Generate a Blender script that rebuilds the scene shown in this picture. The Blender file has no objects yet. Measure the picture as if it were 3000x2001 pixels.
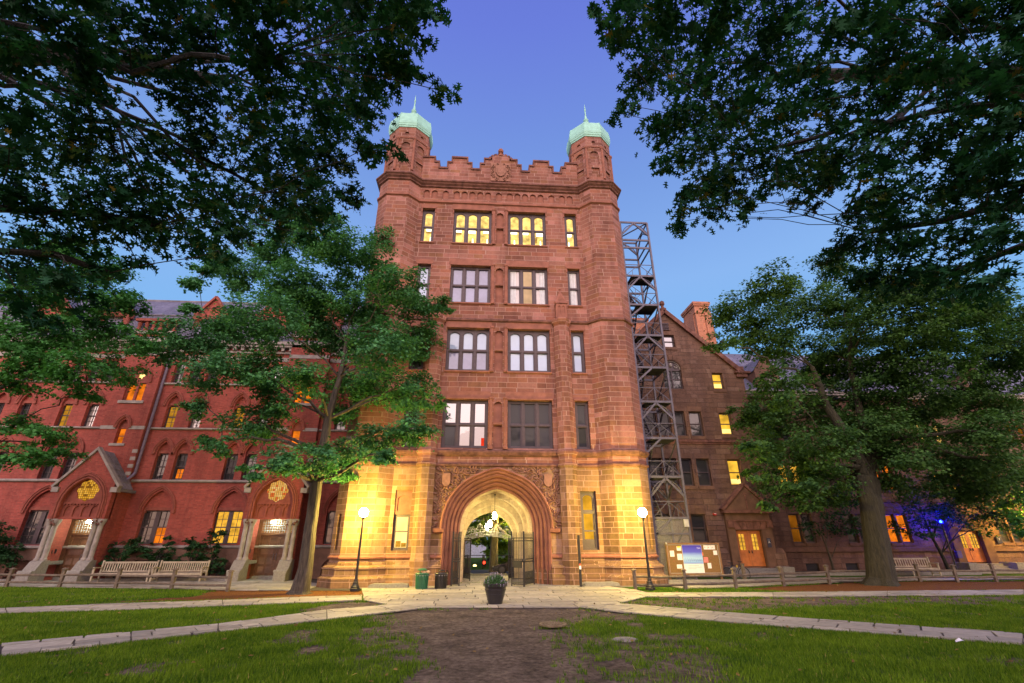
import bpy, bmesh, math, random
import numpy as np
from mathutils import Vector, Matrix
from mathutils.geometry import delaunay_2d_cdt

S = bpy.context.scene
COL = S.collection
PI = math.pi
R_ = math.radians

# ------------------------------------------------------------------ camera
CW, CH, FPX = 3000, 2001, 1368.1
_p, _y, _r = R_(23.067), R_(3.751), R_(-0.082)
_F = np.array([math.sin(_y)*math.cos(_p), math.cos(_y)*math.cos(_p), math.sin(_p)])
_Rt0 = np.array([math.cos(_y), -math.sin(_y), 0.0])
_U0 = np.cross(_Rt0, _F)
_Rt = _Rt0*math.cos(_r) + _U0*math.sin(_r)
_U = -_Rt0*math.sin(_r) + _U0*math.cos(_r)
CAM = np.array([0, 0, 1.9])
cd = bpy.data.cameras.new("camera")
cam = bpy.data.objects.new("camera", cd)
COL.objects.link(cam)
cam.matrix_world = Matrix(((_Rt[0], _U[0], -_F[0], 0), (_Rt[1], _U[1], -_F[1], 0), (_Rt[2], _U[2], -_F[2], 1.9), (0, 0, 0, 1)))
cd.sensor_width = 36
cd.lens = FPX/CW*36
cd.clip_start = 0.05
cd.clip_end = 2000
S.camera = cam

def ray(x, y):
    d = _F*FPX + _Rt*(x-CW/2) - _U*(y-CH/2)
    return d/np.linalg.norm(d)
def at(x, y, Y):          # the point of the plane Y metres ahead that the photograph shows at pixel x, y
    d = ray(x, y); return CAM + d*(Y/d[1])
def ground(x, y):
    d = ray(x, y); return CAM + d*(-1.9/d[2])
def atd(x, y, dist):
    return CAM + ray(x, y)*dist

# ------------------------------------------------------------------ world, sun, exposure
W = bpy.data.worlds.new("World"); S.world = W; W.use_nodes = True
wt = W.node_tree; wn = wt.nodes; wl = wt.links
for n in list(wn): wn.remove(n)
SUN_EL, SUN_ROT = R_(34), R_(195)
out = wn.new("ShaderNodeOutputWorld"); bg = wn.new("ShaderNodeBackground")
sky = wn.new("ShaderNodeTexSky"); sky.sky_type = 'NISHITA'; sky.sun_disc = False
sky.sun_elevation = R_(3); sky.sun_rotation = SUN_ROT; sky.air_density = 1.3; sky.ozone_density = 3.0
tc = wn.new("ShaderNodeTexCoord"); sep = wn.new("ShaderNodeSeparateXYZ")
wl.new(tc.outputs["Generated"], sep.inputs[0])
ramp = wn.new("ShaderNodeValToRGB"); wl.new(sep.outputs["Z"], ramp.inputs[0])
cr = ramp.color_ramp
def setramp(cr, stops):
    while len(cr.elements) > 1: cr.elements.remove(cr.elements[-1])
    cr.elements[0].position = stops[0][0]; cr.elements[0].color = (*stops[0][1], 1)
    for p, c in stops[1:]:
        e = cr.elements.new(p); e.color = (*c, 1)
setramp(cr, [(0.0, (.20, .50, .84)), (.30, (.20, .47, .85)), (.48, (.245, .45, .85)), (.66, (.18, .32, .74)), (.84, (.14, .20, .70)), (1.0, (.11, .13, .58))])
# the afterglow stands behind the photographer: whiter and brighter towards -Y
glow = wn.new("ShaderNodeMapRange"); glow.interpolation_type = 'SMOOTHSTEP'
wl.new(sep.outputs["Y"], glow.inputs[0])
glow.inputs[1].default_value = 0.25; glow.inputs[2].default_value = -0.75; glow.inputs[3].default_value = 0; glow.inputs[4].default_value = 1
gr = wn.new("ShaderNodeValToRGB"); wl.new(sep.outputs["Z"], gr.inputs[0])
setramp(gr.color_ramp, [(0.0, (.9, .62, .5)), (.15, (1.25, 1.0, .95)), (.4, (1.45, 1.32, 1.5)), (.7, (1.1, 1.05, 1.35)), (1.0, (.5, .5, .9))])
gs = wn.new("ShaderNodeMix"); gs.data_type = 'RGBA'; gs.blend_type = 'MULTIPLY'; gs.inputs[0].default_value = 1
wl.new(gr.outputs[0], gs.inputs[6]); gs.inputs[7].default_value = (2.9, 2.4, 2.15, 1)
mx = wn.new("ShaderNodeMix"); mx.data_type = 'RGBA'
wl.new(glow.outputs[0], mx.inputs[0]); wl.new(ramp.outputs[0], mx.inputs[6]); wl.new(gs.outputs[2], mx.inputs[7])
skm = wn.new("ShaderNodeMix"); skm.data_type = 'RGBA'; skm.blend_type = 'ADD'; skm.inputs[0].default_value = .03
wl.new(mx.outputs[2], skm.inputs[6]); wl.new(sky.outputs[0], skm.inputs[7])
wl.new(skm.outputs[2], bg.inputs[0]); bg.inputs[1].default_value = 1.0
wl.new(bg.outputs[0], out.inputs[0])

sd = bpy.data.lights.new("sun", 'SUN'); sd.energy = 0.9; sd.angle = R_(50); sd.color = (1, .80, .74)
so = bpy.data.objects.new("sun", sd); COL.objects.link(so)
_sv = Vector((math.sin(SUN_ROT)*math.cos(SUN_EL), math.cos(SUN_ROT)*math.cos(SUN_EL), math.sin(SUN_EL)))
so.rotation_euler = _sv.to_track_quat('Z', 'Y').to_euler(); so.location = (0, -20, 40)

S.view_settings.view_transform = 'Standard'; S.view_settings.look = 'None'
S.view_settings.exposure = 0; S.view_settings.gamma = 1
S.render.engine = 'CYCLES'
S.cycles.use_denoising = True
S.cycles.max_bounces = 6; S.cycles.diffuse_bounces = 3; S.cycles.glossy_bounces = 3; S.cycles.transmission_bounces = 4; S.cycles.transparent_max_bounces = 6
S.cycles.sample_clamp_indirect = 4

# ------------------------------------------------------------------ helpers: objects
def tag(o, label=None, cat=None, group=None, kind=None):
    if label: o['label'] = label
    if cat: o['category'] = cat
    if group: o['group'] = group
    if kind: o['kind'] = kind
    return o
def empty(name, loc, label, cat, group=None, rz=0):
    o = bpy.data.objects.new(name, None); COL.objects.link(o)
    o.location = loc; o.rotation_euler = (0, 0, rz); o.empty_display_size = .3
    return tag(o, label, cat, group)
def adopt(o, parent):
    if parent is not None:
        o.parent = parent
        o.matrix_parent_inverse = (Matrix.Translation(parent.location) @ parent.rotation_euler.to_matrix().to_4x4()).inverted() if parent.parent is None and not parent.get('_local') else Matrix()
    return o
def copy_tree(o, loc, rz=0):
    c = o.copy(); COL.objects.link(c); c.location = loc; c.rotation_euler = (0, 0, rz)
    for ch in [x for x in bpy.data.objects if x.parent == o]:
        d = ch.copy(); COL.objects.link(d); d.parent = c
        for g in [x for x in bpy.data.objects if x.parent == ch]:
            e = g.copy(); COL.objects.link(e); e.parent = d
    return c

class MB:
    def __init__(s): s.v = []; s.f = []
    def add(s, vs, fs):
        n = len(s.v); s.v += [tuple(map(float, q)) for q in vs]; s.f += [tuple(i+n for i in f) for f in fs]; return s
    def box(s, x0, x1, y0, y1, z0, z1):
        return s.add([(x0,y0,z0),(x1,y0,z0),(x1,y1,z0),(x0,y1,z0),(x0,y0,z1),(x1,y0,z1),(x1,y1,z1),(x0,y1,z1)],
                     [(3,2,1,0),(4,5,6,7),(0,1,5,4),(1,2,6,5),(2,3,7,6),(3,0,4,7)])
    def quad(s, a, b, c, d): return s.add([a,b,c,d], [(0,1,2,3)])
    def bar(s, a, b, w, h=None, up=(0,0,1)):          # square bar from a to b
        a = Vector(a); b = Vector(b); h = h or w; d = (b-a).normalized(); up = Vector(up)
        if abs(d.dot(up)) > .98: up = Vector((0,1,0))
        x = d.cross(up).normalized(); y = x.cross(d)
        vs = [p + x*sx*w/2 + y*sy*h/2 for p in (a, b) for sx, sy in ((-1,-1),(1,-1),(1,1),(-1,1))]
        return s.add(vs, [(0,1,2,3),(7,6,5,4),(0,4,5,1),(1,5,6,2),(2,6,7,3),(3,7,4,0)])
    def tube(s, pts, rad, n=8, caps=True, wob=None):
        P = [Vector(p) for p in pts]; m = len(P)
        if not hasattr(rad, '__len__'): rad = [rad]*m
        t0 = (P[1]-P[0]).normalized(); x = t0.orthogonal().normalized(); base = len(s.v); vs = []
        for i in range(m):
            t = (P[min(i+1,m-1)]-P[max(i-1,0)])
            if t.length < 1e-9: t = t0
            t.normalize(); x = (x - t*x.dot(t))
            if x.length < 1e-6: x = t.orthogonal()
            x.normalize(); y = t.cross(x)
            for k in range(n):
                a = 2*PI*k/n; r = rad[i]*(wob(k, i) if wob else 1)
                vs.append(P[i] + (x*math.cos(a)+y*math.sin(a))*r)
        fs = [(i*n+k, i*n+(k+1)%n, (i+1)*n+(k+1)%n, (i+1)*n+k) for i in range(m-1) for k in range(n)]
        if caps: fs += [tuple(range(n-1,-1,-1)), tuple((m-1)*n+k for k in range(n))]
        return s.add(vs, fs)
    def lathe(s, prof, c=(0,0,0), n=16, a0=0.0):
        vs = [(c[0]+r*math.cos(a0+2*PI*k/n), c[1]+r*math.sin(a0+2*PI*k/n), c[2]+z) for r, z in prof for k in range(n)]
        m = len(prof)
        fs = [(i*n+k, i*n+(k+1)%n, (i+1)*n+(k+1)%n, (i+1)*n+k) for i in range(m-1) for k in range(n)]
        fs += [tuple(range(n-1,-1,-1)), tuple((m-1)*n+k for k in range(n))]
        return s.add(vs, fs)
    def sphere(s, c, r, n=16, sz=1.0):
        m = max(4, n//2)
        return s.lathe([(max(1e-4, r*math.sin(PI*i/m)), -r*sz*math.cos(PI*i/m)) for i in range(m+1)], c, n)
    def prism(s, poly, f0, f1):        # polygon extruded between two maps (u,v)->xyz
        n = len(poly); vs = [f0(*q) for q in poly] + [f1(*q) for q in poly]
        fs = [tuple(range(n)), tuple(range(2*n-1, n-1, -1))] + [(i, (i+1) % n, n+(i+1) % n, n+i) for i in range(n)]
        return s.add(vs, fs)
    def panel(s, outer, holes, fm, depth, fb=None, reveal=True, cap_edge=False):
        # flat face with holes; fm(u,v,d) maps into space at depth d; reveals run back by depth
        vs = [Vector(q) for q in outer]; es = [(i, (i+1) % len(outer)) for i in range(len(outer))]
        for h in holes:
            n = len(vs); vs += [Vector(q) for q in h]; es += [(n+i, n+(i+1) % len(h)) for i in range(len(h))]
        V, E, F, *_ = delaunay_2d_cdt(vs, es, [], 1, 1e-5)
        keep = []
        for f in F:
            cx = sum(V[i].x for i in f)/len(f); cy = sum(V[i].y for i in f)/len(f)
            if not any(inpoly(cx, cy, h) for h in holes) and inpoly(cx, cy, outer): keep.append(tuple(f))
        s.add([fm(q.x, q.y, 0) for q in V], keep)
        if reveal:
            for h in holes:
                n = len(h); s.add([fm(u, v, 0) for u, v in h] + [fm(u, v, depth) for u, v in h], [(i, (i+1) % n, n+(i+1) % n, n+i) for i in range(n)])
        if cap_edge:
            n = len(outer); s.add([fm(u, v, 0) for u, v in outer] + [fm(u, v, depth) for u, v in outer], [(i, (i+1) % n, n+(i+1) % n, n+i) for i in range(n)])
        return s
    def build(s, name, mat, parent=None, smooth=False, uv=True, local=False):
        me = bpy.data.meshes.new(name); me.from_pydata(s.v, [], s.f)
        bm = bmesh.new(); bm.from_mesh(me); bmesh.ops.recalc_face_normals(bm, faces=bm.faces)
        if uv:
            L = bm.loops.layers.uv.new("UVMap")
            for f in bm.faces:
                n = f.normal
                if abs(n.z) > .75:
                    for l in f.loops: l[L].uv = (l.vert.co.x, l.vert.co.y)
                else:
                    k = math.hypot(n.x, n.y) or 1; tx, ty = -n.y/k, n.x/k
                    for l in f.loops: l[L].uv = (l.vert.co.x*tx + l.vert.co.y*ty, l.vert.co.z)
        if smooth:
            for f in bm.faces: f.smooth = True
        bm.to_mesh(me); bm.free()
        o = bpy.data.objects.new(name, me); COL.objects.link(o)
        if mat: me.materials.append(mat)
        if parent is not None:
            o.parent = parent
            if not local:
                w = Matrix()
                q = parent
                while q is not None:
                    w = Matrix.Translation(q.location) @ q.rotation_euler.to_matrix().to_4x4() @ w if q.type == 'EMPTY' else w
                    q = q.parent
                wi = w.inverted(); me.transform(wi)
        return o
def inpoly(x, y, P):
    c = False; j = len(P)-1
    for i in range(len(P)):
        xi, yi = P[i][0], P[i][1]; xj, yj = P[j][0], P[j][1]
        if (yi > y) != (yj > y) and x < (xj-xi)*(y-yi)/(yj-yi)+xi: c = not c
        j = i
    return c
def rect(x0, x1, z0, z1): return [(x0,z0),(x1,z0),(x1,z1),(x0,z1)]
def pointed(cx, half, z0, zs, rise, n=7):            # rectangle below a pointed arch
    Rr = (half*half+rise*rise)/(2*half); a = math.acos(max(-1, min(1, (Rr-half)/Rr)))
    right = [(cx+half-Rr+Rr*math.cos(a*i/n), zs+Rr*math.sin(a*i/n)) for i in range(n+1)]
    left = [(2*cx-x, z) for x, z in right[:-1]][::-1]
    return [(cx-half, z0), (cx+half, z0)] + right + left
def pointed_line(cx, half, zs, rise, n=8):
    P = pointed(cx, half, zs-1, zs, rise, n)[2:]
    return P
def rounded(cx, half, z0, zs, rise=None, n=8):       # round-headed light
    rise = rise or half
    return [(cx-half, z0), (cx+half, z0)] + [(cx+half*math.cos(PI*i/n), zs+rise*math.sin(PI*i/n)) for i in range(n+1)]
def FY(y): return lambda u, v, d=0: (u, y+d, v)      # a facade facing -Y

# ------------------------------------------------------------------ helpers: materials
def newmat(name):
    m = bpy.data.materials.new(name); m.use_nodes = True; t = m.node_tree
    for n in list(t.nodes): t.nodes.remove(n)
    o = t.nodes.new("ShaderNodeOutputMaterial"); b = t.nodes.new("ShaderNodeBsdfPrincipled")
    t.links.new(b.outputs[0], o.inputs[0]); return m, t, b, o
class NB:
    def __init__(s, t): s.t = t
    def n(s, k, **kw):
        q = s.t.nodes.new(k)
        for a, v in kw.items(): setattr(q, a, v)
        return q
    def put(s, sock, v):
        if isinstance(v, (int, float)): sock.default_value = v
        elif isinstance(v, (tuple, list)): sock.default_value = tuple(v) if len(v) != 3 or sock.type == 'VECTOR' else (*v, 1)
        else: s.t.links.new(v, sock)
    def m(s, op, a, b=None, c=None):
        q = s.n("ShaderNodeMath", operation=op); s.put(q.inputs[0], a)
        if b is not None: s.put(q.inputs[1], b)
        if c is not None: s.put(q.inputs[2], c)
        return q.outputs[0]
    def mix(s, f, a, b, mode='MIX'):
        q = s.n("ShaderNodeMix", data_type='RGBA', blend_type=mode); s.put(q.inputs[0], f); s.put(q.inputs[6], a); s.put(q.inputs[7], b); return q.outputs[2]
    def noise(s, vec=None, scale=5, detail=4, rough=.55, dist=0):
        q = s.n("ShaderNodeTexNoise"); q.inputs["Scale"].default_value = scale; q.inputs["Detail"].default_value = detail
        q.inputs["Roughness"].default_value = rough; q.inputs["Distortion"].default_value = dist
        if vec is not None: s.t.links.new(vec, q.inputs["Vector"])
        return q.outputs["Fac"]
    def ramp(s, f, stops):
        q = s.n("ShaderNodeValToRGB"); s.put(q.inputs[0], f); setramp(q.color_ramp, stops); return q.outputs[0]
    def rng(s, v, a, b, c=0, d=1):
        q = s.n("ShaderNodeMapRange"); s.put(q.inputs[0], v); q.inputs[1].default_value = a; q.inputs[2].default_value = b; q.inputs[3].default_value = c; q.inputs[4].default_value = d; return q.outputs[0]
    def xyz(s, v):
        q = s.n("ShaderNodeSeparateXYZ"); s.put(q.inputs[0], v); return q.outputs
    def comb(s, x, y, z=0):
        q = s.n("ShaderNodeCombineXYZ"); s.put(q.inputs[0], x); s.put(q.inputs[1], y); s.put(q.inputs[2], z); return q.outputs[0]
    def bump(s, h, strength=.3, dist=.02):
        q = s.n("ShaderNodeBump"); q.inputs["Strength"].default_value = strength; q.inputs["Distance"].default_value = dist; s.put(q.inputs["Height"], h); return q.outputs[0]
    def coord(s, k="Object"): return s.n("ShaderNodeTexCoord").outputs[k]
    def wpos(s): return s.n("ShaderNodeNewGeometry").outputs["Position"]

def simple(name, col, rough=.6, metal=0, var=.25, scale=6, bump=.0, bscale=30, spec=.5, coat=0):
    m, t, b, o = newmat(name); q = NB(t)
    f = q.noise(q.wpos(), scale, 5)
    c2 = tuple(min(1, c*(1+var)) for c in col); c1 = tuple(c*(1-var) for c in col)
    q.put(b.inputs["Base Color"], q.ramp(f, [(.3, c1), (.7, c2)]))
    b.inputs["Roughness"].default_value = rough; b.inputs["Metallic"].default_value = metal; b.inputs["Specular IOR Level"].default_value = spec
    if coat: b.inputs["Coat Weight"].default_value = coat
    if bump: q.put(b.inputs["Normal"], q.bump(q.noise(q.wpos(), bscale, 4), bump, .02))
    return m
def emis(name, col, strength, var=0.0, scale=2.0):
    m, t, b, o = newmat(name); q = NB(t)
    e = q.n("ShaderNodeEmission"); e.inputs[0].default_value = (*col, 1); e.inputs[1].default_value = strength
    if var:
        f = q.noise(q.wpos(), scale, 2)
        q.put(e.inputs[1], q.rng(f, .3, .7, strength*(1-var), strength*(1+var)))
    t.links.new(e.outputs[0], o.inputs[0]); return m
def stone(name, tones, mortar, h, w, mw, bump=.4, rough=.85, weather=.35, rock=0.0, vwarp=.05, low=None):
    m, t, b, o = newmat(name); q = NB(t)
    uv = q.n("ShaderNodeUVMap").outputs[0]; x = q.xyz(uv); u, v = x[0], x[1]
    v2 = q.m('ADD', v, q.m('MULTIPLY', q.m('SINE', q.m('MULTIPLY', v, 2.3)), vwarp))
    rf = q.m('DIVIDE', v2, h); row = q.m('FLOOR', rf); fv = q.m('SUBTRACT', rf, row)
    wn1 = q.n("ShaderNodeTexWhiteNoise", noise_dimensions='1D'); q.put(wn1.inputs["W"], row); wr = wn1.outputs["Value"]
    uu = q.m('ADD', q.m('MULTIPLY', q.m('DIVIDE', u, w), q.m('MULTIPLY_ADD', wr, .7, .7)), q.m('MULTIPLY', wr, 37))
    uu = q.m('ADD', uu, q.m('MULTIPLY', q.m('SINE', q.m('MULTIPLY', uu, 1.7)), .3))
    cell = q.m('FLOOR', uu); fu = q.m('SUBTRACT', uu, cell)
    w3 = q.n("ShaderNodeTexWhiteNoise", noise_dimensions='3D'); q.put(w3.inputs["Vector"], q.comb(cell, row, 3.7))
    mv = q.m('MULTIPLY', q.m('MINIMUM', fv, q.m('SUBTRACT', 1, fv)), h)
    mu = q.m('MULTIPLY', q.m('MINIMUM', fu, q.m('SUBTRACT', 1, fu)), w)
    dd = q.m('MINIMUM', mv, mu)
    joint = q.rng(dd, mw*.6, mw*1.4, 1, 0)
    P = q.wpos()
    big = q.noise(P, .35, 4); fine = q.noise(P, 9, 6, .65)
    n = len(tones)
    col = q.ramp(w3.outputs["Value"], [(i/(n-1)*.98+.01, c) for i, c in enumerate(tones)])
    col = q.mix(1, col, q.ramp(fine, [(.25, (.78,.78,.78)), (.75, (1.16,1.16,1.16))]), 'MULTIPLY')
    col = q.mix(1, col, q.ramp(big, [(.3, (1-weather,)*3), (.7, (1+weather*.5,)*3)]), 'MULTIPLY')
    st = q.xyz(P); strk = q.noise(q.comb(q.m('MULTIPLY', st[0], 1.8), q.m('MULTIPLY', st[1], 1.8), q.m('MULTIPLY', st[2], .16)), 1, 5, .6)
    col = q.mix(1, col, q.ramp(strk, [(.32, (.70,.68,.68)), (.52, (1.02,1.02,1.02)), (.75, (1.12,1.1,1.08))]), 'MULTIPLY')
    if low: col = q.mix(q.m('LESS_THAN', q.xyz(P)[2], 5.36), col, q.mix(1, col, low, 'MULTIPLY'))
    col = q.mix(joint, col, mortar)
    q.put(b.inputs["Base Color"], col); b.inputs["Roughness"].default_value = rough; b.inputs["Specular IOR Level"].default_value = .25
    hgt = q.m('ADD', q.m('MULTIPLY', joint, -1), q.m('MULTIPLY', fine, .5))
    if rock: hgt = q.m('ADD', hgt, q.m('MULTIPLY', q.noise(P, 3.5, 5, .6), rock))
    q.put(b.inputs["Normal"], q.bump(hgt, bump, .03))
    return m
def leafmat(name, dark, light, trans=.35, seed=0.0, yellow=None):
    m, t, b, o = newmat(name); q = NB(t)
    g = q.n("ShaderNodeNewGeometry"); r = g.outputs["Random Per Island"]
    big = q.noise(q.wpos(), .9, 3)
    f = q.m('MULTIPLY_ADD', r, .6, q.m('MULTIPLY_ADD', big, 1.0, -.3))
    col = q.ramp(f, [(.15, dark), (.85, light)])
    if yellow: col = q.mix(q.rng(r, .988, .99), col, yellow)
    q.put(b.inputs["Base Color"], col); b.inputs["Roughness"].default_value = .6; b.inputs["Specular IOR Level"].default_value = .12
    tr = q.n("ShaderNodeBsdfTranslucent"); q.put(tr.inputs[0], q.mix(1, col, (1.2, 1.3, .6), 'MULTIPLY'))
    mx = q.n("ShaderNodeMixShader"); mx.inputs[0].default_value = trans
    t.links.new(b.outputs[0], mx.inputs[1]); t.links.new(tr.outputs[0], mx.inputs[2]); t.links.new(mx.outputs[0], o.inputs[0])
    return m
def glass(name, behind, refl=.3, rough=.03, wave=.0, var=.2):
    # a pane over whatever stands right behind it (blind, dark room): diffuse ground under a mirror coat
    m, t, b, o = newmat(name); q = NB(t)
    f = q.noise(q.wpos(), 1.3, 3)
    q.put(b.inputs["Base Color"], q.ramp(f, [(.3, tuple(c*(1-var) for c in behind)), (.7, tuple(min(1, c*(1+var)) for c in behind))])); b.inputs["Roughness"].default_value = .7
    gl = q.n("ShaderNodeBsdfGlossy"); gl.inputs["Roughness"].default_value = rough; gl.inputs[0].default_value = (.95, .97, 1, 1)
    if wave: q.put(gl.inputs["Normal"], q.bump(q.noise(q.wpos(), 2.2, 3), wave, .05))
    mx = q.n("ShaderNodeMixShader"); mx.inputs[0].default_value = refl
    t.links.new(b.outputs[0], mx.inputs[1]); t.links.new(gl.outputs[0], mx.inputs[2]); t.links.new(mx.outputs[0], o.inputs[0])
    return m
def bark(name, c1, c2, lam=None):
    m, t, b, o = newmat(name); q = NB(t)
    P = q.xyz(q.wpos()); v = q.comb(q.m('MULTIPLY', P[0], 14), q.m('MULTIPLY', P[1], 14), q.m('MULTIPLY', P[2], 1.6))
    f = q.noise(v, 1, 5, .6, .6); col = q.ramp(f, [(.32, c1), (.66, c2)])
    q.put(b.inputs["Base Color"], col); b.inputs["Roughness"].default_value = .9; q.put(b.inputs["Normal"], q.bump(f, .9, .05))
    return m

M = {}
BS = [(.200,.082,.054), (.24,.106,.072), (.21,.092,.062), (.275,.130,.093), (.235,.095,.062), (.33,.155,.122), (.165,.066,.043), (.225,.104,.054), (.26,.10,.062)]
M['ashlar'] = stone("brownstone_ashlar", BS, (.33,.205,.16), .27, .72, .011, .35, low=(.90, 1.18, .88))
M['ashlar_rock'] = stone("rockfaced_brownstone", [(.115,.066,.045),(.16,.092,.064),(.135,.076,.052),(.20,.125,.09)], (.11,.068,.05), .30, .62, .012, .8, rock=1.6)
M['smooth'] = simple("smooth_brownstone", (.23,.097,.064), .85, var=.22, scale=2.5, bump=.12, bscale=25, spec=.25)
M['smooth_dark'] = simple("dark_smooth_brownstone", (.125,.070,.047), .85, var=.28, scale=2.5, bump=.15, bscale=25, spec=.25)
M['carved'] = simple("carved_brownstone", (.25,.13,.09), .9, var=.2, scale=6, bump=.1, spec=.2)
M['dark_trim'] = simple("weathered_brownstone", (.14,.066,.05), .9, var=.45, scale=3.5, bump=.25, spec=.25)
M['brick'] = stone("red_brick", [(.27,.056,.042),(.34,.076,.056),(.235,.048,.036),(.305,.066,.048)], (.22,.085,.065), .075, .21, .006, .25, weather=.22, vwarp=0)
M['brick_lit'] = M['brick']
M['brick_smooth'] = simple("red_sandstone", (.235,.07,.05), .85, var=.2, scale=4, bump=.12, spec=.25)
M['brick_orange'] = stone("orange_chimney_brick", [(.40,.16,.08),(.46,.20,.11),(.34,.13,.07)], (.35,.2,.14), .075, .21, .006, .25, weather=.2, vwarp=0)
M['pale'] = simple("pale_limestone", (.27,.245,.22), .85, var=.25, scale=3, bump=.15, spec=.25)
M['granite'] = simple("grey_granite", (.20,.19,.165), .8, var=.2, scale=12, bump=.15, spec=.3)
M['cream'] = stone("cream_tunnel_stone", [(.50,.40,.25),(.56,.45,.29),(.46,.36,.23)], (.36,.29,.18), .3, .7, .008, .2, weather=.15)
M['slate'] = stone("slate_roof", [(.12,.12,.17),(.15,.15,.20),(.10,.10,.145),(.17,.17,.21)], (.06,.06,.09), .16, .3, .01, .5, rough=.6, vwarp=0)
M['copper'] = simple("verdigris_copper", (.26,.53,.43), .6, var=.12, scale=3, spec=.3)
M['frame'] = simple("dark_window_paint", (.055,.036,.040), .55, var=.2)
M['frame_black'] = simple("black_paint", (.012,.012,.013), .45, var=.2)
M['steel'] = simple("galvanised_grey_steel", (.085,.08,.105), .55, .3, var=.25, scale=4)
M['deck'] = simple("dark_steel_grating", (.03,.03,.045), .7, .2, var=.2)
M['iron'] = simple("wrought_iron", (.018,.017,.018), .5, .3, var=.3)
M['iron_pale'] = simple("silver_painted_iron", (.33,.33,.32), .5, .2, var=.15)
M['wood_fence'] = simple("weathered_fence_wood", (.115,.09,.062), .9, var=.4, scale=5, bump=.3, bscale=20)
M['teak'] = simple("silvered_teak", (.31,.27,.195), .8, var=.25, scale=6, bump=.15)
M['door'] = simple("brown_oak_door", (.10,.042,.018), .5, var=.3, scale=5)
M['door_orange'] = simple("varnished_orange_door", (.42,.13,.025), .45, var=.2, scale=5)
M['terracotta'] = simple("black_plastic_pot", (.022,.020,.021), .4, var=.2)
M['green_metal'] = simple("green_enamel", (.02,.12,.055), .45, var=.15)
M['black_metal'] = simple("black_enamel", (.014,.013,.013), .4, var=.2)
M['blue_paint'] = simple("downpipe_paint", (.13,.10,.14), .6, var=.2)
M['lead'] = simple("grey_lead_slab", (.15,.14,.155), .75, var=.4, scale=2)
# panes
M['p_white'] = glass("blind_white_pane", (.27,.37,.50), .06, var=.06)
M['p_grey'] = glass("blind_grey_pane", (.145,.155,.26), .06, wave=.15)
M['p_dark'] = glass("dark_pane", (.008,.008,.010), .075, wave=.04)
M['p_darker'] = glass("dim_pane", (.004,.004,.007), .016, wave=.04)
M['p_sky'] = glass("reflecting_pane", (.02,.02,.03), .22, wave=.03)
M['p_curtain'] = glass("curtain_pane", (.40,.36,.33), .06, var=.15)
M['e_yellow'] = emis("lit_office", (1, .68, .19), 1.25, .5, 2.6)
M['e_tube'] = emis("fluorescent_tube", (1, .93, .66), 3.0)
M['e_amber'] = emis("lit_amber", (1, .47, .03), .85, .3, 1.5)
M['e_orange'] = emis("lit_orange", (1, .23, .012), .85, .45, 2.2)
M['e_hot'] = emis("lit_hot", (1, .70, .22), 1.7, .25, 1.0)
M['e_gold'] = emis("lit_gold", (1, .50, .05), .9, .4, 3.0)
# ================================================================== GATEHOUSE
CX, WY = .84, 24.0
GH = empty('gatehouse', (CX, WY, 0), 'tall red brownstone gate tower with two green domed corner turrets and an arched passage', 'gatehouse')
XL, XR = CX-6.38, CX+6.38
def turret_plan(x):      # chamfered corner tower
    return [(x-1.27, 24.02), (x-.65, 23.4), (x+.65, 23.4), (x+1.27, 24.02)]
PLAN = [(XL-1.27, 28.6)] + turret_plan(XL) + turret_plan(XR) + [(XR+1.27, 28.6)]
def offset_plan(P, d):
    out_ = []
    for i, p in enumerate(P):
        ns = []
        for a, b in ((i-1, i), (i, i+1)):
            if a < 0 or b >= len(P): continue
            dx, dy = P[b][0]-P[a][0], P[b][1]-P[a][1]; k = math.hypot(dx, dy); ns.append((dy/k, -dx/k))
        if len(ns) == 1: n = ns[0]; s = 1
        else:
            n = (ns[0][0]+ns[1][0], ns[0][1]+ns[1][1]); k = math.hypot(*n); n = (n[0]/k, n[1]/k); s = 1/max(.3, n[0]*ns[0][0]+n[1]*ns[0][1])
        out_.append((p[0]+n[0]*d*s, p[1]+n[1]*d*s))
    return out_
def sweep(mb, plan, prof):           # prof: [(offset, z)...] bottom to top, ends run into the wall
    rings = [[(x, y, z) for x, y in offset_plan(plan, o)] for o, z in prof]
    n = len(plan); vs = [p for r in rings for p in r]
    return mb.add(vs, [(j*n+i, j*n+i+1, (j+1)*n+i+1, (j+1)*n+i) for j in range(len(prof)-1) for i in range(n-1)])
ROWS = [(18.60, 21.05, True), (14.52, 16.98, False), (10.37, 12.88, True), (6.22, 8.75, False)]
XW = [(CX-4.85, CX-4.08), (CX-2.90, CX-.53), (CX+.50, CX+2.87), (CX+4.08, CX+4.82)]
# ---- main wall with its openings
ARCH_HW, ARCH_ZS, ARCH_R = 2.55, 2.42, 2.52
def arch_pts(hw, zs, rise, n=20, z0=0.0):
    P = [(hw, z0)]
    for i in range(n+1):
        a = PI*i/n; s = max(0.0, math.sin(a)); P.append((hw*math.cos(a), zs + rise*(s**.96) + .05*rise*max(0, 1-abs(math.cos(a))*3)))
    P.append((-hw, z0)); return P
holes = []
for z0, z1, ar in ROWS:
    for a, b in XW: holes.append(rect(a, b, z0, z1))
    holes.append(rect(CX-.24, CX+.22, z0+.05, z0+(z1-z0)*.5-.08)); holes.append(rounded(CX-.01, .23, z0+(z1-z0)*.5+.08, z1-.32))
holes.append(rect(CX+4.1, CX+4.9, 1.47, 4.15)); holes.append(rect(CX-4.92, CX-4.13, 1.47, 4.15))
holes.append([(CX+x, z+ (0.0 if 0 < i < 22 else .001)) for i, (x, z) in enumerate(arch_pts(2.5, ARCH_ZS, 2.5))])
FRZ = []
fx = CX-4.95
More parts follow.
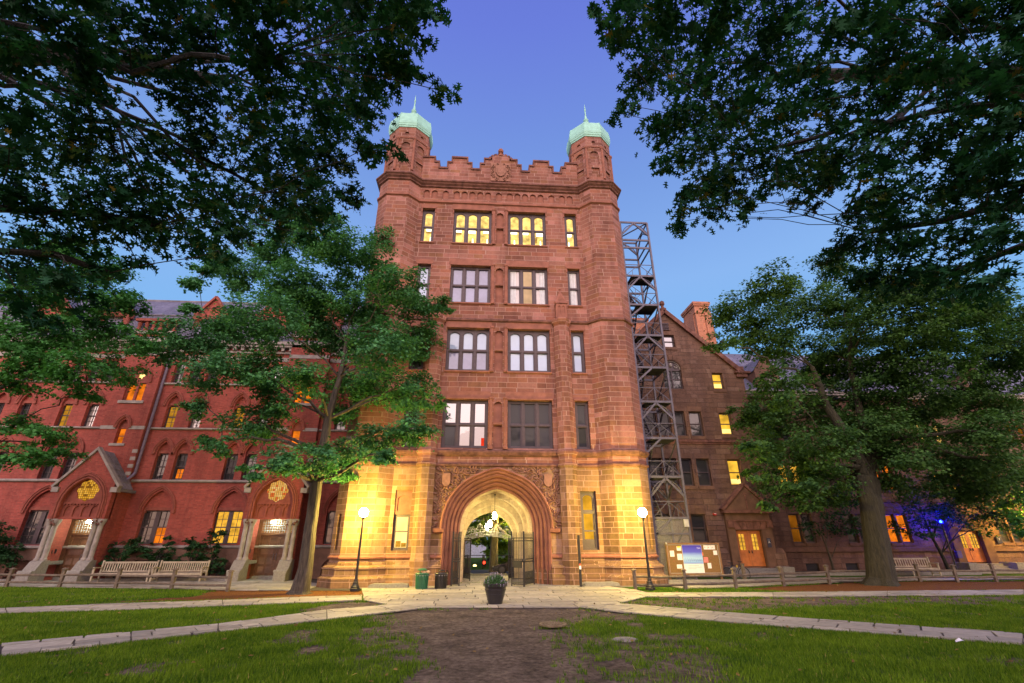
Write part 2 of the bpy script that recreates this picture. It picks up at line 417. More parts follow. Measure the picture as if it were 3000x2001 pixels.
for n in (2, 1, 5, 1, 5, 1, 2):
    for k in range(n):
        FRZ.append(rounded(fx+.25, .195, 21.92, 22.38, .17, 6)); fx += .5
    fx += .2
holes += FRZ
NX = 5.11
mb = MB(); mb.panel(rect(CX-NX, CX+NX, 0.002, 23.0), holes, FY(WY), .34)
# turret shafts with a slit window in each outer chamfer, outer flanks, back
def face_map(a, b):
    L = math.hypot(b[0]-a[0], b[1]-a[1]); ux, uy = (b[0]-a[0])/L, (b[1]-a[1])/L; nx, ny = -uy, ux
    return L, (lambda u, v, d=0: (a[0]+ux*u+nx*d, a[1]+uy*u+ny*d, v))
SLITS = []
for x, sgn in ((XL, -1), (XR, 1)):
    T = turret_plan(x); T[0] = (T[0][0], T[0][1]);
    if sgn > 0: T[0] = (CX+NX, WY)
    else: T[3] = (CX-NX, WY)
    for i in range(3):
        L, fm = face_map(T[i], T[i+1])
        hs = []
        if (sgn < 0 and i == 0) or (sgn > 0 and i == 2):
            hs = [rect(L*.5-.13, L*.5+.13, 1.5, 3.05)]; SLITS.append((fm, L))
        mb.panel(rect(0, L, .002, 23.0), hs, fm, .25)
mb.quad((XL-1.27, 24.02, 0), (XL-1.27, 28.6, 0), (XL-1.27, 28.6, 23), (XL-1.27, 24.02, 23))
mb.quad((XR+1.27, 24.02, 0), (XR+1.27, 28.6, 0), (XR+1.27, 28.6, 23), (XR+1.27, 24.02, 23))
mb.panel(rect(XL-1.27, XR+1.27, 0, 23), [[(CX-.3+x, z+ (0.0 if 0 < i < 22 else .001)) for i, (x, z) in enumerate(arch_pts(1.34, 1.95, 1.36))]], FY(28.6), .1, reveal=False)
mb.quad((XL-1.27, 24.3, 22.9), (XR+1.27, 24.3, 22.9), (XR+1.27, 28.6, 22.9), (XL-1.27, 28.6, 22.9))
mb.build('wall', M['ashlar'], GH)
# niche backs, slit backs
mb = MB()
for z0, z1, ar in ROWS: mb.quad((CX-.3, WY+.13, z0), (CX+.3, WY+.13, z0), (CX+.3, WY+.13, z1), (CX-.3, WY+.13, z1))
mb.quad((CX-5.1, WY+.09, 21.8), (CX+5.1, WY+.09, 21.8), (CX+5.1, WY+.09, 22.65), (CX-5.1, WY+.09, 22.65))
for z0, z1, ar in ROWS: mb.box(CX-.25, CX+.23, WY-.035, WY+.1, z0+(z1-z0)*.5-.05, z0+(z1-z0)*.5+.04)
mb.build('niche_panel', M['smooth'], GH)
mb = MB()
for fm, L in SLITS: mb.add([fm(0, 1.4, .2), fm(L, 1.4, .2), fm(L, 3.1, .2), fm(0, 3.1, .2)], [(0,1,2,3)])
mb.build('slit_window', M['p_darker'], GH)
# colonettes between the paired windows, lintels, sills
for z0, z1, ar in ROWS:
    for dx in (-.40, .38):
        mb = MB(); mb.tube([(CX+dx, WY+.0, z0-.05), (CX+dx, WY+.0, z1+.12)], .095, 10)
        mb.lathe([(.14, 0), (.14, .1), (.1, .18)], (CX+dx, WY, z0-.06), 10)
        mb.lathe([(.1, 0), (.14, .06), (.14, .14)], (CX+dx, WY, z1), 10)
        mb.build('colonette', M['smooth'], GH)
for z0, z1, ar in ROWS:
    for i, (a, b) in enumerate(XW):
        o_ = .12 if i in (1, 2) else .1; t_ = .46 if i in (1, 2) else .36
        mb = MB(); mb.box(a-.12, b+.12, WY-.02, WY+.02, z1+o_, z1+t_)
        mb.box(a-.06, b+.06, WY-.075, WY+.03, z1+.02, z1+.10); mb.box(a-.07, a-.005, WY-.05, WY+.03, z1-.25, z1+.02); mb.box(b+.005, b+.07, WY-.05, WY+.03, z1-.25, z1+.02)
        mb.build('lintel', M['smooth'], GH)
        if z0 > 7:
            mb = MB(); mb.prism([(0, 0), (-.09, -.02), (-.09, -.09), (0, -.14)], lambda u, v: (a-.05, WY+u, z0-.002+v), lambda u, v: (b+.05, WY+u, z0-.002+v)); mb.build('sill', M['smooth'], GH)
# ---- courses
SHORT = PLAN[1:-1]
def course(name, prof, mat='smooth', plan=PLAN):
    mb = MB(); sweep(mb, plan, prof); return mb.build(name, M[mat], GH)
CLEFT = [p for p in PLAN[:5]] + [(CX-2.62, 24.0)]
CRIGHT = [(CX+2.62, 24.0)] + PLAN[5:]
PL = [(XL-1.27, 28.6), (XL-1.27, 24.02), (XL-.65, 23.4), (XL+.65, 23.4), (CX-NX, WY), (CX+NX, WY), (XR-.65, 23.4), (XR+.65, 23.4), (XR+1.27, 24.02), (XR+1.27, 28.6)]
def prof_base(z): return z
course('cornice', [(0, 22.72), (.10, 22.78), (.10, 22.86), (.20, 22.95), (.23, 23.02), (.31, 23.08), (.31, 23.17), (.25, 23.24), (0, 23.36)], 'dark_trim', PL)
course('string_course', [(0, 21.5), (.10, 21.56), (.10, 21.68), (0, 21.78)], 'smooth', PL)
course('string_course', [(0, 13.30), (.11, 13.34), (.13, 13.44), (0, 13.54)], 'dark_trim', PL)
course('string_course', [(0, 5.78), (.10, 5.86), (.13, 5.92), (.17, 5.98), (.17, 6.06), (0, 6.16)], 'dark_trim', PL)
course('string_course', [(0, 5.28), (.09, 5.33), (.10, 5.41), (0, 5.47)], 'dark_trim', PL)
for P in ([PL[0], PL[1], PL[2], PL[3], PL[4], (CX-2.55, WY)], [(CX+2.55, WY)] + PL[5:]):
    mb = MB(); sweep(mb, P, [(0.0, 1.13), (.07, 1.15), (.08, 1.21), (.02, 1.26), (.02, 1.255), (0, 1.3)]); mb.build('string_course', M['smooth'], GH)
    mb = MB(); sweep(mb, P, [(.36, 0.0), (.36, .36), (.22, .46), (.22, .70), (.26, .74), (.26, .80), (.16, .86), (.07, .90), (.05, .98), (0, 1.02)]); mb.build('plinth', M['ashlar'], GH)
# ---- octagonal piers beside the arch, with pinnacles
for sx in (-1, 1):
    px, py = CX+sx*3.53, 24.0
    mb = MB()
    mb.lathe([(.56, 0), (.56, .5), (.5, .58), (.5, 1.1), (.46, 1.2), (.46, 5.25), (.52, 5.32), (.52, 5.42), (.46, 5.5), (.46, 5.78), (.55, 5.9), (.58, 6.02), (.46, 6.2), (.46, 13.1), (.55, 13.22), (.6, 13.34), (.6, 13.44), (.5, 13.52)], (px, py, 0), 8, PI/8)
    o = mb.build('pier', M['ashlar'], GH)
    mb = MB(); y = py-.08
    mb.panel([(-.33, 13.5), (.33, 13.5), (.3, 14.45), (0, 15.0), (-.3, 14.45)], [rounded(-.12, .085, 13.75, 14.15, .12, 6), rounded(.12, .085, 13.75, 14.15, .12, 6), [( .09*math.cos(a*PI/6), 14.47+.09*math.sin(a*PI/6)) for a in range(12)]], lambda u, v, d=0: (px+u, y-.35+d, v), .06, cap_edge=True)
    mb.add([(px-.33, y-.31, 13.5), (px+.33, y-.31, 13.5), (px+.3, y-.31, 14.45), (px, y-.31, 15.0), (px-.3, y-.31, 14.45)], [(0,1,2,3,4)])
    mb.prism([(-.33, 13.5), (.33, 13.5), (.3, 14.45), (-.3, 14.45)], lambda u, v: (px+u, y-.285, v), lambda u, v: (px+u, 24.0, v))
    mb.add([(px-.34, y-.4, 14.42), (px+.34, y-.4, 14.42), (px+.34, 24, 14.42), (px-.34, 24, 14.42), (px, y-.1, 15.45)], [(0,1,4),(1,2,4),(2,3,4),(3,0,4)])
    mb.sphere((px, y-.1, 15.47), .075, 8)
    for k in (-1, 1): mb.sphere((px+k*.35, y-.36, 14.44), .06, 6)
    mb.build('pinnacle', M['smooth'], GH)
# ---- windows
def window(parent, x0, x1, z0, z1, y, nl, arched, matf, panes, split=.48, jamb=.13, mull=.17, name='window', glazing=None):
    """dark frame of nl lights by two rows; panes[(i,row)] or one material"""
    W_ = (x1-x0-2*jamb-(nl-1)*mull)/nl; zm = z0+(z1-z0)*split
    hs = []; cells = []
    for i in range(nl):
        a = x0+jamb+i*(W_+mull); b = a+W_
        lo = rect(a, b, z0+.1, zm-.06)
        up = rounded((a+b)/2, W_/2, zm+.07, z1-.17-W_*.42, W_*.42, 7) if arched else rect(a, b, zm+.07, z1-.14)
        hs += [lo, up]; cells += [((i, 0), a, b, z0+.1, zm-.06), ((i, 1), a, b, zm+.07, z1-.1)]
    mb = MB(); mb.panel(rect(x0, x1, z0, z1), hs, FY(y), .09)
    for i in range(nl):                               # sash: a second, thinner frame set back
        a = x0+jamb+i*(W_+mull); b = a+W_; s = .045
        for zz0, zz1 in ((z0+.1, zm-.06), (zm+.07, z1-.14)):
            mb.box(a, a+s, y+.055, y+.085, zz0, zz1); mb.box(b-s, b, y+.055, y+.085, zz0, zz1); mb.box(a+s, b-s, y+.055, y+.085, zz0, zz0+s*1.2)
    for i in range(nl+1):                              # projecting mullion roll
        xm = x0+jamb/2 if i == 0 else x1-jamb/2 if i == nl else x0+jamb+i*(W_+mull)-mull/2
        mb.box(xm-.028, xm+.028, y-.035, y+.005, z0, z1-.02)
    mb.box(x0, x1, y-.03, y+.005, zm-.02, zm+.03); mb.box(x0, x1, y-.04, y+.005, z0-.001, z0+.05); mb.box(x0, x1, y-.03, y+.005, z1-.05, z1-.004)
    fr = mb.build(name, M[matf], parent)
    groups = {}
    for key, a, b, c, d in cells: groups.setdefault((panes, 0) if isinstance(panes, str) else (panes[key], key[0] if panes[key] in ('p_curtain', 'p_darker') else 0), []).append((a, b, c, d))
    for (mname, _k), L in groups.items():
        mb = MB()
        if mname == 'room':
            continue
        for a, b, c, d in L: mb.quad((a-.01, y+.088, c-.01), (b+.01, y+.088, c-.01), (b+.01, y+.088, d+.01), (a-.01, y+.088, d+.01))
        mb.build('pane', M[mname], fr)
    return fr
def room(parent, x0, x1, z0, z1, y, depth, matn, tubes=0, seed=0):
    mb = MB(); x0 -= .1; x1 += .1
    mb.quad((x0, y+depth, z0-.1), (x1, y+depth, z0-.1), (x1, y+depth, z1+.4), (x0, y+depth, z1+.4))
    mb.quad((x0, y, z1+.4), (x1, y, z1+.4), (x1, y+depth, z1+.4), (x0, y+depth, z1+.4))
    mb.quad((x0, y, z0-.1), (x0, y+depth, z0-.1), (x0, y+depth, z1+.4), (x0, y, z1+.4))
    mb.quad((x1, y, z0-.1), (x1, y+depth, z0-.1), (x1, y+depth, z1+.4), (x1, y, z1+.4))
    r = mb.build('lit_room', M[matn], parent)
    rg = random.Random(seed)
    mb = MB()
    for k in range(tubes):
        xx = x0+(x1-x0)*(k+.5)/tubes+rg.uniform(-.08, .08)
        mb.box(xx-.22, xx+.22, y+.25, y+.45, z0+(z1-z0)*.52+rg.uniform(-.06, .1), z0+(z1-z0)*.60)
        if rg.random() < .7: mb.add([(xx-.03, y+.5, z0+.1), (xx+.16, y+.5, z0+.1), (xx+.08, y+.5, z0+.95), (xx+.02, y+.5, z0+.95)], [(0,1,2,3)])
    if tubes: mb.build('ceiling_light', M['e_tube'], r)
    M.setdefault('e_shelf', emis("lit_shelf", (.75, .42, .09), .75, .4, 5))
    for k in range(max(1, tubes)):
        xx = rg.uniform(x0+.2, x1-.5); zz = z0+rg.choice([.12, .2, .9, 1.35]); mb = MB(); mb.box(xx, xx+rg.uniform(.2, .45), y+depth-.06, y+depth-.01, zz, zz+rg.uniform(.2, .6)); mb.build('cabinet', M['e_shelf'], r)
    return r
PAN = {0: ['room']*4, 1: ['p_white', 'p_grey', 'p_curtain', 'p_curtain'], 2: ['p_dark', 'p_grey', 'p_white', 'p_white'], 3: ['p_dark', 'p_sky', 'p_darker', 'p_darker']}
for r, (z0, z1, ar) in enumerate(ROWS):
    for c, (a, b) in enumerate(XW):
        nl = 1 if c in (0, 3) else 3; pn = PAN[r][c]
        if r == 2 and c == 1: pn = {(i, k): ('p_white' if k else 'p_grey') for i in range(3) for k in (0, 1)}
        if r == 3 and c == 1: pn = {(0,0): 'p_darker', (1,0): 'p_sky', (2,0): 'p_sky', (0,1): 'p_sky', (1,1): 'p_sky', (2,1): 'p_sky'}
        if r == 1 and c == 2: pn = {(0,0): 'p_curtain', (1,0): 'e_soft', (2,0): 'p_curtain', (0,1): 'p_curtain', (1,1): 'e_soft', (2,1): 'p_curtain'}
        if r == 1 and c == 2 and 'e_soft' not in M: M['e_soft'] = emis("lamplit_room", (1, .60, .34), .75, .25, 1.2)
        f = window(GH, a, b, z0, z1, WY+.17, nl, ar, 'frame', pn)
        if r == 0: room(f, a, b, z0, z1, WY+.36, .7, 'e_yellow', nl, c)
        if r == 1 and c in (2, 3):            # drawn-back curtains
            mb = MB(); 
            for k in ((0, 2) if c == 2 else (0,)):
                w_ = (b-a)/nl
                for j in range(7):
                    xx = a+w_*k+.16+(.05*j if (k == 0) else w_-.32-.05*j)
                    mb.tube([(xx, WY+.243, z0+.12), (xx+.01*(j % 3), WY+.243, z1-.16)], .022, 5)
            M.setdefault('cloth', simple("white_curtain_cloth", (.62, .66, .66), .9, var=.1)); mb.build('curtain', M['cloth'], f)
# red light low in the right-hand light of the first floor's left window
mb = MB(); mb.box(CX-.86, CX-.66, WY+.245, WY+.255, 6.36, 6.78); M['e_red'] = emis("red_lit_cloth", (1, .05, .015), .9, .3, 5); mb.build('red_curtain', M['e_red'], GH)
# ground-floor windows
a, b = CX+4.1, CX+4.9
f = window(GH, a, b, 1.47, 4.15, WY+.2, 1, True, 'frame', 'e_amber', split=.63)
mb = MB(); mb.box(a+.1, b-.1, WY+.19, WY+.24, 2.28, 2.36); mb.box(a+.1, b-.1, WY+.262, WY+.275, 1.55, 1.95); mb.build('sash_bar', M['frame'], f)
a, b = CX-4.92, CX-4.13
mb = MB(); mb.panel(rect(a, b, 3.12, 4.15), [rounded((a+b)/2, .29, 3.2, 3.72, .2, 8)], FY(WY+.1), .08); mb.quad((a, WY+.18, 3.1), (b, WY+.18, 3.1), (b, WY+.18, 4.15), (a, WY+.18, 4.15)); mb.box(a, b, WY+.08, WY+.3, 3.06, 3.14); mb.build('blind_arch', M['smooth'], GH)
mb = MB(); mb.panel(rect(a, b, 1.47, 3.06), [rect(a+.12, b-.12, 1.6, 2.27), rect(a+.12, b-.12, 2.32, 2.94)], FY(WY+.2), .08); f = mb.build('window', M['frame'], GH)
mb = MB(); mb.quad((a+.05, WY+.26, 1.52), (b-.05, WY+.26, 1.52), (b-.05, WY+.26, 3.0), (a+.05, WY+.26, 3.0)); mb.build('pane', M['e_hot'], f)
mb = MB(); M['e_dim'] = emis("dim_shelf", (.75, .34, .03), .9, .4, 6)
mb.box(a+.16, a+.40, WY+.24, WY+.25, 1.62, 1.88); mb.box(a+.42, b-.14, WY+.24, WY+.25, 1.62, 1.80); mb.build('shelf', M['e_dim'], f)
for a, b in ((CX+4.1, CX+4.9), (CX-4.92, CX-4.13)):
    mb = MB(); mb.prism([(.22, 1.47), (-.03, 1.27), (-.03, 1.24), (.22, 1.24)], lambda u, v: (a-.12, WY+u, v), lambda u, v: (b+.12, WY+u, v)); mb.build('sill', M['smooth'], GH)
# ---- arch: moulded orders swept round the opening
ORD = [(1.80, .92), (1.80, .62), (1.86, .56), (1.93, .60), (1.95, .45), (2.03, .36), (2.10, .41), (2.12, .28), (2.20, .19), (2.27, .24), (2.29, .10), (2.37, .01), (2.44, .05), (2.47, -.06), (2.55, -.10), (2.60, -.04)]
def ring(hw, y, zs=None, n=26, cx=CX, z0=0.0, rise=None):
    return [(cx+x, y, z) for x, z in arch_pts(hw, zs if zs is not None else ARCH_ZS, rise or hw*1.0, n, z0)]
def loft(mb, rings):
    n = len(rings[0]); vs = [p for r in rings for p in r]
    return mb.add(vs, [(j*n+i, j*n+i+1, (j+1)*n+i+1, (j+1)*n+i) for j in range(len(rings)-1) for i in range(n-1)])
mb = MB(); loft(mb, [ring(h, WY+d) for h, d in ORD]); o = mb.build('arch_moulding', M['smooth'], GH)
mb = MB()                                    # hood, stopping at the springing
HD = [(2.58, 0.0), (2.58, -.12), (2.64, -.20), (2.71, -.16), (2.72, 0.0)]
rings = [[(CX+x, WY+d, z) for x, z in arch_pts(h, ARCH_ZS, h, 26)[1:-1]] for h, d in HD]; loft(mb, rings)
for s in (-1, 1): mb.prism([(0, 2.44), (-.2, 2.42), (-.16, 2.26), (0, 2.2)], lambda u, v: (CX+s*2.52, WY+u, v), lambda u, v: (CX+s*3.02, WY+u, v))
mb.build('arch_hood', M['smooth'], GH)
for s in (-1, 1):
    mb = MB()
    for i, (h, d, zz) in enumerate([(1.84, .60, .62), (2.06, .32, .60), (2.28, .08, .58), (2.5, -.12, .56)]):
        x0, x1 = sorted((CX+s*(h-.07), CX+s*(h+.30))); mb.box(x0, x1, WY+d-.04, WY+d+.45, 0, zz); mb.box(x0+.02, x1-.02, WY+d-.015, WY+d+.45, zz, zz+.07)
    mb.build('jamb_base', M['ashlar'], GH)
# carved spandrels: scrolling leaves over a sunk ground, and two shields
rg = random.Random(5)
def in_sp(x, z): 
    u = x-CX
    if abs(u) > 3.03 or z > 5.20 or z < 2.48: return False
    if z > ARCH_ZS: return (u/2.80)**2 + ((z-ARCH_ZS)/2.84)**2 > 1
    return abs(u) > 2.78
mb = MB()
def leaf3(mb, x, z, ang, L, w, lift=.07):
    c, s = math.cos(ang), math.sin(ang); y = WY-.012
    def q(a, b, d): return (x+a*c-b*s, y-d, z+a*s+b*c)
    pts = [q(0, 0, .01), q(L*.3, w*.5, .004), q(L*.7, w*.42, .004), q(L, w*.1, lift*.2), q(L*.7, -w*.42, .004), q(L*.3, -w*.5, .004), q(L*.3, 0, lift), q(L*.7, 0, lift*.9)]
    mb.add(pts, [(0,1,6),(1,2,7,6),(2,3,7),(3,4,7),(4,5,6,7),(5,0,6)])
for s in (-1, 1):
    mb = MB()
    for i in range(900):
        x = CX+s*rg.uniform(.05, 3.0); z = rg.uniform(2.5, 5.2)
        if not in_sp(x, z): continue
        if abs(x-(CX+s*2.52)) < .24 and 4.35 < z < 4.98: continue
        # leaves fan out from scroll centres
        cs = [(2.75, 2.9), (2.8, 3.5), (2.55, 4.1), (2.5, 5.05), (1.85, 4.85), (1.2, 5.08), (.55, 5.16), (2.1, 4.5)]
        cxs, czs = min(((CX+s*a, b) for a, b in cs), key=lambda c: (c[0]-x)**2+(c[1]-z)**2)
        ang = math.atan2(z-czs, x-cxs) + s*.7 + rg.uniform(-.35, .35)
        leaf3(mb, x, z, ang, rg.uniform(.13, .24), rg.uniform(.06, .11), rg.uniform(.05, .1))
    for a, b in [(2.75, 2.9), (2.8, 3.5), (2.55, 4.1), (1.85, 4.85), (1.2, 5.08), (2.1, 4.5)]:
        pts = [(CX+s*(a+.02*t*math.cos(t)), WY-.05, b+.02*t*math.sin(t)) for t in np.linspace(.5, 9, 20)]
        mb.tube([p for p in pts if in_sp(p[0], p[2])] or pts[:4], .022, 5)
    mb.build('carved_spandrel', M['carved'], GH)
for s in (-1, 1):
    x = CX+s*2.52; mb = MB(); mb.prism([(-.19, 4.95), (.19, 4.95), (.2, 4.5), (.12, 4.38), (0, 4.33), (-.12, 4.38), (-.2, 4.5)], lambda u, v: (x+u, WY+.0, v), lambda u, v: (x+u, WY-.12, v)); mb.build('shield', M['carved'], GH)
# ---- passage vault and floor
mb = MB(); secs = [(1.79, 24.92, 2.43), (1.70, 25.0, 2.45), (1.70, 25.75, 2.45), (1.56, 25.85, 2.36), (1.56, 26.15, 2.36), (1.66, 26.2, 2.3), (1.66, 26.75, 2.3), (1.46, 26.85, 2.15), (1.46, 27.2, 2.15), (1.56, 27.25, 2.1), (1.54, 28.0, 2.05), (1.34, 28.1, 1.95), (1.34, 28.62, 1.95)]
loft(mb, [ring(h, y, zs, cx=CX-.3*(y-24.9)/3.7) for h, y, zs in secs]); mb.build('passage_vault', M['cream'], GH)
# ---- stepped parapet with crest
st = [(-5.11, 23.2), (-5.11, 25.30), (-4.34, 25.30), (-4.34, 24.92), (-4.05, 24.92), (-4.05, 24.42), (-3.50, 24.42), (-3.50, 24.92), (-3.22, 24.92), (-3.22, 25.36), (-2.2, 25.36), (-2.2, 24.92), (-1.91, 24.92), (-1.91, 24.42), (-1.36, 24.42), (-1.36, 24.92), (-1.09, 24.92), (-1.09, 25.36), (-.62, 25.36)]
arcp = [(.62*math.cos(PI-PI*i/10)*1.0, 25.36+.42*math.sin(PI*i/10)) for i in range(11)]
top = st + arcp + [(-x, z) for x, z in st[::-1]]
mb = MB(); mb.prism([(CX+x, z) for x, z in top], lambda u, v: (u, WY+.01, v), lambda u, v: (u, WY+.42, v)); mb.build('parapet', M['ashlar'], GH)
mb = MB()
tp = [(CX+x, z) for x, z in top[1:-1]]
for (xa, za), (xb, zb) in zip(tp[:-1], tp[1:]):
    if abs(za-zb) < 1e-6: mb.box(min(xa, xb)-.04, max(xa, xb)+.04, WY-.06, WY+.48, za-.06, za+.07)
    elif abs(xa-xb) < 1e-6 and abs(za-zb) > .3: mb.box(xa-.045, xa+.045, WY-.05, WY+.47, min(za, zb)+.07, max(za, zb)-.06)
    else: mb.bar((xa, WY+.21, za+.02), (xb, WY+.21, zb+.02), .54, .1, up=(0, 1, 0))
mb.build('coping', M['dark_trim'], GH)
mb = MB(); mb.lathe([(.2, 25.70), (.2, 25.84), (.1, 25.92), (.09, 26.04), (.17, 26.12), (.19, 26.24), (.13, 26.38), (.03, 26.44)], (CX, WY+.15, 0), 12); mb.build('ball_finial', M['smooth'], GH)
mb = MB(); mb.box(CX-.66, CX+.66, WY-.055, WY+.02, 23.5, 25.02); mb.build('crest_panel', M['carved'], GH)
mb = MB()
mb.prism([(-.3, 24.75), (.3, 24.75), (.32, 24.2), (.2, 23.92), (0, 23.8), (-.2, 23.92), (-.32, 24.2)], lambda u, v: (CX+u, WY-.05, v), lambda u, v: (CX+u, WY-.14, v))
mb.add([(CX-.2, WY-.17, 24.1), (CX, WY-.145, 24.07), (CX, WY-.145, 24.5), (CX-.2, WY-.17, 24.53)], [(0,1,2,3)]); mb.add([(CX+.2, WY-.17, 24.1), (CX, WY-.145, 24.07), (CX, WY-.145, 24.5), (CX+.2, WY-.17, 24.53)], [(0,1,2,3)])
for s in (-1, 1):
    for (a, b, k, r) in [(.45, 24.7, 1, .030), (.5, 24.3, -1, .034), (.42, 23.85, 1, .032), (.2, 24.86, -1, .026), (.22, 23.66, -1, .028), (.56, 24.0, 1, .024), (.55, 24.52, 1, .024)]:
        mb.tube([(CX+s*(a+.017*t*math.cos(k*t)), WY-.09, b+.017*t*math.sin(k*t)) for t in np.linspace(.3, 8, 18)], [r]*18, 6)
mb.build('crest', M['carved'], GH)
# ---- upper turrets with copper domes
for x in (XL, XR):
    cx, cy = x-(.14 if x > 0 else -.14), 24.78
    def octv(ap, k): a = PI/8+k*PI/4; R0 = ap/math.cos(PI/8); return (cx+R0*math.cos(a), cy+R0*math.sin(a))
    mb = MB()
    for k in range(8):
        L, g = face_map(octv(1.32, k), octv(1.32, k+1))
        mb.panel(rect(0, L, 23.1, 27.3), [rect(L*.5-.27, L*.5+.27, 23.75, 24.55), rounded(L*.5, .27, 24.75, 25.75, .22, 7), [(L*.5+.13*math.cos(i*PI/6), 26.75+.13*math.sin(i*PI/6)) for i in range(12)]], g, .1)
    mb.lathe([(1.23/math.cos(PI/8), 23.0), (1.23/math.cos(PI/8), 27.3)], (cx, cy, 0), 8, PI/8)
    o = mb.build('turret', M['ashlar'], GH)
    c8 = 1/math.cos(PI/8)
    mb = MB(); mb.lathe([(1.3*c8, 23.1), (1.42*c8, 23.12), (1.42*c8, 23.35), (1.32*c8, 23.5)], (cx, cy, 0), 8, PI/8); mb.lathe([(1.3*c8, 26.25), (1.37*c8, 26.3), (1.37*c8, 26.38), (1.3*c8, 26.44)], (cx, cy, 0), 8, PI/8)
    for k in range(8):
        p = octv(1.32, k); mb.tube([(p[0], p[1], 23.6), (p[0], p[1], 26.3)], .085, 8); mb.lathe([(.085, 0), (.14, .1), (.14, .2)], (p[0], p[1], 26.1), 8)
    mb.build('turret_moulding', M['smooth'], GH)
    mb = MB(); mb.lathe([(1.3*c8, 27.25), (1.36*c8, 27.27), (1.37*c8, 27.38), (1.40*c8, 27.41), (1.41*c8, 27.54), (1.43*c8, 27.58), (1.44*c8, 27.76), (1.42*c8, 27.82), (1.40*c8, 28.1), (1.33*c8, 28.55), (1.05*c8, 28.82), (.6*c8, 29.05), (.24, 29.2)], (cx, cy, 0), 8, PI/8)
    for k in range(8):
        mb.tube([(*octv(r_, k), z_) for r_, z_ in [(1.425, 27.84), (1.405, 28.1), (1.335, 28.55), (1.05, 28.83), (.6, 29.06)]], .028, 5)
    mb.build('dome', M['copper'], GH)
    mb = MB(); mb.lathe([(.26, 29.1), (.2, 29.4), (.2, 29.9), (.22, 29.98), (.12, 30.05), (.17, 30.15), (.19, 30.26), (.10, 30.4), (.08, 30.62), (.055, 30.7), (.045, 31.2), (.07, 31.28), (.05, 31.36), (.012, 31.85)], (cx, cy, 0), 10); mb.build('finial', M['copper'], GH)
# carved stone tablet: faint inscription slot
# ================================================================== RED BRICK HALL (left)
BY = 29.0
BH = empty('brick_hall', (-20, BY, 0), 'long red brick hall with pointed arch windows and slate roof left of the gate tower', 'building')
holes = []; wins = []                       # (kind, x0, x1, z0, z1, pane, arch)
GFC = [-28.0, -24.15, -18.05, -14.1, -7.95]
LIT = {}
rgb = random.Random(11)
def hoodline(cx, half, zs, rise, y, r=.055, parent=None):
    hood = MB(); P = pointed_line(cx, half, zs, rise, 9)
    for k in (0, 1):
        hood.tube([(x, y-.03-.04*k, z) for x, z in [(P[0][0], zs-.0)] + P + [(P[-1][0], zs-.0)]], r*(1-.3*k), 6)
        P = pointed_line(cx, half+.08, zs, rise+.09, 9)
    hood.box(cx-half-.13, cx-half+.03, y-.09, y+.02, zs-.09, zs+.02); hood.box(cx+half-.03, cx+half+.13, y-.09, y+.02, zs-.09, zs+.02)
    hood.build('hood_mould', M['brick_smooth'], parent or BH)
def arched(cx, half, z0, zl, zs, rise, pane, y=BY, lst=None, twin=False):
    (holes if lst is None else lst).append(pointed(cx, half, z0, zs, rise))
    hoodline(cx, half+.13, zs, rise+.17, y)
    tymp = MB(); tymp.quad((cx-half-.05, y+.17, zl), (cx+half+.05, y+.17, zl), (cx+half+.05, y+.17, zs+rise+.05), (cx-half-.05, y+.17, zs+rise+.05)); tymp.build('tympanum', M['brick'], BH)
    lint = MB(); lint.box(cx-half-.03, cx+half+.03, y+.12, y+.22, zl-.02, zl+.14); 
    for s in (-1, 1): lint.box(*sorted((cx+s*(half-.1), cx+s*(half+.03))), y+.125, y+.22, zl-.14, zl-.02)
    lint.build('window_lintel', M['brick_smooth'], BH)
    wins.append((cx-half, cx+half, z0, zl-.02, y+.24, pane, twin))
def pick(seq): return rgb.choice(seq)
for i, c in enumerate(GFC):
    arched(c, .76, 1.72, 3.5, 3.42, 1.12, {2: 'half', 3: 'e_gold'}.get(i, 'p_dark'), twin=True)
    for k, d in enumerate((-.55, .55)):
        arched(c+d, .35, 5.14, 6.66, 6.66, .62, {(2, 1): 'corner', (4, 0): 'e_hot', (0, 0): 'corner'}.get((i, k), pick(['p_darker', 'p_dark'])))
        arched(c+d*1.36, .33, 8.14, 9.55, 9.55, .60, {(2, 0): 'e_gold2', (1, 0): 'e_gold2', (1, 1): 'p_curtain2', (2, 1): 'p_curtain2', (3, 0): 'e_gold2', (3, 1): 'p_sky', (0, 1): 'p_darker'}.get((i, k), pick(['p_darker', 'p_dark'])))
    for d in (-1.0, 0, 1.0):
        holes.append(rect(c+d-.31, c+d+.31, 10.93, 12.32)); wins.append((c+d-.31, c+d+.31, 10.93, 12.32, BY+.24, pick(['p_dark', 'p_sky', 'p_dark', 'p_darker']), False))
M['e_gold2'] = emis("lamplit_blind", (.85, .38, .03), .55, .35, 3.0); M['p_curtain2'] = glass("net_curtain_pane", (.36, .33, .30), .25)
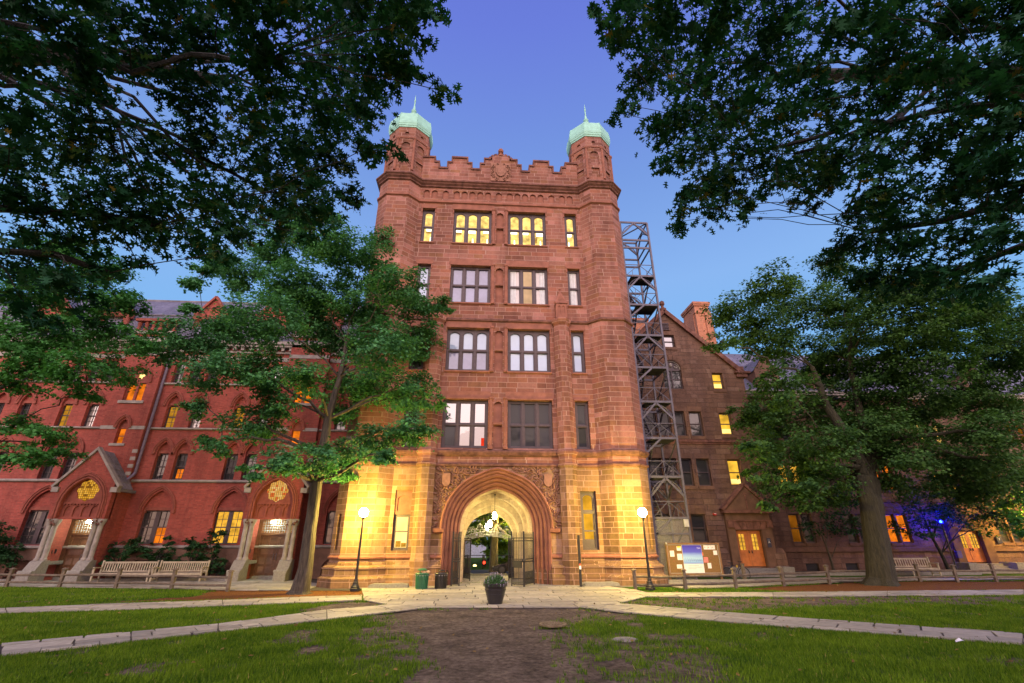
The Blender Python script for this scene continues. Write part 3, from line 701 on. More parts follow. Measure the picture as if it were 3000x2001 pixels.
# basement arches in the stone plinth
bas = []
mb = MB(); mb.panel(rect(-42, -6.4, 1.62, 13.3), holes, FY(BY), .26); mb.box(-42, -6.4, BY+.35, BY+.4, 0.1, 13.2)
mb.build('wall', M['brick'], BH)
bh_ = [pointed(c+.1, .7, .02, .5, .42) for c in GFC]
mb = MB(); mb.panel(rect(-42, -6.4, 0, 1.52), bh_, FY(BY-.12), .2); mb.box(-42, -6.4, BY+.1, BY+.3, -.1, 1.5)
mb.build('plinth', simple("plinth_brownstone", (.15, .085, .06), .9, var=.3, scale=2, bump=.3), BH)
for c in GFC:
    mb = MB()
    for k in range(7): mb.box(c-.6, c+.8, BY-.06, BY+.0, .06+.12*k, .1+.12*k)
    mb.build('louvre', M['dark_trim'], BH)
def band(name, z0, z1, proj, mat, x0=-42, x1=-6.4, y=BY, ov=.0):
    mb = MB(); mb.prism([(0, z0), (-proj*.6, z0+.01), (-proj, z0+(z1-z0)*.35), (-proj, z1-(z1-z0)*.2), (-proj*.5, z1), (0, z1)], lambda u, v: (x0, y+u+.0, v), lambda u, v: (x1, y+u, v)); return mb.build(name, M[mat], BH)
band('string_course', 1.50, 1.68, .22, 'pale'); band('string_course', 4.97, 5.13, .12, 'pale'); band('string_course', 8.0, 8.13, .12, 'pale'); band('string_course', 10.78, 10.92, .13, 'pale')
mb = MB()
for a, b in zip([-42]+GFC, GFC+[-6.4]): pass
mb.box(-42, -6.4, BY-.03, BY+.03, 12.48, 12.74); mb.build('lintel_band', M['pale'], BH)
mb = MB()
for k in range(72): x = -42+.5*k; mb.box(x, x+.2, BY-.26, BY+.02, 13.12, 13.34)
mb.box(-42, -6.4, BY-.1, BY+.02, 12.98, 13.12); mb.box(-42, -6.4, BY-.34, BY+.02, 13.34, 13.5); mb.box(-42, -6.4, BY-.42, BY+.02, 13.5, 13.72); mb.build('eaves_cornice', M['pale'], BH)
# windows
def sash(parent, x0, x1, z0, z1, y, pane, name='window', bars=True, twin=False):
    mb = MB(); j = .06
    cells = [(x0+j, x1-j)] if not twin else [(x0+j, (x0+x1)/2-.12), ((x0+x1)/2+.12, x1-j)]
    zm = z0+(z1-z0)*.5
    hs = [rect(a, b, z0+.07, zm-.03) for a, b in cells] + [rect(a, b, zm+.03, z1-.07) for a, b in cells]
    mb.panel(rect(x0, x1, z0, z1), hs, FY(y), .06)
    if bars:
        for a, b in cells:
            for zz0, zz1 in ((z0+.07, zm-.03), (zm+.03, z1-.07)):
                mb.box((a+b)/2-.012, (a+b)/2+.012, y+.03, y+.05, zz0, zz1); mb.box(a, b, y+.032, y+.048, (zz0+zz1)/2-.012, (zz0+zz1)/2+.012)
    f = mb.build(name, M['frame'], parent)
    parts = {}
    for i, (a, b) in enumerate(cells):
        for r, (c, d) in enumerate(((z0+.05, zm), (zm, z1-.05))):
            p = pane
            if pane == 'half': p = 'e_orange' if (i == 1 and r == 0) else 'p_dark'
            if pane == 'corner': p = 'p_darker'
            parts.setdefault((p, i), []).append((a, b, c, d))
    for (k, _i), L in parts.items():
        mb = MB()
        for a, b, c, d in L: mb.quad((a-.01, y+.06, c), (b+.01, y+.06, c), (b+.01, y+.06, d), (a-.01, y+.06, d))
        mb.build('pane', M[k], f)
    if pane == 'corner':
        mb = MB(); mb.quad((x0+.16, y+.056, z0+.1), (x0+.48, y+.056, z0+.1), (x0+.5, y+.056, z0+.62), (x0+.16, y+.056, z0+.62)); mb.build('lit_glass', M['e_orange'], f)
    return f
for x0, x1, z0, z1, y, p, tw in wins: sash(BH, x0, x1, z0, z1, y, p, twin=tw)
# roof with dormers
mb = MB(); mb.quad((-42, BY-.4, 13.7), (-6, BY-.4, 13.7), (-6, BY+.5, 15.75), (-42, BY+.5, 15.75)); mb.quad((-42, BY+.46, 15.75), (-6, BY+.46, 15.75), (-6, BY+5, 19.1), (-42, BY+5, 19.1)); mb.quad((-42, BY+9, 14), (-6, BY+9, 14), (-6, BY+5, 19.1), (-42, BY+5, 19.1))
mb.add([(-42, BY-.4, 13.7), (-42, BY+.5, 15.75), (-42, BY+5, 19.1), (-42, BY+9, 14)], [(0,1,2,3)]); rf = mb.build('roof', M['slate'], BH)
mb = MB(); mb.tube([(-42, BY+5, 19.12), (-6, BY+5, 19.12)], .09, 6); mb.tube([(-42, BY+.48, 15.77), (-6, BY+.48, 15.77)], .05, 6); mb.build('ridge', M['lead'], rf)
for i, c in enumerate([-28.0, -24.15, -18.05, -14.1, -10.6]):
    x, y = c, BY+.12
    mb = MB(); mb.panel([(x-.95, 13.7), (x+.95, 13.7), (x+.95, 15.75), (x, 17.0), (x-.95, 15.75)], [rect(x-.55, x+.55, 14.0, 15.45), rounded(x, .12, 15.95, 16.2, .12, 6)], FY(y), .2, cap_edge=False)
    mb.quad((x-.95, y, 13.7), (x-.95, y+1.6, 13.7), (x-.95, y+1.6, 15.75), (x-.95, y, 15.75)); mb.quad((x+.95, y, 13.7), (x+.95, y+1.6, 13.7), (x+.95, y+1.6, 15.75), (x+.95, y, 15.75)); mb.box(x-.2, x+.2, y+.15, y+.2, 15.8, 16.5)
    d = mb.build('dormer', M['brick'], BH)
    mb = MB(); mb.quad((x-1.05, y+.12, 15.66), (x-1.05, y+3.4, 15.66), (x, y+3.4, 17.02), (x, y+.12, 17.02)); mb.quad((x+1.05, y+.12, 15.66), (x+1.05, y+3.4, 15.66), (x, y+3.4, 17.02), (x, y+.12, 17.02)); mb.build('dormer_roof', M['slate'], d)
    mb = MB()
    for s in (-1, 1): mb.bar((x+s*.98, y, 15.72), (x, y, 17.05), .3, .14); mb.lathe([(.17, 0), (.19, .5), (.1, .6), (.03, .72)], (x+s*1.0, y, 15.3), 8); mb.tube([(x+s*.9, y-.03, 13.75), (x+s*.9, y-.03, 15.4)], .12, 8)
    mb.build('dormer_coping', M['brick_smooth'], d)
    sash(d, x-.55, x+.55, 14.0, 15.45, y+.15, 'p_sky', twin=True)
# stair bays and porches
for c, front in ((-21.07, 27.5), (-11.1, 27.4)):
    y = 28.66; hs = []; n0 = len(wins)
    hs.append(pointed(c, .24, 7.12, 8.12, .42)); hoodline(c, .36, 8.12, .6, y)
    hs.append(pointed(c, .56, 9.68, 10.9, .92)); hoodline(c, .70, 10.9, 1.1, y)
    mb = MB(); mb.panel(rect(c-1.22, c+1.22, 4.4, 14.1), hs, FY(y), .24)
    for s in (-1, 1): mb.quad((c+s*1.22, y, 0), (c+s*1.22, BY+.1, 0), (c+s*1.22, BY+.1, 14.1), (c+s*1.22, y, 14.1))
    bay = mb.build('stair_bay', M['brick'], BH)
    mb = MB(); mb.panel(pointed(c, .6, 9.6, 10.9, .98), [rect(c-.5, c-.07, 9.7, 10.82), rect(c+.07, c+.5, 9.7, 10.82), [(c+(.2+.045*math.cos(5*a))*math.cos(a), 11.3+(.2+.045*math.cos(5*a))*math.sin(a)) for a in np.linspace(0, 2*PI, 26)[:-1]]], FY(y+.14), .12); mb.box(c-.3, c+.3, y+.1, y+.22, 8.0, 8.08); mb.box(c-.26, c+.26, y+.16, y+.2, 8.0, 8.6); f = mb.build('tracery', M['brick_smooth'], bay)
    mb = MB(); mb.quad((c-.55, y+.30, 9.65), (c+.55, y+.30, 9.65), (c+.55, y+.30, 10.85), (c-.55, y+.30, 10.85)); mb.build('lit_glass', M['e_orange'], bay); mb = MB(); mb.quad((c-.26, y+.30, 7.1), (c+.26, y+.30, 7.1), (c+.26, y+.30, 8.1), (c-.26, y+.30, 8.1)); mb.build('lit_glass', M['e_orange'], bay)
    mb = MB(); mb.quad((c-.3, y+.30, 11.0), (c+.3, y+.30, 11.0), (c+.3, y+.30, 11.6), (c-.3, y+.30, 11.6)); mb.build('rosette_light', M['e_hot'], bay)
    mb = MB(); mb.box(c-.02, c+.02, y+.2, y+.24, 9.7, 10.82); mb.box(c-.24, c+.24, y+.2, y+.23, 7.55, 7.59); mb.build('glazing_bar', M['frame'], bay)
    for bx_ in [(c-.72, c+.72, y-.07, y+.1, 9.5, 9.67), (c-.42, c+.42, y-.06, y+.1, 6.97, 7.11)]: MB().box(*bx_).build('sill', M['pale'], bay)
    for bx_ in [(c-1.24, c-.38, y-.03, y+.05, 7.94, 8.14), (c+.38, c+1.24, y-.03, y+.05, 7.94, 8.14), (c-1.25, c+1.25, y-.03, y+.05, 12.6, 12.84), (c-1.28, c+1.28, y-.05, y+.36, 13.5, 13.6), (c-1.3, c+1.3, y-.08, y+.4, 14.05, 14.25)]: MB().box(*bx_).build('stone_band', M['pale'], bay)
    mb = MB()
    for k in range(6): mb.lathe([(.1, 14.25), (.14, 14.4), (.08, 14.6), (.13, 14.8), (.1, 14.95)], (c-1.1+.44*k, y+.15, 0), 8)
    mb.box(c-1.32, c+1.32, y-.06, y+.38, 14.95, 15.12); mb.build('balustrade', M['brick_smooth'], bay)
    # stepped stones on the bay edge beside the porch roof
    mb = MB()
    for k in range(5): mb.box(c+1.22-.26-.0, c+1.235, y-.012, y+.05, 4.9+.42*k, 5.1+.42*k)
    mb.build('quoin', M['pale'], bay)
    # ---- porch
    y = front; w = 1.42
    gable = [(c-w, 0.02), (c-.93, 0.02), (c-.93, 3.0), (c-.92, 3.001), (c+.92, 3.0), (c+.93, 3.0), (c+.93, 0.02), (c+w, 0.02), (c+w, 4.75), (c, 6.5), (c-w, 4.75)]
    mb = MB(); mb.panel(rect(c-w, c+w, 2.98, 4.75), [pointed(c, 1.02, 3.02, 3.5, 1.235)[0:] if False else [(c-1.0, 2.99), (c+1.0, 2.99), (c+1.0, 3.7), (c+.9, 4.1), (c+.62, 4.55), (c+.4, 4.7), (c-.4, 4.7), (c-.62, 4.55), (c-.9, 4.1), (c-1.0, 3.7)]], FY(y), .22)
    mb.v = []; mb.f = []
    AR = pointed(c, 1.0, 3.0, 3.72, 1.3)
    mb.panel([(c-w, 2.95), (c+w, 2.95), (c+w, 4.78), (c, 6.5), (c-w, 4.78)], [[(x, max(z, 2.96)) for x, z in AR]], FY(y), .24)
    for s in (-1, 1):
        x0, x1 = sorted((c+s*1.16, c+s*w)); mb.box(x0, x1, y+.32, BY, 0, 4.78)
        mb.quad((c+s*w, y, 2.95), (c+s*w, y+.4, 2.95), (c+s*w, y+.4, 4.78), (c+s*w, y, 4.78))
    po = mb.build('porch', M['brick'], BH)
    mb = MB(); mb.panel(AR, [[(c+(.545+.04*math.cos(8*a))*math.cos(a), 4.42+(.545+.04*math.cos(8*a))*math.sin(a)) for a in np.linspace(0, 2*PI, 49)[:-1]]] + [rounded(c-.66+.44*k, .17, 3.08, 3.42, .2, 7) for k in range(4)], FY(y+.18), .07)
    mb.box(c-1.0, c+1.0, y+.10, y+.2, 3.72, 3.80); mb.box(c-1.0, c+1.0, y+.12, y+.2, 3.0, 3.04)
    for k in range(12): mb.box(c-.95+.165*k, c-.87+.165*k, y+.12, y+.2, 3.66, 3.72)
    mb.build('tympanum', M['brick_smooth'], po)
    mb = MB(); mb.box(c-1.0, c+1.0, y+.25, y+.3, 2.97, 3.75); mb.build('blind_arcade', M['brick_smooth'], po)
    mb = MB(); mb.quad((c-.62, y+.25, 3.82), (c+.62, y+.25, 3.82), (c+.62, y+.25, 5.04), (c-.62, y+.25, 5.04))
    mo, t_, b_, o_ = newmat("leaded_rose_glass"); q_ = NB(t_); P_ = q_.xyz(q_.wpos()); sc = 9.5
    gx, gz = q_.m('MULTIPLY', P_[0], sc), q_.m('MULTIPLY', P_[2], sc); wn_ = q_.n("ShaderNodeTexWhiteNoise", noise_dimensions='2D'); q_.put(wn_.inputs["Vector"], q_.comb(q_.m('FLOOR', gx), q_.m('FLOOR', gz)))
    fx_, fz_ = q_.m('FRACT', gx), q_.m('FRACT', gz); ed = q_.m('MINIMUM', q_.m('MINIMUM', fx_, q_.m('SUBTRACT', 1, fx_)), q_.m('MINIMUM', fz_, q_.m('SUBTRACT', 1, fz_)))
    cc = q_.ramp(wn_.outputs["Value"], [(.0, (.9, .48, .12)), (.35, (1, .60, .20)), (.6, (.85, .40, .07)), (.84, (.8, .16, .03))] if front < 27.45 else [(0, (.75, .35, .03)), (.4, (.9, .46, .06)), (.72, (.6, .27, .025)), (.9, (.28, .11, .012))]); cc.node.color_ramp.interpolation = 'CONSTANT'
    em_ = q_.n("ShaderNodeEmission"); q_.put(em_.inputs[0], q_.mix(q_.rng(ed, .05, .09, 1, 0), cc, (.03, .012, .005))); em_.inputs[1].default_value = .95; t_.links.new(em_.outputs[0], o_.inputs[0])
    mb.build('rose_window', mo, po)
    mb = MB()
    for hw, d, r in ((1.03, -.03, .06), (1.15, -.05, .05), (1.24, -.02, .035)):
        P = pointed_line(c, hw, 3.72, 1.3*(hw/1.0)**.9, 9); P = [(P[0][0], 3.0)] + P + [(P[-1][0], 3.0)]; mb.tube([(x, y+d, z) for x, z in P], r, 8)
    mb.build('arch_moulding', M['brick_smooth'], po)
    mb = MB()
    for s in (-1, 1):
        mb.bar((c+s*(w+.22), y-.02, 4.55), (c, y-.02, 6.62), .34, .14, up=(0, 1, 0)) if False else mb.prism([(c+s*(w+.25), 4.52), (c, 6.52), (c, 6.70), (c+s*(w+.32), 4.62)], lambda u, v: (u, y-.09, v), lambda u, v: (u, y+.2, v))
        mb.box(*sorted((c+s*(w-.1), c+s*(w+.24))), y-.09, y+.25, 4.3, 4.56)
    mb.build('gable_coping', M['pale'], po)
    mb = MB()
    for s in (-1, 1):
        mb.quad((c+s*(w+.26), y+.18, 4.52), (c+s*(w+.26), 28.66, 4.52), (c, 28.66, 6.56), (c, y+.18, 6.56)); mb.quad((c+s*(w+.26), y+.18, 4.44), (c+s*(w+.26), 28.66, 4.44), (c, 28.66, 6.48), (c, y+.18, 6.48))
        mb.box(*sorted((c+s*(w+.02), c+s*(w+.27))), y+.2, 28.9, 4.36, 4.5)
        for k in range(1, 6): t_ = k/6; mb.bar((c+s*(w+.26)*t_, y+.2, 6.56-2.04*t_+.02), (c+s*(w+.26)*t_, 28.64, 6.56-2.04*t_+.02), .035, .03)
        for k in (1, 2): mb.bar((c+s*.1, y+.2+.4*k, 6.50), (c+s*(w+.2), y+.2+.4*k, 4.62), .02, .02)
    mb.build('porch_roof', M['lead'], po)
    for s in (-1, 1):
        for k, dx in enumerate((.98, 1.27)):
            mb = MB(); mb.lathe([(.15, .98), (.15, 1.06), (.115, 1.12), (.115, 2.62), (.13, 2.66), (.2, 2.86), (.2, 2.97)], (c+s*dx, y+.14, 0), 12); mb.build('column', M['pale'], po)
        mb = MB()
        for k in range(24): a = rgb.uniform(0, 2*PI); mb.sphere((c+s*rgb.uniform(.86, 1.4), y+.02+rgb.uniform(-.08, .2), rgb.uniform(2.68, 2.92)), rgb.uniform(.04, .07), 6)
        mb.build('capital', M['dark_trim'], po)
        mb = MB(); x0, x1 = sorted((c+s*.84, c+s*1.44)); mb.prism([(0, 0), (0, .44), (.05, .52), (.14, .54), (.2, .5), (.5, .94), (.62, 1.0), (.95, 1.0), (.95, 0)], lambda u, v: (x0, y-.55+u, v), lambda u, v: (x1, y-.55+u, v))
        mb.tube([(x0-.03, y-.46, .47), (x1+.03, y-.46, .47)], .085, 10); mb.build('cheek_wall', M['granite'], po)
        mb = MB(); mb.box(*sorted((c+s*.92, c+s*1.16)), y+.36, BY-.1, .78, .94); mb.build('reveal_course', M['granite'], po)
    mb = MB(); mb.box(c-1.16, c+1.16, y+.38, BY, 0, .03); mb.box(c-.86, c+.86, BY-.55, BY, .03, .17); mb.build('step', M['granite'], po)
    mb = MB(); mb.box(c-1.16, c+1.16, y+.3, BY, 3.0, 3.06); mb.build('porch_ceiling', M['cream'], po)
    # door: frame, two panelled leaves, leaded transom
    d = c+.0; yd = BY-.18
    mb = MB(); mb.panel(rect(c-1.16, c+1.16, .17, 3.0), [rect(c-.95, c+.95, .18, 2.2), rect(c-.95, c+.95, 2.3, 2.94)], FY(yd), .12); mb.build('door_frame', M['door'], po)
    for s in (-1, 1):
        x0, x1 = sorted((c+s*.01, c+s*.94)); mb = MB(); hs = [rect(x0+.12, x0+.42, .3, .62), rect(x0+.51, x0+.81, .3, .62), rect(x0+.12, x0+.42, .74, 1.06), rect(x0+.51, x0+.81, .74, 1.06), rect(x0+.14, x0+.79, 1.22, 1.48), rect(x0+.12, x0+.42, 1.64, 2.04), rect(x0+.51, x0+.81, 1.64, 2.04)]
        mb.panel(rect(x0, x1, .18, 2.19), hs, FY(yd+.05), .035); mb.box(x0, x1, yd+.085, yd+.12, .18, 2.19); dl = mb.build('door', M['door'], po)
        mb = MB(); mb.quad((x0+.15, yd+.08, 1.23), (x0+.78, yd+.08, 1.23), (x0+.78, yd+.08, 1.47), (x0+.15, yd+.08, 1.47)); mb.build('door_light', M['e_orange'], dl)
        mb = MB(); mb.tube([(c+s*.07, yd+.0, .95), (c+s*.07, yd-.05, 1.0), (c+s*.07, yd-.05, 1.2), (c+s*.07, yd+.0, 1.25)], .018, 6); mb.build('handle', M['steel'], dl)
    mb = MB()
    for k in range(1, 14): mb.box(c-.95+.136*k-.008, c-.95+.136*k+.008, yd+.05, yd+.07, 2.3, 2.94)
    for k in range(1, 5): mb.box(c-.95, c+.95, yd+.052, yd+.068, 2.3+.128*k-.008, 2.3+.128*k+.008)
    tr = mb.build('transom_bars', M['iron_pale'], po)
    mb = MB(); mb.quad((c-.95, yd+.075, 2.29), (c+.95, yd+.075, 2.29), (c+.95, yd+.075, 2.95), (c-.95, yd+.075, 2.95)); mb.build('transom_glass', emis("transom_glow", (.75, .33, .12), .5, .3, 4), po)
    mb = MB(); mb.lathe([(.02, -.02), (.10, 0.0), (.13, .05), (.1, .1), (.03, .12)], (c-.3 if front < 27.45 else c-.05, yd-.28, 2.80), 10); mb.build('porch_light', emis("porch_lamp", (.92, 1, .74), 230), po)
    mb = MB(); mb.box(c-1.165, c-1.145, y+.9, y+1.0, 1.3, 1.5); mb.box(c-1.165, c-1.145, y+.7, y+.76, 1.3, 1.45); mb.build('entry_panel', M['frame_black'], po)
# downpipe
mb = MB(); x = -19.72; mb.tube([(x+.35, BY-.3, 13.3), (x+.3, BY-.22, 13.0), (x, BY-.14, 12.85), (x, BY-.14, 5.5), (x+.02, BY-.3, 5.3), (x-.05, BY-.5, 5.1), (x-.02, BY-.16, 4.7), (x-.02, BY-.2, .2)], .085, 8)
mb.lathe([(.1, 0), (.18, .25), (.18, .4)], (x, BY-.16, 12.85), 8); mb.build('downpipe', M['blue_paint'], BH)
# ================================================================== BROWNSTONE HALL (right)
RY, MY = 29.0, 31.0
RH = empty('brownstone_hall', (20, RY, 0), 'rough brownstone hall with a steep gable and brick chimney right of the gate tower', 'building')
gx, gzt, gex = 12.7, 16.85, 4.9          # gable apex and half width
RW = []; hs = []
def rwin(x0, x1, z0, z1, pane, tall=None):
    hs.append(rect(x0, x1, z0, z1)); RW.append((x0, x1, z0, z1, pane))
for x0, x1, p in [(10.4, 11.2, 'p_dark'), (11.4, 12.15, 'p_dark'), (12.4, 13.12, 'p_darker'), (13.42, 14.24, 'p_dark')]:
    rwin(x0, x1, 4.97, 6.6, p); rwin(x0, x1, 8.03, 9.62, p if x0 > 13 else 'p_darker')
rwin(15.45, 16.25, 5.0, 6.57, 'e_room'); rwin(15.45, 16.22, 8.14, 9.56, 'e_room'); rwin(15.45, 16.16, 11.2, 12.32, 'e_room'); rwin(12.4, 13.2, 14.16, 15.05, 'p_sky')
rwin(12.6, 13.46, 1.8, 3.33, 'p_darker'); rwin(10.4, 11.3, 1.8, 3.33, 'p_darker')
M['e_room'] = emis("lit_study", (1, .55, .05), .95, .35, 1.6)
hs.append(rounded(12.72, .64, 11.15, 12.55, .62, 10))
hs.append(rect(15.02, 16.72, .48, 2.42))
mb = MB(); W0, W1 = 7.9, 17.6
mb.panel([(W0, 0), (W1, 0), (W1, 12.3), (gx, gzt), (W0, 12.4)], hs, FY(RY), .22)
mb.quad((W1, RY, 0), (W1, MY+.2, 0), (W1, MY+.2, 12.3), (W1, RY, 12.3)); mb.box(W0, W1, RY+.4, RY+.45, 0, 12)
wing = mb.build('gable_wall', M['ashlar_rock'], RH)
def rsash(x0, x1, z0, z1, y, p):
    f = sash(RH, x0, x1, z0, z1, y, p if p in M else 'p_dark', bars=False); return f
for x0, x1, z0, z1, p in RW:
    f = sash(RH, x0, x1, z0, z1, RY+.16, p, bars=False)
    if p == 'e_room':
        mb = MB(); mb.box(x0+.08, x1-.08, RY+.19, RY+.2, z0+.12, z0+.4); mb.build('lamp_glow', M['e_hot'], f)
for x0, x1, z0, z1, p in RW:
    MB().box(x0-.095, x1+.095, RY-.02, RY+.03, z1+.02, z1+.34).build('lintel', M['smooth_dark'], RH)
    mb = MB(); mb.box(x0-.095, x1+.095, RY-.05, RY+.03, z0-.22, z0-.02); mb.box(x0-.09, x0-.01, RY-.015, RY+.03, z0, z1); mb.box(x1+.01, x1+.09, RY-.015, RY+.03, z0, z1)
    mb.build('window_dressing', M['smooth_dark'], RH)
# arched window with carved tympanum
mb = MB(); mb.panel(rounded(12.72, .64, 11.15, 12.55, .62, 10), [rect(12.13, 12.68, 11.22, 11.82), rect(12.76, 13.31, 11.22, 11.82), rect(12.13, 12.68, 11.88, 12.45), rect(12.76, 13.31, 11.88, 12.45)], FY(RY+.14), .08); f = mb.build('window', M['frame'], RH)
mb = MB(); mb.quad((12.08, RY+.2, 11.15), (13.36, RY+.2, 11.15), (13.36, RY+.2, 12.5), (12.08, RY+.2, 12.5)); mb.build('pane', M['p_dark'], f)
mb = MB()
for s in (-1, 1): mb.tube([(12.72+s*(.3+.022*t*math.cos(t)), RY+.11, 12.74+.018*t*math.sin(t)) for t in np.linspace(.3, 8, 16)], .03, 6)
mb.sphere((12.72, RY+.12, 12.85), .12, 8, 1.3); mb.tube([(12.72+.6*math.cos(a), RY+.1, 12.55+.58*math.sin(a)) for a in np.linspace(0, PI, 12)], .04, 6); mb.build('carved_lunette', M['pale'], f)
mb = MB()
for i in range(9):
    a0, a1 = PI*i/9+.02, PI*(i+1)/9-.02
    mb.prism([(12.72+r*math.cos(a), 12.55+r*.97*math.sin(a)) for r, a in ((.68, a0), (1.05, a0), (1.05, a1), (.68, a1))], lambda u, v: (u, RY-.03, v), lambda u, v: (u, RY+.05, v))
mb.build('voussoir', M['smooth_dark'], RH)
mb = MB(); mb.box(12.35, 13.05, RY-.02, RY+.04, 15.35, 16.05); mb.build('vent_surround', M['smooth_dark'], RH)
mb = MB()
for k in range(5): mb.prism([(0, 15.45+.11*k), (-.05, 15.43+.11*k), (-.05, 15.46+.11*k), (0, 15.53+.11*k)], lambda u, v: (12.48, RY-.02+u, v), lambda u, v: (12.92, RY-.02+u, v))
mb.build('gable_vent', M['frame'], RH)
mb = MB()
for s in (-1, 1): 
    mb.bar((gx+s*gex, RY+.05, 12.38), (gx, RY+.05, gzt+.08), .5, .22)
    mb.bar((gx+s*gex*.99, RY-.05, 12.2), (gx, RY-.05, gzt-.1), .3, .08)
mb.box(17.0, 18.05, RY-.25, RY+.6, 12.3, 12.42); mb.box(17.1, 17.85, RY-.15, RY+.5, 12.05, 12.3); mb.box(17.2, 17.7, RY-.1, RY+.4, 12.42, 12.8)
mb.lathe([(.22, gzt-.1), (.26, gzt+.25), (.12, gzt+.35), (.10, gzt+.5), (.19, gzt+.62), (.17, gzt+.8), (.03, gzt+.92)], (gx, RY+.05, 0), 8); mb.build('gable_coping', M['dark_trim'], RH)
mb = MB(); mb.box(7.9, 17.62, RY-.06, RY+.03, 7.5, 7.62); mb.box(7.9, 17.64, RY-.12, RY+.03, 7.62, 7.78); mb.build('string_course', M['dark_trim'], RH)
mb = MB()                                  # rubble plinth, battered corner
mb.prism([(RY-.0, 1.45), (RY-.22, 1.2), (RY-.3, 0), (RY, 0)], lambda u, v: (7.9, u, v), lambda u, v: (14.45, u, v)); mb.prism([(RY-.0, 1.45), (RY-.22, 1.2), (RY-.3, 0), (RY, 0)], lambda u, v: (17.2, u, v), lambda u, v: (17.85, u, v)); mb.build('plinth', M['ashlar_rock'], RH)
# porch of the gable wing
mb = MB(); mb.panel(rect(14.6, 17.32, .0, 3.4), [rect(15.08, 16.68, .4, 2.45)], FY(RY-.22), .22, cap_edge=True); mb.prism([(14.5, 3.5), (17.48, 3.5), (16.0, 4.95)], lambda u, v: (u, RY-.3, v), lambda u, v: (u, RY+.05, v)); mb.build('doorway', M['smooth_dark'], RH)
mb = MB(); mb.box(14.45, 17.5, RY-.42, RY, 3.38, 3.56); mb.box(14.62, 17.32, RY-.3, RY, 2.92, 3.0)
for s in (-1, 1): mb.bar((16.0+s*1.58, RY-.22, 3.56), (16.0, RY-.22, 5.05), .42, .15); mb.box(*sorted((16.0+s*1.0, 16.0+s*1.36)), RY-.34, RY-.2, 2.58, 2.92)
mb.box(15.96, 16.04, RY-.33, RY-.28, 3.62, 4.4); mb.tube([(16+.12*math.cos(a), RY-.31, 4.4+.12*math.sin(a)) for a in np.linspace(0, PI, 8)], .03, 5)
for k in range(5): a0 = -.95+.38*k; mb.prism([(16+a0+.01, 2.48), (16+a0+.37, 2.48), (16+(a0+.37)*1.2, 2.9), (16+(a0+.01)*1.2, 2.9)], lambda u, v: (u, RY-.25, v), lambda u, v: (u, RY-.2, v))
mb.build('pediment', M['dark_trim'], RH)
mb = MB()
for k in range(3): mb.box(14.7-.0*k, 17.0, RY-1.0+.26*k, RY-.2, .14*k, .14*(k+1))
mb.box(14.0, 14.62, RY-1.0, RY-.2, 0, .5); mb.box(17.05, 17.7, RY-1.0, RY-.2, 0, .5); mb.build('step', M['granite'], RH)
def pair_door(parent, x0, x1, z0, z1, y, nx, nz, glow):
    xm = (x0+x1)/2
    for s, a, b in ((0, x0, xm-.006), (1, xm+.006, x1)):
        g0, g1, gz0, gz1 = a+(b-a)*.28, b-(b-a)*.28, z0+(z1-z0)*.45, z0+(z1-z0)*.90
        if nx == 3: g0, g1 = a+(b-a)*.17, b-(b-a)*.17
        mb = MB(); mb.panel(rect(a, b, z0, z1), [rect(g0, g1, gz0, gz1), rect(a+.12, b-.12, z0+.1, z0+(z1-z0)*.36)], FY(y), .03); mb.quad((a+.1, y+.02, z0+.08), (b-.1, y+.02, z0+.08), (b-.1, y+.02, z0+.8), (a+.1, y+.02, z0+.8))
        d = mb.build('door', M['door_orange'], parent)
        mb = MB(); mb.quad((g0, y+.03, gz0), (g1, y+.03, gz0), (g1, y+.03, gz1), (g0, y+.03, gz1)); mb.build('door_light', M[glow], d)
        mb = MB()
        for k in range(1, nx): xx = g0+(g1-g0)*k/nx; mb.box(xx-.013, xx+.013, y+.0, y+.025, gz0, gz1)
        for k in range(1, nz): zz = gz0+(gz1-gz0)*k/nz; mb.box(g0, g1, y+.001, y+.024, zz-.013, zz+.013)
        mb.build('glazing_bar', M['door'], d)
        mb = MB(); hx = xm+(-.09 if s == 0 else .09); mb.box(hx-.02, hx+.02, y-.05, y, z0+(z1-z0)*.36, z0+(z1-z0)*.44); mb.build('handle', M['frame_black'], d)
pair_door(RH, 15.1, 16.66, .5, 2.42, RY+.02, 2, 4, 'e_gold')
# main range
hs = []; RW = []
def rw2(x0, x1, z0, z1, p): hs.append(rect(x0, x1, z0, z1)); RW.append((x0, x1, z0, z1, p))
for c, ps in [(20.7, ('e_dimamber', 'p_darker', 'p_darker', 'p_darker')), (24.4, ('p_darker', 'p_darker', 'p_darker', 'e_orange')), (27.2, ('e_orange', 'e_orange', 'e_orange', 'p_darker')), (34.9, ('p_darker', 'e_gold', 'p_darker', 'p_darker')), (38.4, ('p_darker', 'p_darker', 'e_dimamber', 'e_gold')), (42, ('p_darker',)*4)]:
    for k in (-1, 1):
        rw2(c+k*.42-.36, c+k*.42+.36, 1.72, 3.45, ps[0] if (k < 0 or ps[0] == 'e_orange') else 'p_darker'); rw2(c+k*.42-.33, c+k*.42+.33, 4.98, 6.6, ps[1] if (c != 20.7) else 'e_gold'); rw2(c+k*.42-.33, c+k*.42+.33, 8.1, 9.6, ps[2])
for k in (-1, 1): rw2(31.75+k*.6-.3, 31.75+k*.6+.3, 4.6, 6.2, 'e_gold'); rw2(31.75+k*.6-.3, 31.75+k*.6+.3, 8.1, 9.6, 'e_hotdim')
M['e_dimamber'] = emis("dim_amber_room", (.5, .16, .01), .35, .4, 2); M['e_hotdim'] = emis("lit_warm", (1, .6, .15), 1.0, .3, 2)
hs.append(rect(30.95, 32.55, .55, 2.45))
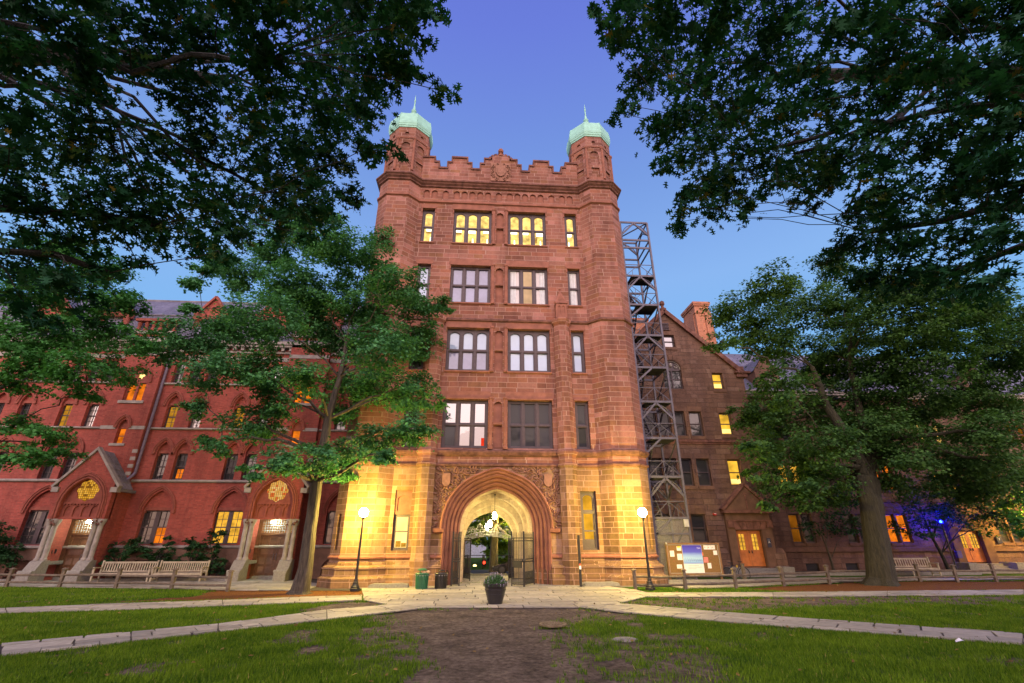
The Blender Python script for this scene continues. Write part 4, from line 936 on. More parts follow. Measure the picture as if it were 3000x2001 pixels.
for c in (20.8, 23.4, 26): hs.append(rect(c-.42, c+.42, .12, .55))
mb = MB(); mb.panel(rect(17.4, 48, 0.0, 11.4), hs, FY(MY), .22); mb.box(17.6, 48, MY+.4, MY+.45, 0, 11); mb.build('wall', M['ashlar_rock'], RH)
for x0, x1, z0, z1, p in RW: sash(RH, x0, x1, z0, z1, MY+.16, p, bars=False)
for x0, x1, z0, z1, p in RW: MB().box(x0-.03, x1+.03, MY-.05, MY+.03, z0-.16, z0-.01).build('sill', M['smooth_dark'], RH); MB().box(x0-.05, x1+.05, MY-.02, MY+.03, z1+.01, z1+.3).build('lintel', M['smooth_dark'], RH)
mb = MB(); mb.box(17.7, 30.6, MY-.14, MY+.02, 1.22, 1.36); mb.box(17.7, 30.6, MY-.06, MY+.02, 1.36, 1.46); mb.box(33, 48, MY-.14, MY+.02, 1.22, 1.36); mb.build('string_course', M['smooth_dark'], RH)
for z in (4.2, 7.3): MB().box(17.7, 48, MY-.1, MY+.02, z, z+.14).build('string_course', M['smooth_dark'], RH)
for c in (20.8, 23.4, 26): MB().box(c-.4, c+.4, MY+.1, MY+.15, .13, .54).build('basement_window', M['p_darker'], RH)
mb = MB(); mb.box(17.7, 48, MY-.3, MY+.05, 11.25, 11.4); mb.box(17.7, 48, MY-.42, MY+.05, 11.4, 11.62); mb.tube([(17.8, MY-.45, 11.62), (48, MY-.45, 11.62)], .07, 6); mb.tube([(18.1, MY-.4, 11.55), (18.1, MY-.12, 11.2), (18.1, MY-.12, .3)], .06, 6); mb.build('gutter', M['pale'], RH)
mb = MB(); mb.quad((17.0, MY-.42, 11.62), (48, MY-.42, 11.62), (48, MY+5, 16.6), (17.0, MY+5, 16.6)); mb.quad((17.0, MY+10, 11.6), (48, MY+10, 11.6), (48, MY+5, 16.6), (17.0, MY+5, 16.6))
for s in (-1, 1): mb.quad((gx+s*gex*1.02, RY+.1, 12.3), (gx+s*gex*1.02, MY+8, 12.3), (gx, MY+8, gzt), (gx, RY+.1, gzt))
rf = mb.build('roof', M['slate'], RH)
for c in (20.6, 24.6, 36.5):
    mb = MB(); mb.panel([(c-.9, 11.7), (c+.9, 11.7), (c+.9, 13.3), (c, 14.5), (c-.9, 13.3)], [rect(c-.5, c+.5, 11.9, 13.0)], FY(MY-.1), .2); mb.quad((c-.9, MY-.1, 11.7), (c-.9, MY+2, 11.7), (c-.9, MY+2, 13.3), (c-.9, MY-.1, 13.3)); mb.quad((c+.9, MY-.1, 11.7), (c+.9, MY+2, 11.7), (c+.9, MY+2, 13.3), (c+.9, MY-.1, 13.3)); d = mb.build('dormer', M['smooth_dark'], RH)
    mb = MB(); mb.quad((c-1, MY-.1, 13.24), (c-1, MY+3, 13.24), (c, MY+3, 14.55), (c, MY-.1, 14.55)); mb.quad((c+1, MY-.1, 13.24), (c+1, MY+3, 13.24), (c, MY+3, 14.55), (c, MY-.1, 14.55)); mb.build('dormer_roof', M['slate'], d)
    sash(d, c-.5, c+.5, 11.9, 13.0, MY+.02, 'p_dark', twin=True)
def chimney(x0, x1, y0, y1, z0, z1):
    mb = MB(); mb.box(x0, x1, y0, y1, z0, z1-1.0); mb.box(x0-.06, x1+.06, y0-.06, y1+.06, z1-1.0, z1-.85); mb.box(x0, x1, y0, y1, z1-.85, z1-.35); mb.box(x0-.08, x1+.08, y0-.08, y1+.08, z1-.35, z1-.2); mb.box(x0-.13, x1+.13, y0-.13, y1+.13, z1-.2, z1)
    mb.box(x0+(x1-x0)*.62, x1+.09, y0-.1, y0, z0, z1-1.0); mb.box(x0-.07, x0, y0+.3, y1-.3, z0, z1-1.0); return mb.build('chimney', M['brick_orange'], rf)
chimney(17.1, 18.3, 33, 35.2, 12, 19.9); chimney(11.8, 13.0, 33, 34, 12, 18.25)
pair_door(RH, 30.98, 32.52, .58, 2.42, MY+.02, 3, 4, 'e_gold')
mb = MB(); mb.panel(rect(30.4, 33.1, 0, 3.0), [rect(30.97, 32.53, .5, 2.44)], FY(MY-.25), .25, cap_edge=True); mb.box(30.3, 33.2, MY-.42, MY, 2.72, 2.95); mb.prism([(30.25, 2.97), (33.25, 2.97), (31.75, 4.3)], lambda u, v: (u, MY-.28, v), lambda u, v: (u, MY, v)); mb.build('doorway', M['smooth_dark'], RH)
mb = MB()
for k in range(4): mb.box(30.5, 33.0, MY-1.3+.26*k, MY-.25, .13*k, .13*(k+1))
mb.box(29.9, 30.46, MY-1.3, MY-.25, 0, .6); mb.box(33.04, 33.6, MY-1.3, MY-.25, 0, .6); mb.build('step', M['granite'], RH)

# ================================================================== FIRE ESCAPE
fx0, fx1, fy0, fy1 = 8.85, 10.68, 25.0, 27.3
FE = empty('fire_escape', (9.75, 26, 0), 'grey steel fire escape tower rising beside the right turret', 'fire escape')
LV = [2.94+2.05*k for k in range(8)]
mb = MB()
for x in (fx0, fx1):
    for y in (fy0, fy1): mb.bar((x, y, 0), (x, y, 21.4), .11)
for z in LV + [19.4, 21.4, 20.0]:
    for y in (fy0, fy1): mb.bar((fx0, y, z), (fx1, y, z), .075, .12)
    for x in (fx0, fx1): mb.bar((x, fy0, z), (x, fy1, z), .06, .1)
mb.bar((fx0, fy0, 2.2), (fx1, fy0, 2.2), .09, .09); mb.bar(((fx0+fx1)/2, fy0, 2.2), ((fx0+fx1)/2, fy0, 0), .09); mb.bar((fx1, fy0, 21.4), (fx0, fy1, 21.4), .06)
mb.build('tower_frame', M['steel'], FE)
xm = (fx0+fx1)/2
for i, z in enumerate(LV + [19.4, 21.4]):
    mb = MB()
    if i % 2 == 1 or z > 21:
        for y in (fy0, fy1):
            for s in (-1, 1): mb.bar((xm, y, z-.05), (xm+s*.9, y, z-1.0), .08, .1)
            mb.tube([(xm+.88*math.cos(a), y+.0, z-1.2+1.02*math.sin(a)) for a in np.linspace(0, PI, 14)], .028, 5)
        mb.bar((fx0, fy0, z-1.0), (fx0, (fy0+fy1)/2, z), .06); mb.bar((fx1, fy0, z-1.0), (fx1, (fy0+fy1)/2, z), .06); mb.bar((fx1, fy1, z-1.0), (fx1, (fy0+fy1)/2, z), .06)
        mb.tube([(fx1, (fy0+fy1)/2+1.1*math.cos(a), z-1.2+1.02*math.sin(a)) for a in np.linspace(0, PI, 12)], .028, 5)
    elif z < 18: mb.bar((fx0, fy0, z-.85), (xm, fy0, z-.05), .09, .1); mb.bar((fx1, fy0, z-.05), (fx1, fy1, z-1.6), .06)
    if mb.v: mb.build('brace', M['steel'], FE)
for i, z in enumerate(LV):
    mb = MB(); 
    y0_, y1_ = (fy0+.05, fy0+1.25) if i % 2 == 0 else (fy0+.05, fy0+1.1)
    mb.box(fx0+.5 if i % 2 == 0 else fx0+.35, fx1-.05, y0_, y1_, z-.05, z-.01)
    for k in range(14): yy = y0_+(y1_-y0_)*(k+.5)/14; mb.box(fx0+.5, fx1-.05, yy-.012, yy+.012, z-.075, z-.05)
    mb.build('landing', M['deck'], FE)
    if i < 7:
        mb = MB(); ya, yb = (fy1-.2, fy0+.4) if i % 2 else (fy0+.4, fy1-.2)
        xa = fx0+.1
        for x in (xa, xa+.55): mb.bar((x, ya, z), (x, yb, z+2.05), .04, .2)
        for k in range(1, 10): t_ = k/10; mb.box(xa, xa+.55, ya+(yb-ya)*t_-.1, ya+(yb-ya)*t_+.1, z+2.05*t_-.012, z+2.05*t_+.012)
        for x in (xa+.55,): mb.bar((x, ya, z+.8), (x, yb, z+2.75), .03)
        mb.build('stair_flight', M['steel'], FE)
    mb = MB(); h = .82
    def truss(a, b):
        a = Vector(a); b = Vector(b); u = Vector((0, 0, h)); m = (a+b)/2
        mb.bar(a+u, b+u, .035); mb.bar(m, m+u, .03); mb.bar(a, m+u, .028); mb.bar(b, m+u, .028); mb.bar((a+m)/2, (a+m)/2+u*.5, .022); mb.bar((b+m)/2, (b+m)/2+u*.5, .022)
    truss((fx0, fy0, z), (fx1, fy0, z)); truss((fx1, fy0, z), (fx1, fy1, z)); truss((fx0, fy1, z), (fx1, fy1, z)); mb.build('railing', M['steel'], FE)
mm, t_, b_, o_ = newmat("wire_mesh"); q_ = NB(t_); P_ = q_.xyz(q_.wpos())
d1 = q_.m('FRACT', q_.m('MULTIPLY', q_.m('ADD', P_[0], P_[2]), 16)); d2 = q_.m('FRACT', q_.m('MULTIPLY', q_.m('SUBTRACT', P_[0], P_[2]), 16))
al = q_.m('MAXIMUM', q_.m('LESS_THAN', d1, .16), q_.m('LESS_THAN', d2, .16)); b_.inputs["Base Color"].default_value = (.3, .3, .3, 1); b_.inputs["Metallic"].default_value = .3; q_.put(b_.inputs["Alpha"], al)
mb = MB(); mb.box(fx0+.06, fx1-.06, fy0+.015, fy0+.02, .1, 2.9); mb.build('mesh_screen', mm, FE)
mb = MB(); mb.box(fx1-.28, fx1-.04, fy0-.14, fy0-.055, 2.52, 2.88); mb.build('junction_box', M['iron_pale'], FE)
# ================================================================== GROUND
def vnoise(x, y, seed=0):
    xi = np.floor(x).astype(np.int64); yi = np.floor(y).astype(np.int64); fx = x-xi; fy = y-yi
    fx = fx*fx*(3-2*fx); fy = fy*fy*(3-2*fy)
    def h(a, b):
        n = (a*374761393 + b*668265263 + seed*974634777) & 0x7fffffff
        n = ((n ^ (n >> 13))*1274126177) & 0x7fffffff
        return ((n ^ (n >> 16)) & 0xffff)/65535.0
    return (h(xi, yi)*(1-fx)+h(xi+1, yi)*fx)*(1-fy)+(h(xi, yi+1)*(1-fx)+h(xi+1, yi+1)*fx)*fy
def fbm(x, y, seed=0, o=4):
    s = 0; a = .5
    for i in range(o): s = s+a*vnoise(x*2**i, y*2**i, seed+i); a *= .5
    return s/(1-.5**o)
def inpoly_np(X, Y, P):
    c = np.zeros(X.shape, bool); n = len(P)
    for i in range(n):
        x0, y0 = P[i-1]; x1, y1 = P[i]
        if abs(y1-y0) < 1e-9: continue
        c ^= ((y0 > Y) != (y1 > Y)) & (X < (x1-x0)*(Y-y0)/(y1-y0)+x0)
    return c
def gp(pts): return [tuple(ground(x, y)[:2]) for x, y in pts]
DIRT = gp([(1150,1790),(1250,1775),(1500,1765),(1720,1768),(1800,1800),(1660,1835),(1700,1880),(1760,1930),(1800,2001),(1740,2150),(1200,2150),(1180,2001),(1190,1900),(1150,1850)])
SPARSE = gp([(1780,1815),(1900,1850),(2050,1880),(2120,1930),(2180,2010),(2200,2200),(1700,2200),(1700,1850)])
_cx = sum(p[0] for p in DIRT)/len(DIRT); DIRT = [(_cx+(x-_cx)*1.25, y+.1) for x, y in DIRT]
TRI_R = gp([(1790,1770),(1900,1750),(2300,1747),(2950,1744),(3100,1760),(2900,1768),(2500,1772),(2100,1790),(2010,1785)])
TRI_L = gp([(860,1785),(1010,1762),(1120,1760),(1150,1772),(1010,1793),(930,1795)])
MUL_L = [(-11.2, 23.0), (-4.1, 22.1), (-4.3, 20.4), (-8.5, 19.3), (-12.5, 18.9), (-10.5, 20.4)]
MUL_R = [(11.2, 21.6), (14, 22.9), (17, 24), (22, 24.8), (31, 24.3), (32, 22.4), (24, 20.2), (13, 20.0)]
def soft(X, Y, P, r):
    m = 0
    for k in range(9): m = m+inpoly_np(X+r*(k/8)*math.cos(2.4*k), Y+r*(k/8)*math.sin(2.4*k), P)
    return m/9.0
def cover(X, Y):
    n = fbm(X*.8, Y*.8, 3); n2 = fbm(X*2.6, Y*2.6, 9); n3 = fbm(X*6.5, Y*6.5, 31, 3); Xj = X+(n-.5)*2.0; Yj = Y+(n2-.5)*1.2
    g = .75+.3*(fbm(X*.5, Y*.5, 21)-.4)
    g = g-.55*np.clip((.40-fbm(X*1.3, Y*1.3, 40))*8, 0, 1)
    w = np.maximum(soft(Xj, Yj, DIRT, 1.5), .72*soft(Xj, Yj, SPARSE, 1.3)); w = np.maximum(w, .95*soft(Xj, Yj, TRI_R, .7)); w = np.maximum(w, soft(X+(n-.5)*.8, Y+(n2-.5)*.6, TRI_L, .5))
    g = g - w*(.95-.55*np.clip((n3-.45)*4, 0, 1)*(w < .97)) + (1-abs(2*w-1))*(n2-.5)*.8
    mu = np.where(inpoly_np(X+(n2-.5)*.9, Y+(n-.5)*.9, MUL_L) | inpoly_np(X+(n2-.5)*.9, Y+(n-.5)*.9, MUL_R), 1.0, 0.0)
    g = np.where(mu > .5, 0.0, np.clip(g, .012, 1))
    return g, mu
xs = np.concatenate([[-900, -300, -120, -70], np.arange(-44, 48.1, .3), [75, 120, 300, 900]]); ys = np.concatenate([[-900, -200, -60, -20, -5], np.arange(0, 30.1, .25), [36, 45, 60, 90, 200, 1200]])
X, Y = np.meshgrid(xs, ys); g, mu = cover(X, Y); Z = (fbm(X*.9, Y*.9, 5)-.5)*.03-.02 + np.where(inpoly_np(X, Y, DIRT), (fbm(X*3, Y*3, 8)-.5)*.04, 0)
ny, nx = X.shape; me = bpy.data.meshes.new('ground')
idx = np.arange(nx*ny).reshape(ny, nx); q = np.stack([idx[:-1, :-1], idx[:-1, 1:], idx[1:, 1:], idx[1:, :-1]], -1).reshape(-1, 4)
def npmesh(name, V, faces_flat, k, mat, parent=None, smooth=False):
    me = bpy.data.meshes.new(name); nf = len(faces_flat)//k
    me.vertices.add(len(V)); me.vertices.foreach_set('co', np.asarray(V, np.float32).ravel())
    me.loops.add(len(faces_flat)); me.loops.foreach_set('vertex_index', np.asarray(faces_flat, np.int32))
    me.polygons.add(nf); me.polygons.foreach_set('loop_start', np.arange(0, nf*k, k, dtype=np.int32))
    me.update(calc_edges=True); me.materials.append(mat)
    if smooth: me.polygons.foreach_set('use_smooth', np.ones(nf, bool))
    o = bpy.data.objects.new(name, me); COL.objects.link(o)
    if parent is not None: o.parent = parent
    return o
mm, t_, b_, o_ = newmat("lawn_and_soil"); q_ = NB(t_); P_ = q_.wpos()
at_ = q_.n("ShaderNodeAttribute", attribute_name="cover").outputs["Color"]; ax = q_.xyz(at_)
f1, f2, f3 = q_.noise(P_, 1.6, 5), q_.noise(P_, 9, 6, .72), q_.noise(P_, 60, 3, .7)
grass = q_.ramp(f2, [(.25, (.028,.07,.005)), (.75, (.07,.14,.010))]); soil = q_.mix(1, q_.ramp(f2, [(.30, (.040,.029,.024)), (.48, (.115,.092,.074)), (.72, (.22,.18,.14))]), q_.ramp(f1, [(.35, (.62,.6,.62)), (.6, (1.15,1.12,1.08))]), 'MULTIPLY'); mulch = q_.ramp(f3, [(.3, (.07,.028,.010)), (.55, (.17,.072,.022)), (.75, (.30,.14,.045))])
gf = q_.rng(q_.m('ADD', ax[0], q_.m('MULTIPLY', q_.m('SUBTRACT', f2, .5), .9)), .28, .6)
col = q_.mix(gf, soil, grass); col = q_.mix(q_.rng(q_.m('ADD', ax[1], q_.m('MULTIPLY', q_.m('SUBTRACT', f2, .5), .6)), .4, .6), col, mulch)
q_.put(b_.inputs["Base Color"], col); b_.inputs["Roughness"].default_value = .95; b_.inputs["Specular IOR Level"].default_value = .1
q_.put(b_.inputs["Normal"], q_.bump(q_.m('ADD', f2, q_.m('MULTIPLY', f3, .6)), .9, .06))
go = npmesh('ground', np.stack([X, Y, Z], -1).reshape(-1, 3), q.ravel(), 4, mm, smooth=True); tag(go, kind='structure')
ca = go.data.attributes.new('cover', 'FLOAT_COLOR', 'POINT'); c4 = np.zeros((nx*ny, 4), np.float32); c4[:, 0] = g.ravel(); c4[:, 1] = mu.ravel(); c4[:, 3] = 1; ca.data.foreach_set('color', c4.ravel())

# ---- flagstones
def flagmat(name, tones):
    m, t, b, o = newmat(name); q = NB(t); r = q.n("ShaderNodeNewGeometry").outputs["Random Per Island"]
    col = q.ramp(r, [(i/(len(tones)-1), c) for i, c in enumerate(tones)]); P = q.wpos()
    col = q.mix(1, col, q.ramp(q.noise(P, 5, 6, .65), [(.3, (.72,.72,.72)), (.7, (1.15,1.15,1.15))]), 'MULTIPLY'); col = q.mix(q.rng(q.noise(P, 1.1, 4), .58, .75, 0, .45), col, (.17,.14,.10))
    q.put(b.inputs["Base Color"], col); b.inputs["Roughness"].default_value = .75; q.put(b.inputs["Normal"], q.bump(q.noise(P, 9, 5), .25, .02)); return m
M['flag'] = flagmat("bluestone_flags", [(.235,.22,.18), (.32,.30,.235), (.20,.19,.16), (.36,.335,.265), (.275,.26,.21)])
M['joint'] = simple("joint_soil", (.045,.036,.026), .95)
def clip(poly, conv):
    for i in range(len(conv)):
        ax_, ay = conv[i-1]; bx, by = conv[i]; out_ = []
        for j in range(len(poly)):
            p, c = poly[j-1], poly[j]
            sp = (bx-ax_)*(p[1]-ay)-(by-ay)*(p[0]-ax_); sc = (bx-ax_)*(c[1]-ay)-(by-ay)*(c[0]-ax_)
            if (sp >= 0) != (sc >= 0): t = sp/(sp-sc); out_.append((p[0]+(c[0]-p[0])*t, p[1]+(c[1]-p[1])*t))
            if sc >= 0: out_.append(c)
        poly = out_
        if not poly: return []
    return poly
def shrink(poly, d):
    n = len(poly); cx = sum(p[0] for p in poly)/n; cy = sum(p[1] for p in poly)/n; out_ = []
    for x, y in poly: k = math.hypot(x-cx, y-cy) or 1; out_.append((x-(x-cx)/k*d*1.3, y-(y-cy)/k*d*1.3))
    return out_
def area(p): return .5*sum(p[i-1][0]*p[i][1]-p[i][0]*p[i-1][1] for i in range(len(p)))
def flags(name, polys, ang, rows, lens, seed, z=.03, joint=.016, zb=.006):
    rg = random.Random(seed); mb = MB(); ca, sa = math.cos(ang), math.sin(ang); jt = MB()
    for conv in polys:
        if area(conv) < 0: conv = conv[::-1]
        jt.add([(x, y, zb) for x, y in conv], [tuple(range(len(conv)))])
        us = [x*ca+y*sa for x, y in conv]; vs = [-x*sa+y*ca for x, y in conv]
        v = min(vs)-rg.random()*.3
        while v < max(vs):
            w = rg.uniform(*rows); u = min(us)-rg.random()*lens[1]
            while u < max(us):
                L = rg.uniform(*lens); sub = [(u, u+L, v, v+w)]
                if rg.random() < .25 and w > .5: sub = [(u, u+L, v, v+w*.5), (u, u+L*.55, v+w*.5, v+w), (u+L*.55, u+L, v+w*.5, v+w)]
                for a, b, c, d in sub:
                    j = lambda: rg.uniform(-.018, .018)
                    p = clip([(s*ca-t*sa, s*sa+t*ca) for s, t in ((a+j(), c+j()), (b+j(), c+j()), (b+j(), d+j()), (a+j(), d+j()))], conv)
                    if len(p) < 3 or abs(area(p)) < .015: continue
                    p = shrink(p, joint); zz = z+rg.uniform(-.006, .006); n = len(p); tl = rg.uniform(-.004, .004)
                    mb.add([(x, y, zz+tl*(i % 2)) for i, (x, y) in enumerate(p)]+[(x, y, zb-.01) for x, y in p], [tuple(range(n))]+[(i, n+i, n+(i+1) % n, (i+1) % n) for i in range(n)])
                u += L
            v += w
    o = tag(mb.build(name, M['flag']), kind='structure')
    jt.build('joint_bed', M['joint'], o, local=True); return o
LF = [(-30, 12.6), (-14.4, 17.3), (-11.2, 18.25), (-8.8, 18.95), (-4.35, 20.2)]; LFb = [(-3.95, 18.5), (-8.0, 17.35), (-10.1, 16.75), (-13.4, 16.2), (-30, 10.9)]
def strip(top, bot): # quads between two polylines of equal count (bot reversed)
    b = bot[::-1]; return [[b[i], b[i+1], top[i+1], top[i]] for i in range(len(top)-1)]
flags('path', strip(LF, LFb), math.atan2(1.9, 6.0), (.5, .75), (.55, 1.3), 1)
LNt = gp([(0,1889),(383,1854),(638,1830.5),(957,1789),(1135,1773)]); LNb = gp([(0,1925.5),(383,1881),(638,1853),(957,1817),(1250,1782)])
LNt = [(LNt[0][0]-6, LNt[0][1]-6.2)]+LNt; LNb = [(LNb[0][0]-6, LNb[0][1]-6.4)]+LNb
flags('path', [[LNb[i], LNb[i+1], LNt[i+1], LNt[i]] for i in range(len(LNt)-1)], math.atan2(LNt[3][1]-LNt[1][1], LNt[3][0]-LNt[1][0]), (.5, .8), (.6, 1.3), 2)
RFt = gp([(1921,1738),(2265,1737),(2600,1733),(2999,1729.5)]); RFb = gp([(1883,1750),(2265,1750),(2600,1747),(2999,1743.5)])
RFt.append((48, 18.6)); RFb.append((46, 16.9))
flags('path', [[RFb[i], RFb[i+1], RFt[i+1], RFt[i]] for i in range(len(RFt)-1)], 0, (.5, .8), (.6, 1.5), 3)
RNt = gp([(1813,1770),(2138,1797),(2457,1821),(2999,1859)]); RNb = gp([(1698,1781),(1896,1803),(2138,1825.5),(2999,1890.5)])
RNb = [RNb[0], RNb[1], RNb[2], RNb[3]]; RNt.append((RNt[-1][0]+6, RNt[-1][1]-6.2)); RNb.append((RNb[-1][0]+6, RNb[-1][1]-6.4))
flags('path', [[RNb[i], RNb[i+1], RNt[i+1], RNt[i]] for i in range(len(RNt)-1)], math.atan2(RNt[2][1]-RNt[0][1], RNt[2][0]-RNt[0][0]), (.5, .8), (.6, 1.3), 4)
pl0, pl1 = gp([(1250,1782), (1698,1781)])
flags('paved_court', [[pl0, pl1, RNt[0], (6.0, 18.7), (-3.9, 18.5), LNt[-1]], [(-3.9, 18.5), (6.0, 18.7), (7.0, 20.1), (-4.3, 20.2)], [(-4.3, 20.2), (7.0, 20.1), (6.5, 21.2), (6.3, 23.0), (-5.0, 23.0)], [(-1.6, 23.0), (3.4, 23.0), (2.66, 25.0), (-1.0, 25.0)], [(2.5, 22.9), (12.5, 23.0), (12.5, 25.0), (3.3, 25.0)], [(-5.0, 22.9), (-1.5, 22.9), (-1.5, 24.9), (-7.2, 24.9)]], .02, (.55, .95), (.7, 1.7), 5)
flags('walkway', [[(-44, 27.0), (-21, 25.1), (-21, 28.0), (-44, 28.0)], [(-21, 25.1), (-13, 23.6), (-13, 28.0), (-21, 28.0)], [(-13, 23.6), (-10.2, 22.6), (-4.9, 22.0), (-7.2, 25.0), (-7.3, 28.9), (-13, 28.0)]], 0, (.5, .9), (.7, 1.6), 6)
flags('walkway', [[(8.6, 21.8), (11, 22.1), (13.9, 23.1), (17.5, 24.2), (17.5, 27.2), (8.6, 25.6)], [(17.5, 24.2), (22, 24.9), (48, 24.4), (48, 27.4), (17.5, 27.2)]], 0, (.5, .9), (.7, 1.6), 7)
flags('passage_floor', [[(-1.15, 25.01), (2.75, 25.01), (1.9, 30.2), (-1.0, 30.2)]], 0, (.16, .19), (.3, .42), 8, z=.025)
def slab(name, x0, x1, y0, y1, z0, z1, mat, kind='structure'):
    return tag(MB().box(x0, x1, y0, y1, z0, z1).build(name, M[mat]), kind=kind)
M['bedsoil'] = simple("planting_bed_soil", (.05,.036,.022), .95, var=.5, scale=20, bump=.6)
slab('planting_bed', -19.5, -12.7, 27.95, 28.85, -.05, .10, 'bedsoil'); slab('planting_bed', 17.9, 29.8, 29.2, 30.8, -.05, .12, 'bedsoil'); slab('planting_bed', -42, -22.7, 27.9, 28.85, -.05, .1, 'bedsoil')
slab('kerb', -19.6, -12.6, 27.8, 27.95, -.05, .14, 'granite'); slab('kerb', 17.7, 29.8, 29.0, 29.2, -.05, .16, 'granite'); slab('kerb', 8.7, 13.4, 24.6, 24.85, -.05, .14, 'granite'); slab('kerb', -42, -22.7, 27.75, 27.9, -.05, .14, 'granite')
M['asphalt'] = simple("asphalt", (.05,.05,.052), .9, var=.3, scale=8, bump=.2)
slab('road', -60, 60, 30.6+.001, 36.6, -.03, .004, 'asphalt'); slab('kerb', -6, 8, 30.3, 30.6, -.05, .1, 'granite')

# ================================================================== FOLIAGE
OAK = [(0,0),(.16,.03),(.16,.20),(.25,.30),(.30,.10),(.38,.09),(.46,.34),(.56,.46),(.58,.14),(.68,.10),(.80,.27),(.90,.26),(.84,.07),(1.05,0)]
OAK = OAK + [(x, -y) for x, y in OAK[-2:0:-1]]
MAPLE = [(0,0),(.12,.34),(.34,.20),(.52,.44),(.60,.16),(1,0),(.60,-.16),(.52,-.44),(.34,-.20),(.12,-.34)]
SIMPLE = [(0,0),(.3,.24),(.68,.20),(1,0),(.68,-.20),(.3,-.24)]
def leaves(name, P, N, size, tpl, mat, parent, rng, droop=.25):
    n = len(P); k = len(tpl); T = np.array(tpl, float)
    N = N/np.linalg.norm(N, axis=1, keepdims=True)
    A = rng.normal(size=(n, 3)); A -= N*np.sum(A*N, 1, keepdims=True); A /= np.linalg.norm(A, axis=1, keepdims=True)
    B = np.cross(N, A); s = np.asarray(size).reshape(-1, 1, 1)*np.ones((n, 1, 1))
    u = T[None, :, 0:1]-.3; v = T[None, :, 1:2]
    w = -droop*(u**2)*.8 + .35*np.abs(v)*.6
    V = P[:, None, :] + s*(A[:, None, :]*u + B[:, None, :]*v + N[:, None, :]*w)
    return npmesh(name, V.reshape(-1, 3), np.arange(n*k), k, mat, parent)
def clump_points(clumps, per_m2, tuft, rng, flat=.75, ntuft=None, spread=.30):
    Ps, Ns, tw = [], [], []
    for c, r in clumps:
        c = np.asarray(c); m = max(4, int(ntuft*r*r)) if ntuft else 20
        d = rng.normal(size=(m, 3)); d /= np.linalg.norm(d, axis=1, keepdims=True); rad = r*rng.random(m)**.42
        tc = c + d*rad[:, None]*np.array([1, 1, flat]); tw.append((c, tc))
        k = max(3, int(per_m2*4*PI*r*r/m))
        off = rng.normal(size=(m, k, 3))*np.array([spread, spread, spread*.42])*tuft*min(1, r/(1.3*tuft))
        off[..., 2] -= .35*np.hypot(off[..., 0], off[..., 1])
        Ps.append((tc[:, None, :]+off).reshape(-1, 3))
        nn = np.array([0, 0, 1.0])+.55*np.repeat(d[:, None, :], k, 1)+rng.normal(size=(m, k, 3))*.45; Ns.append(nn.reshape(-1, 3))
    return np.concatenate(Ps), np.concatenate(Ns), tw
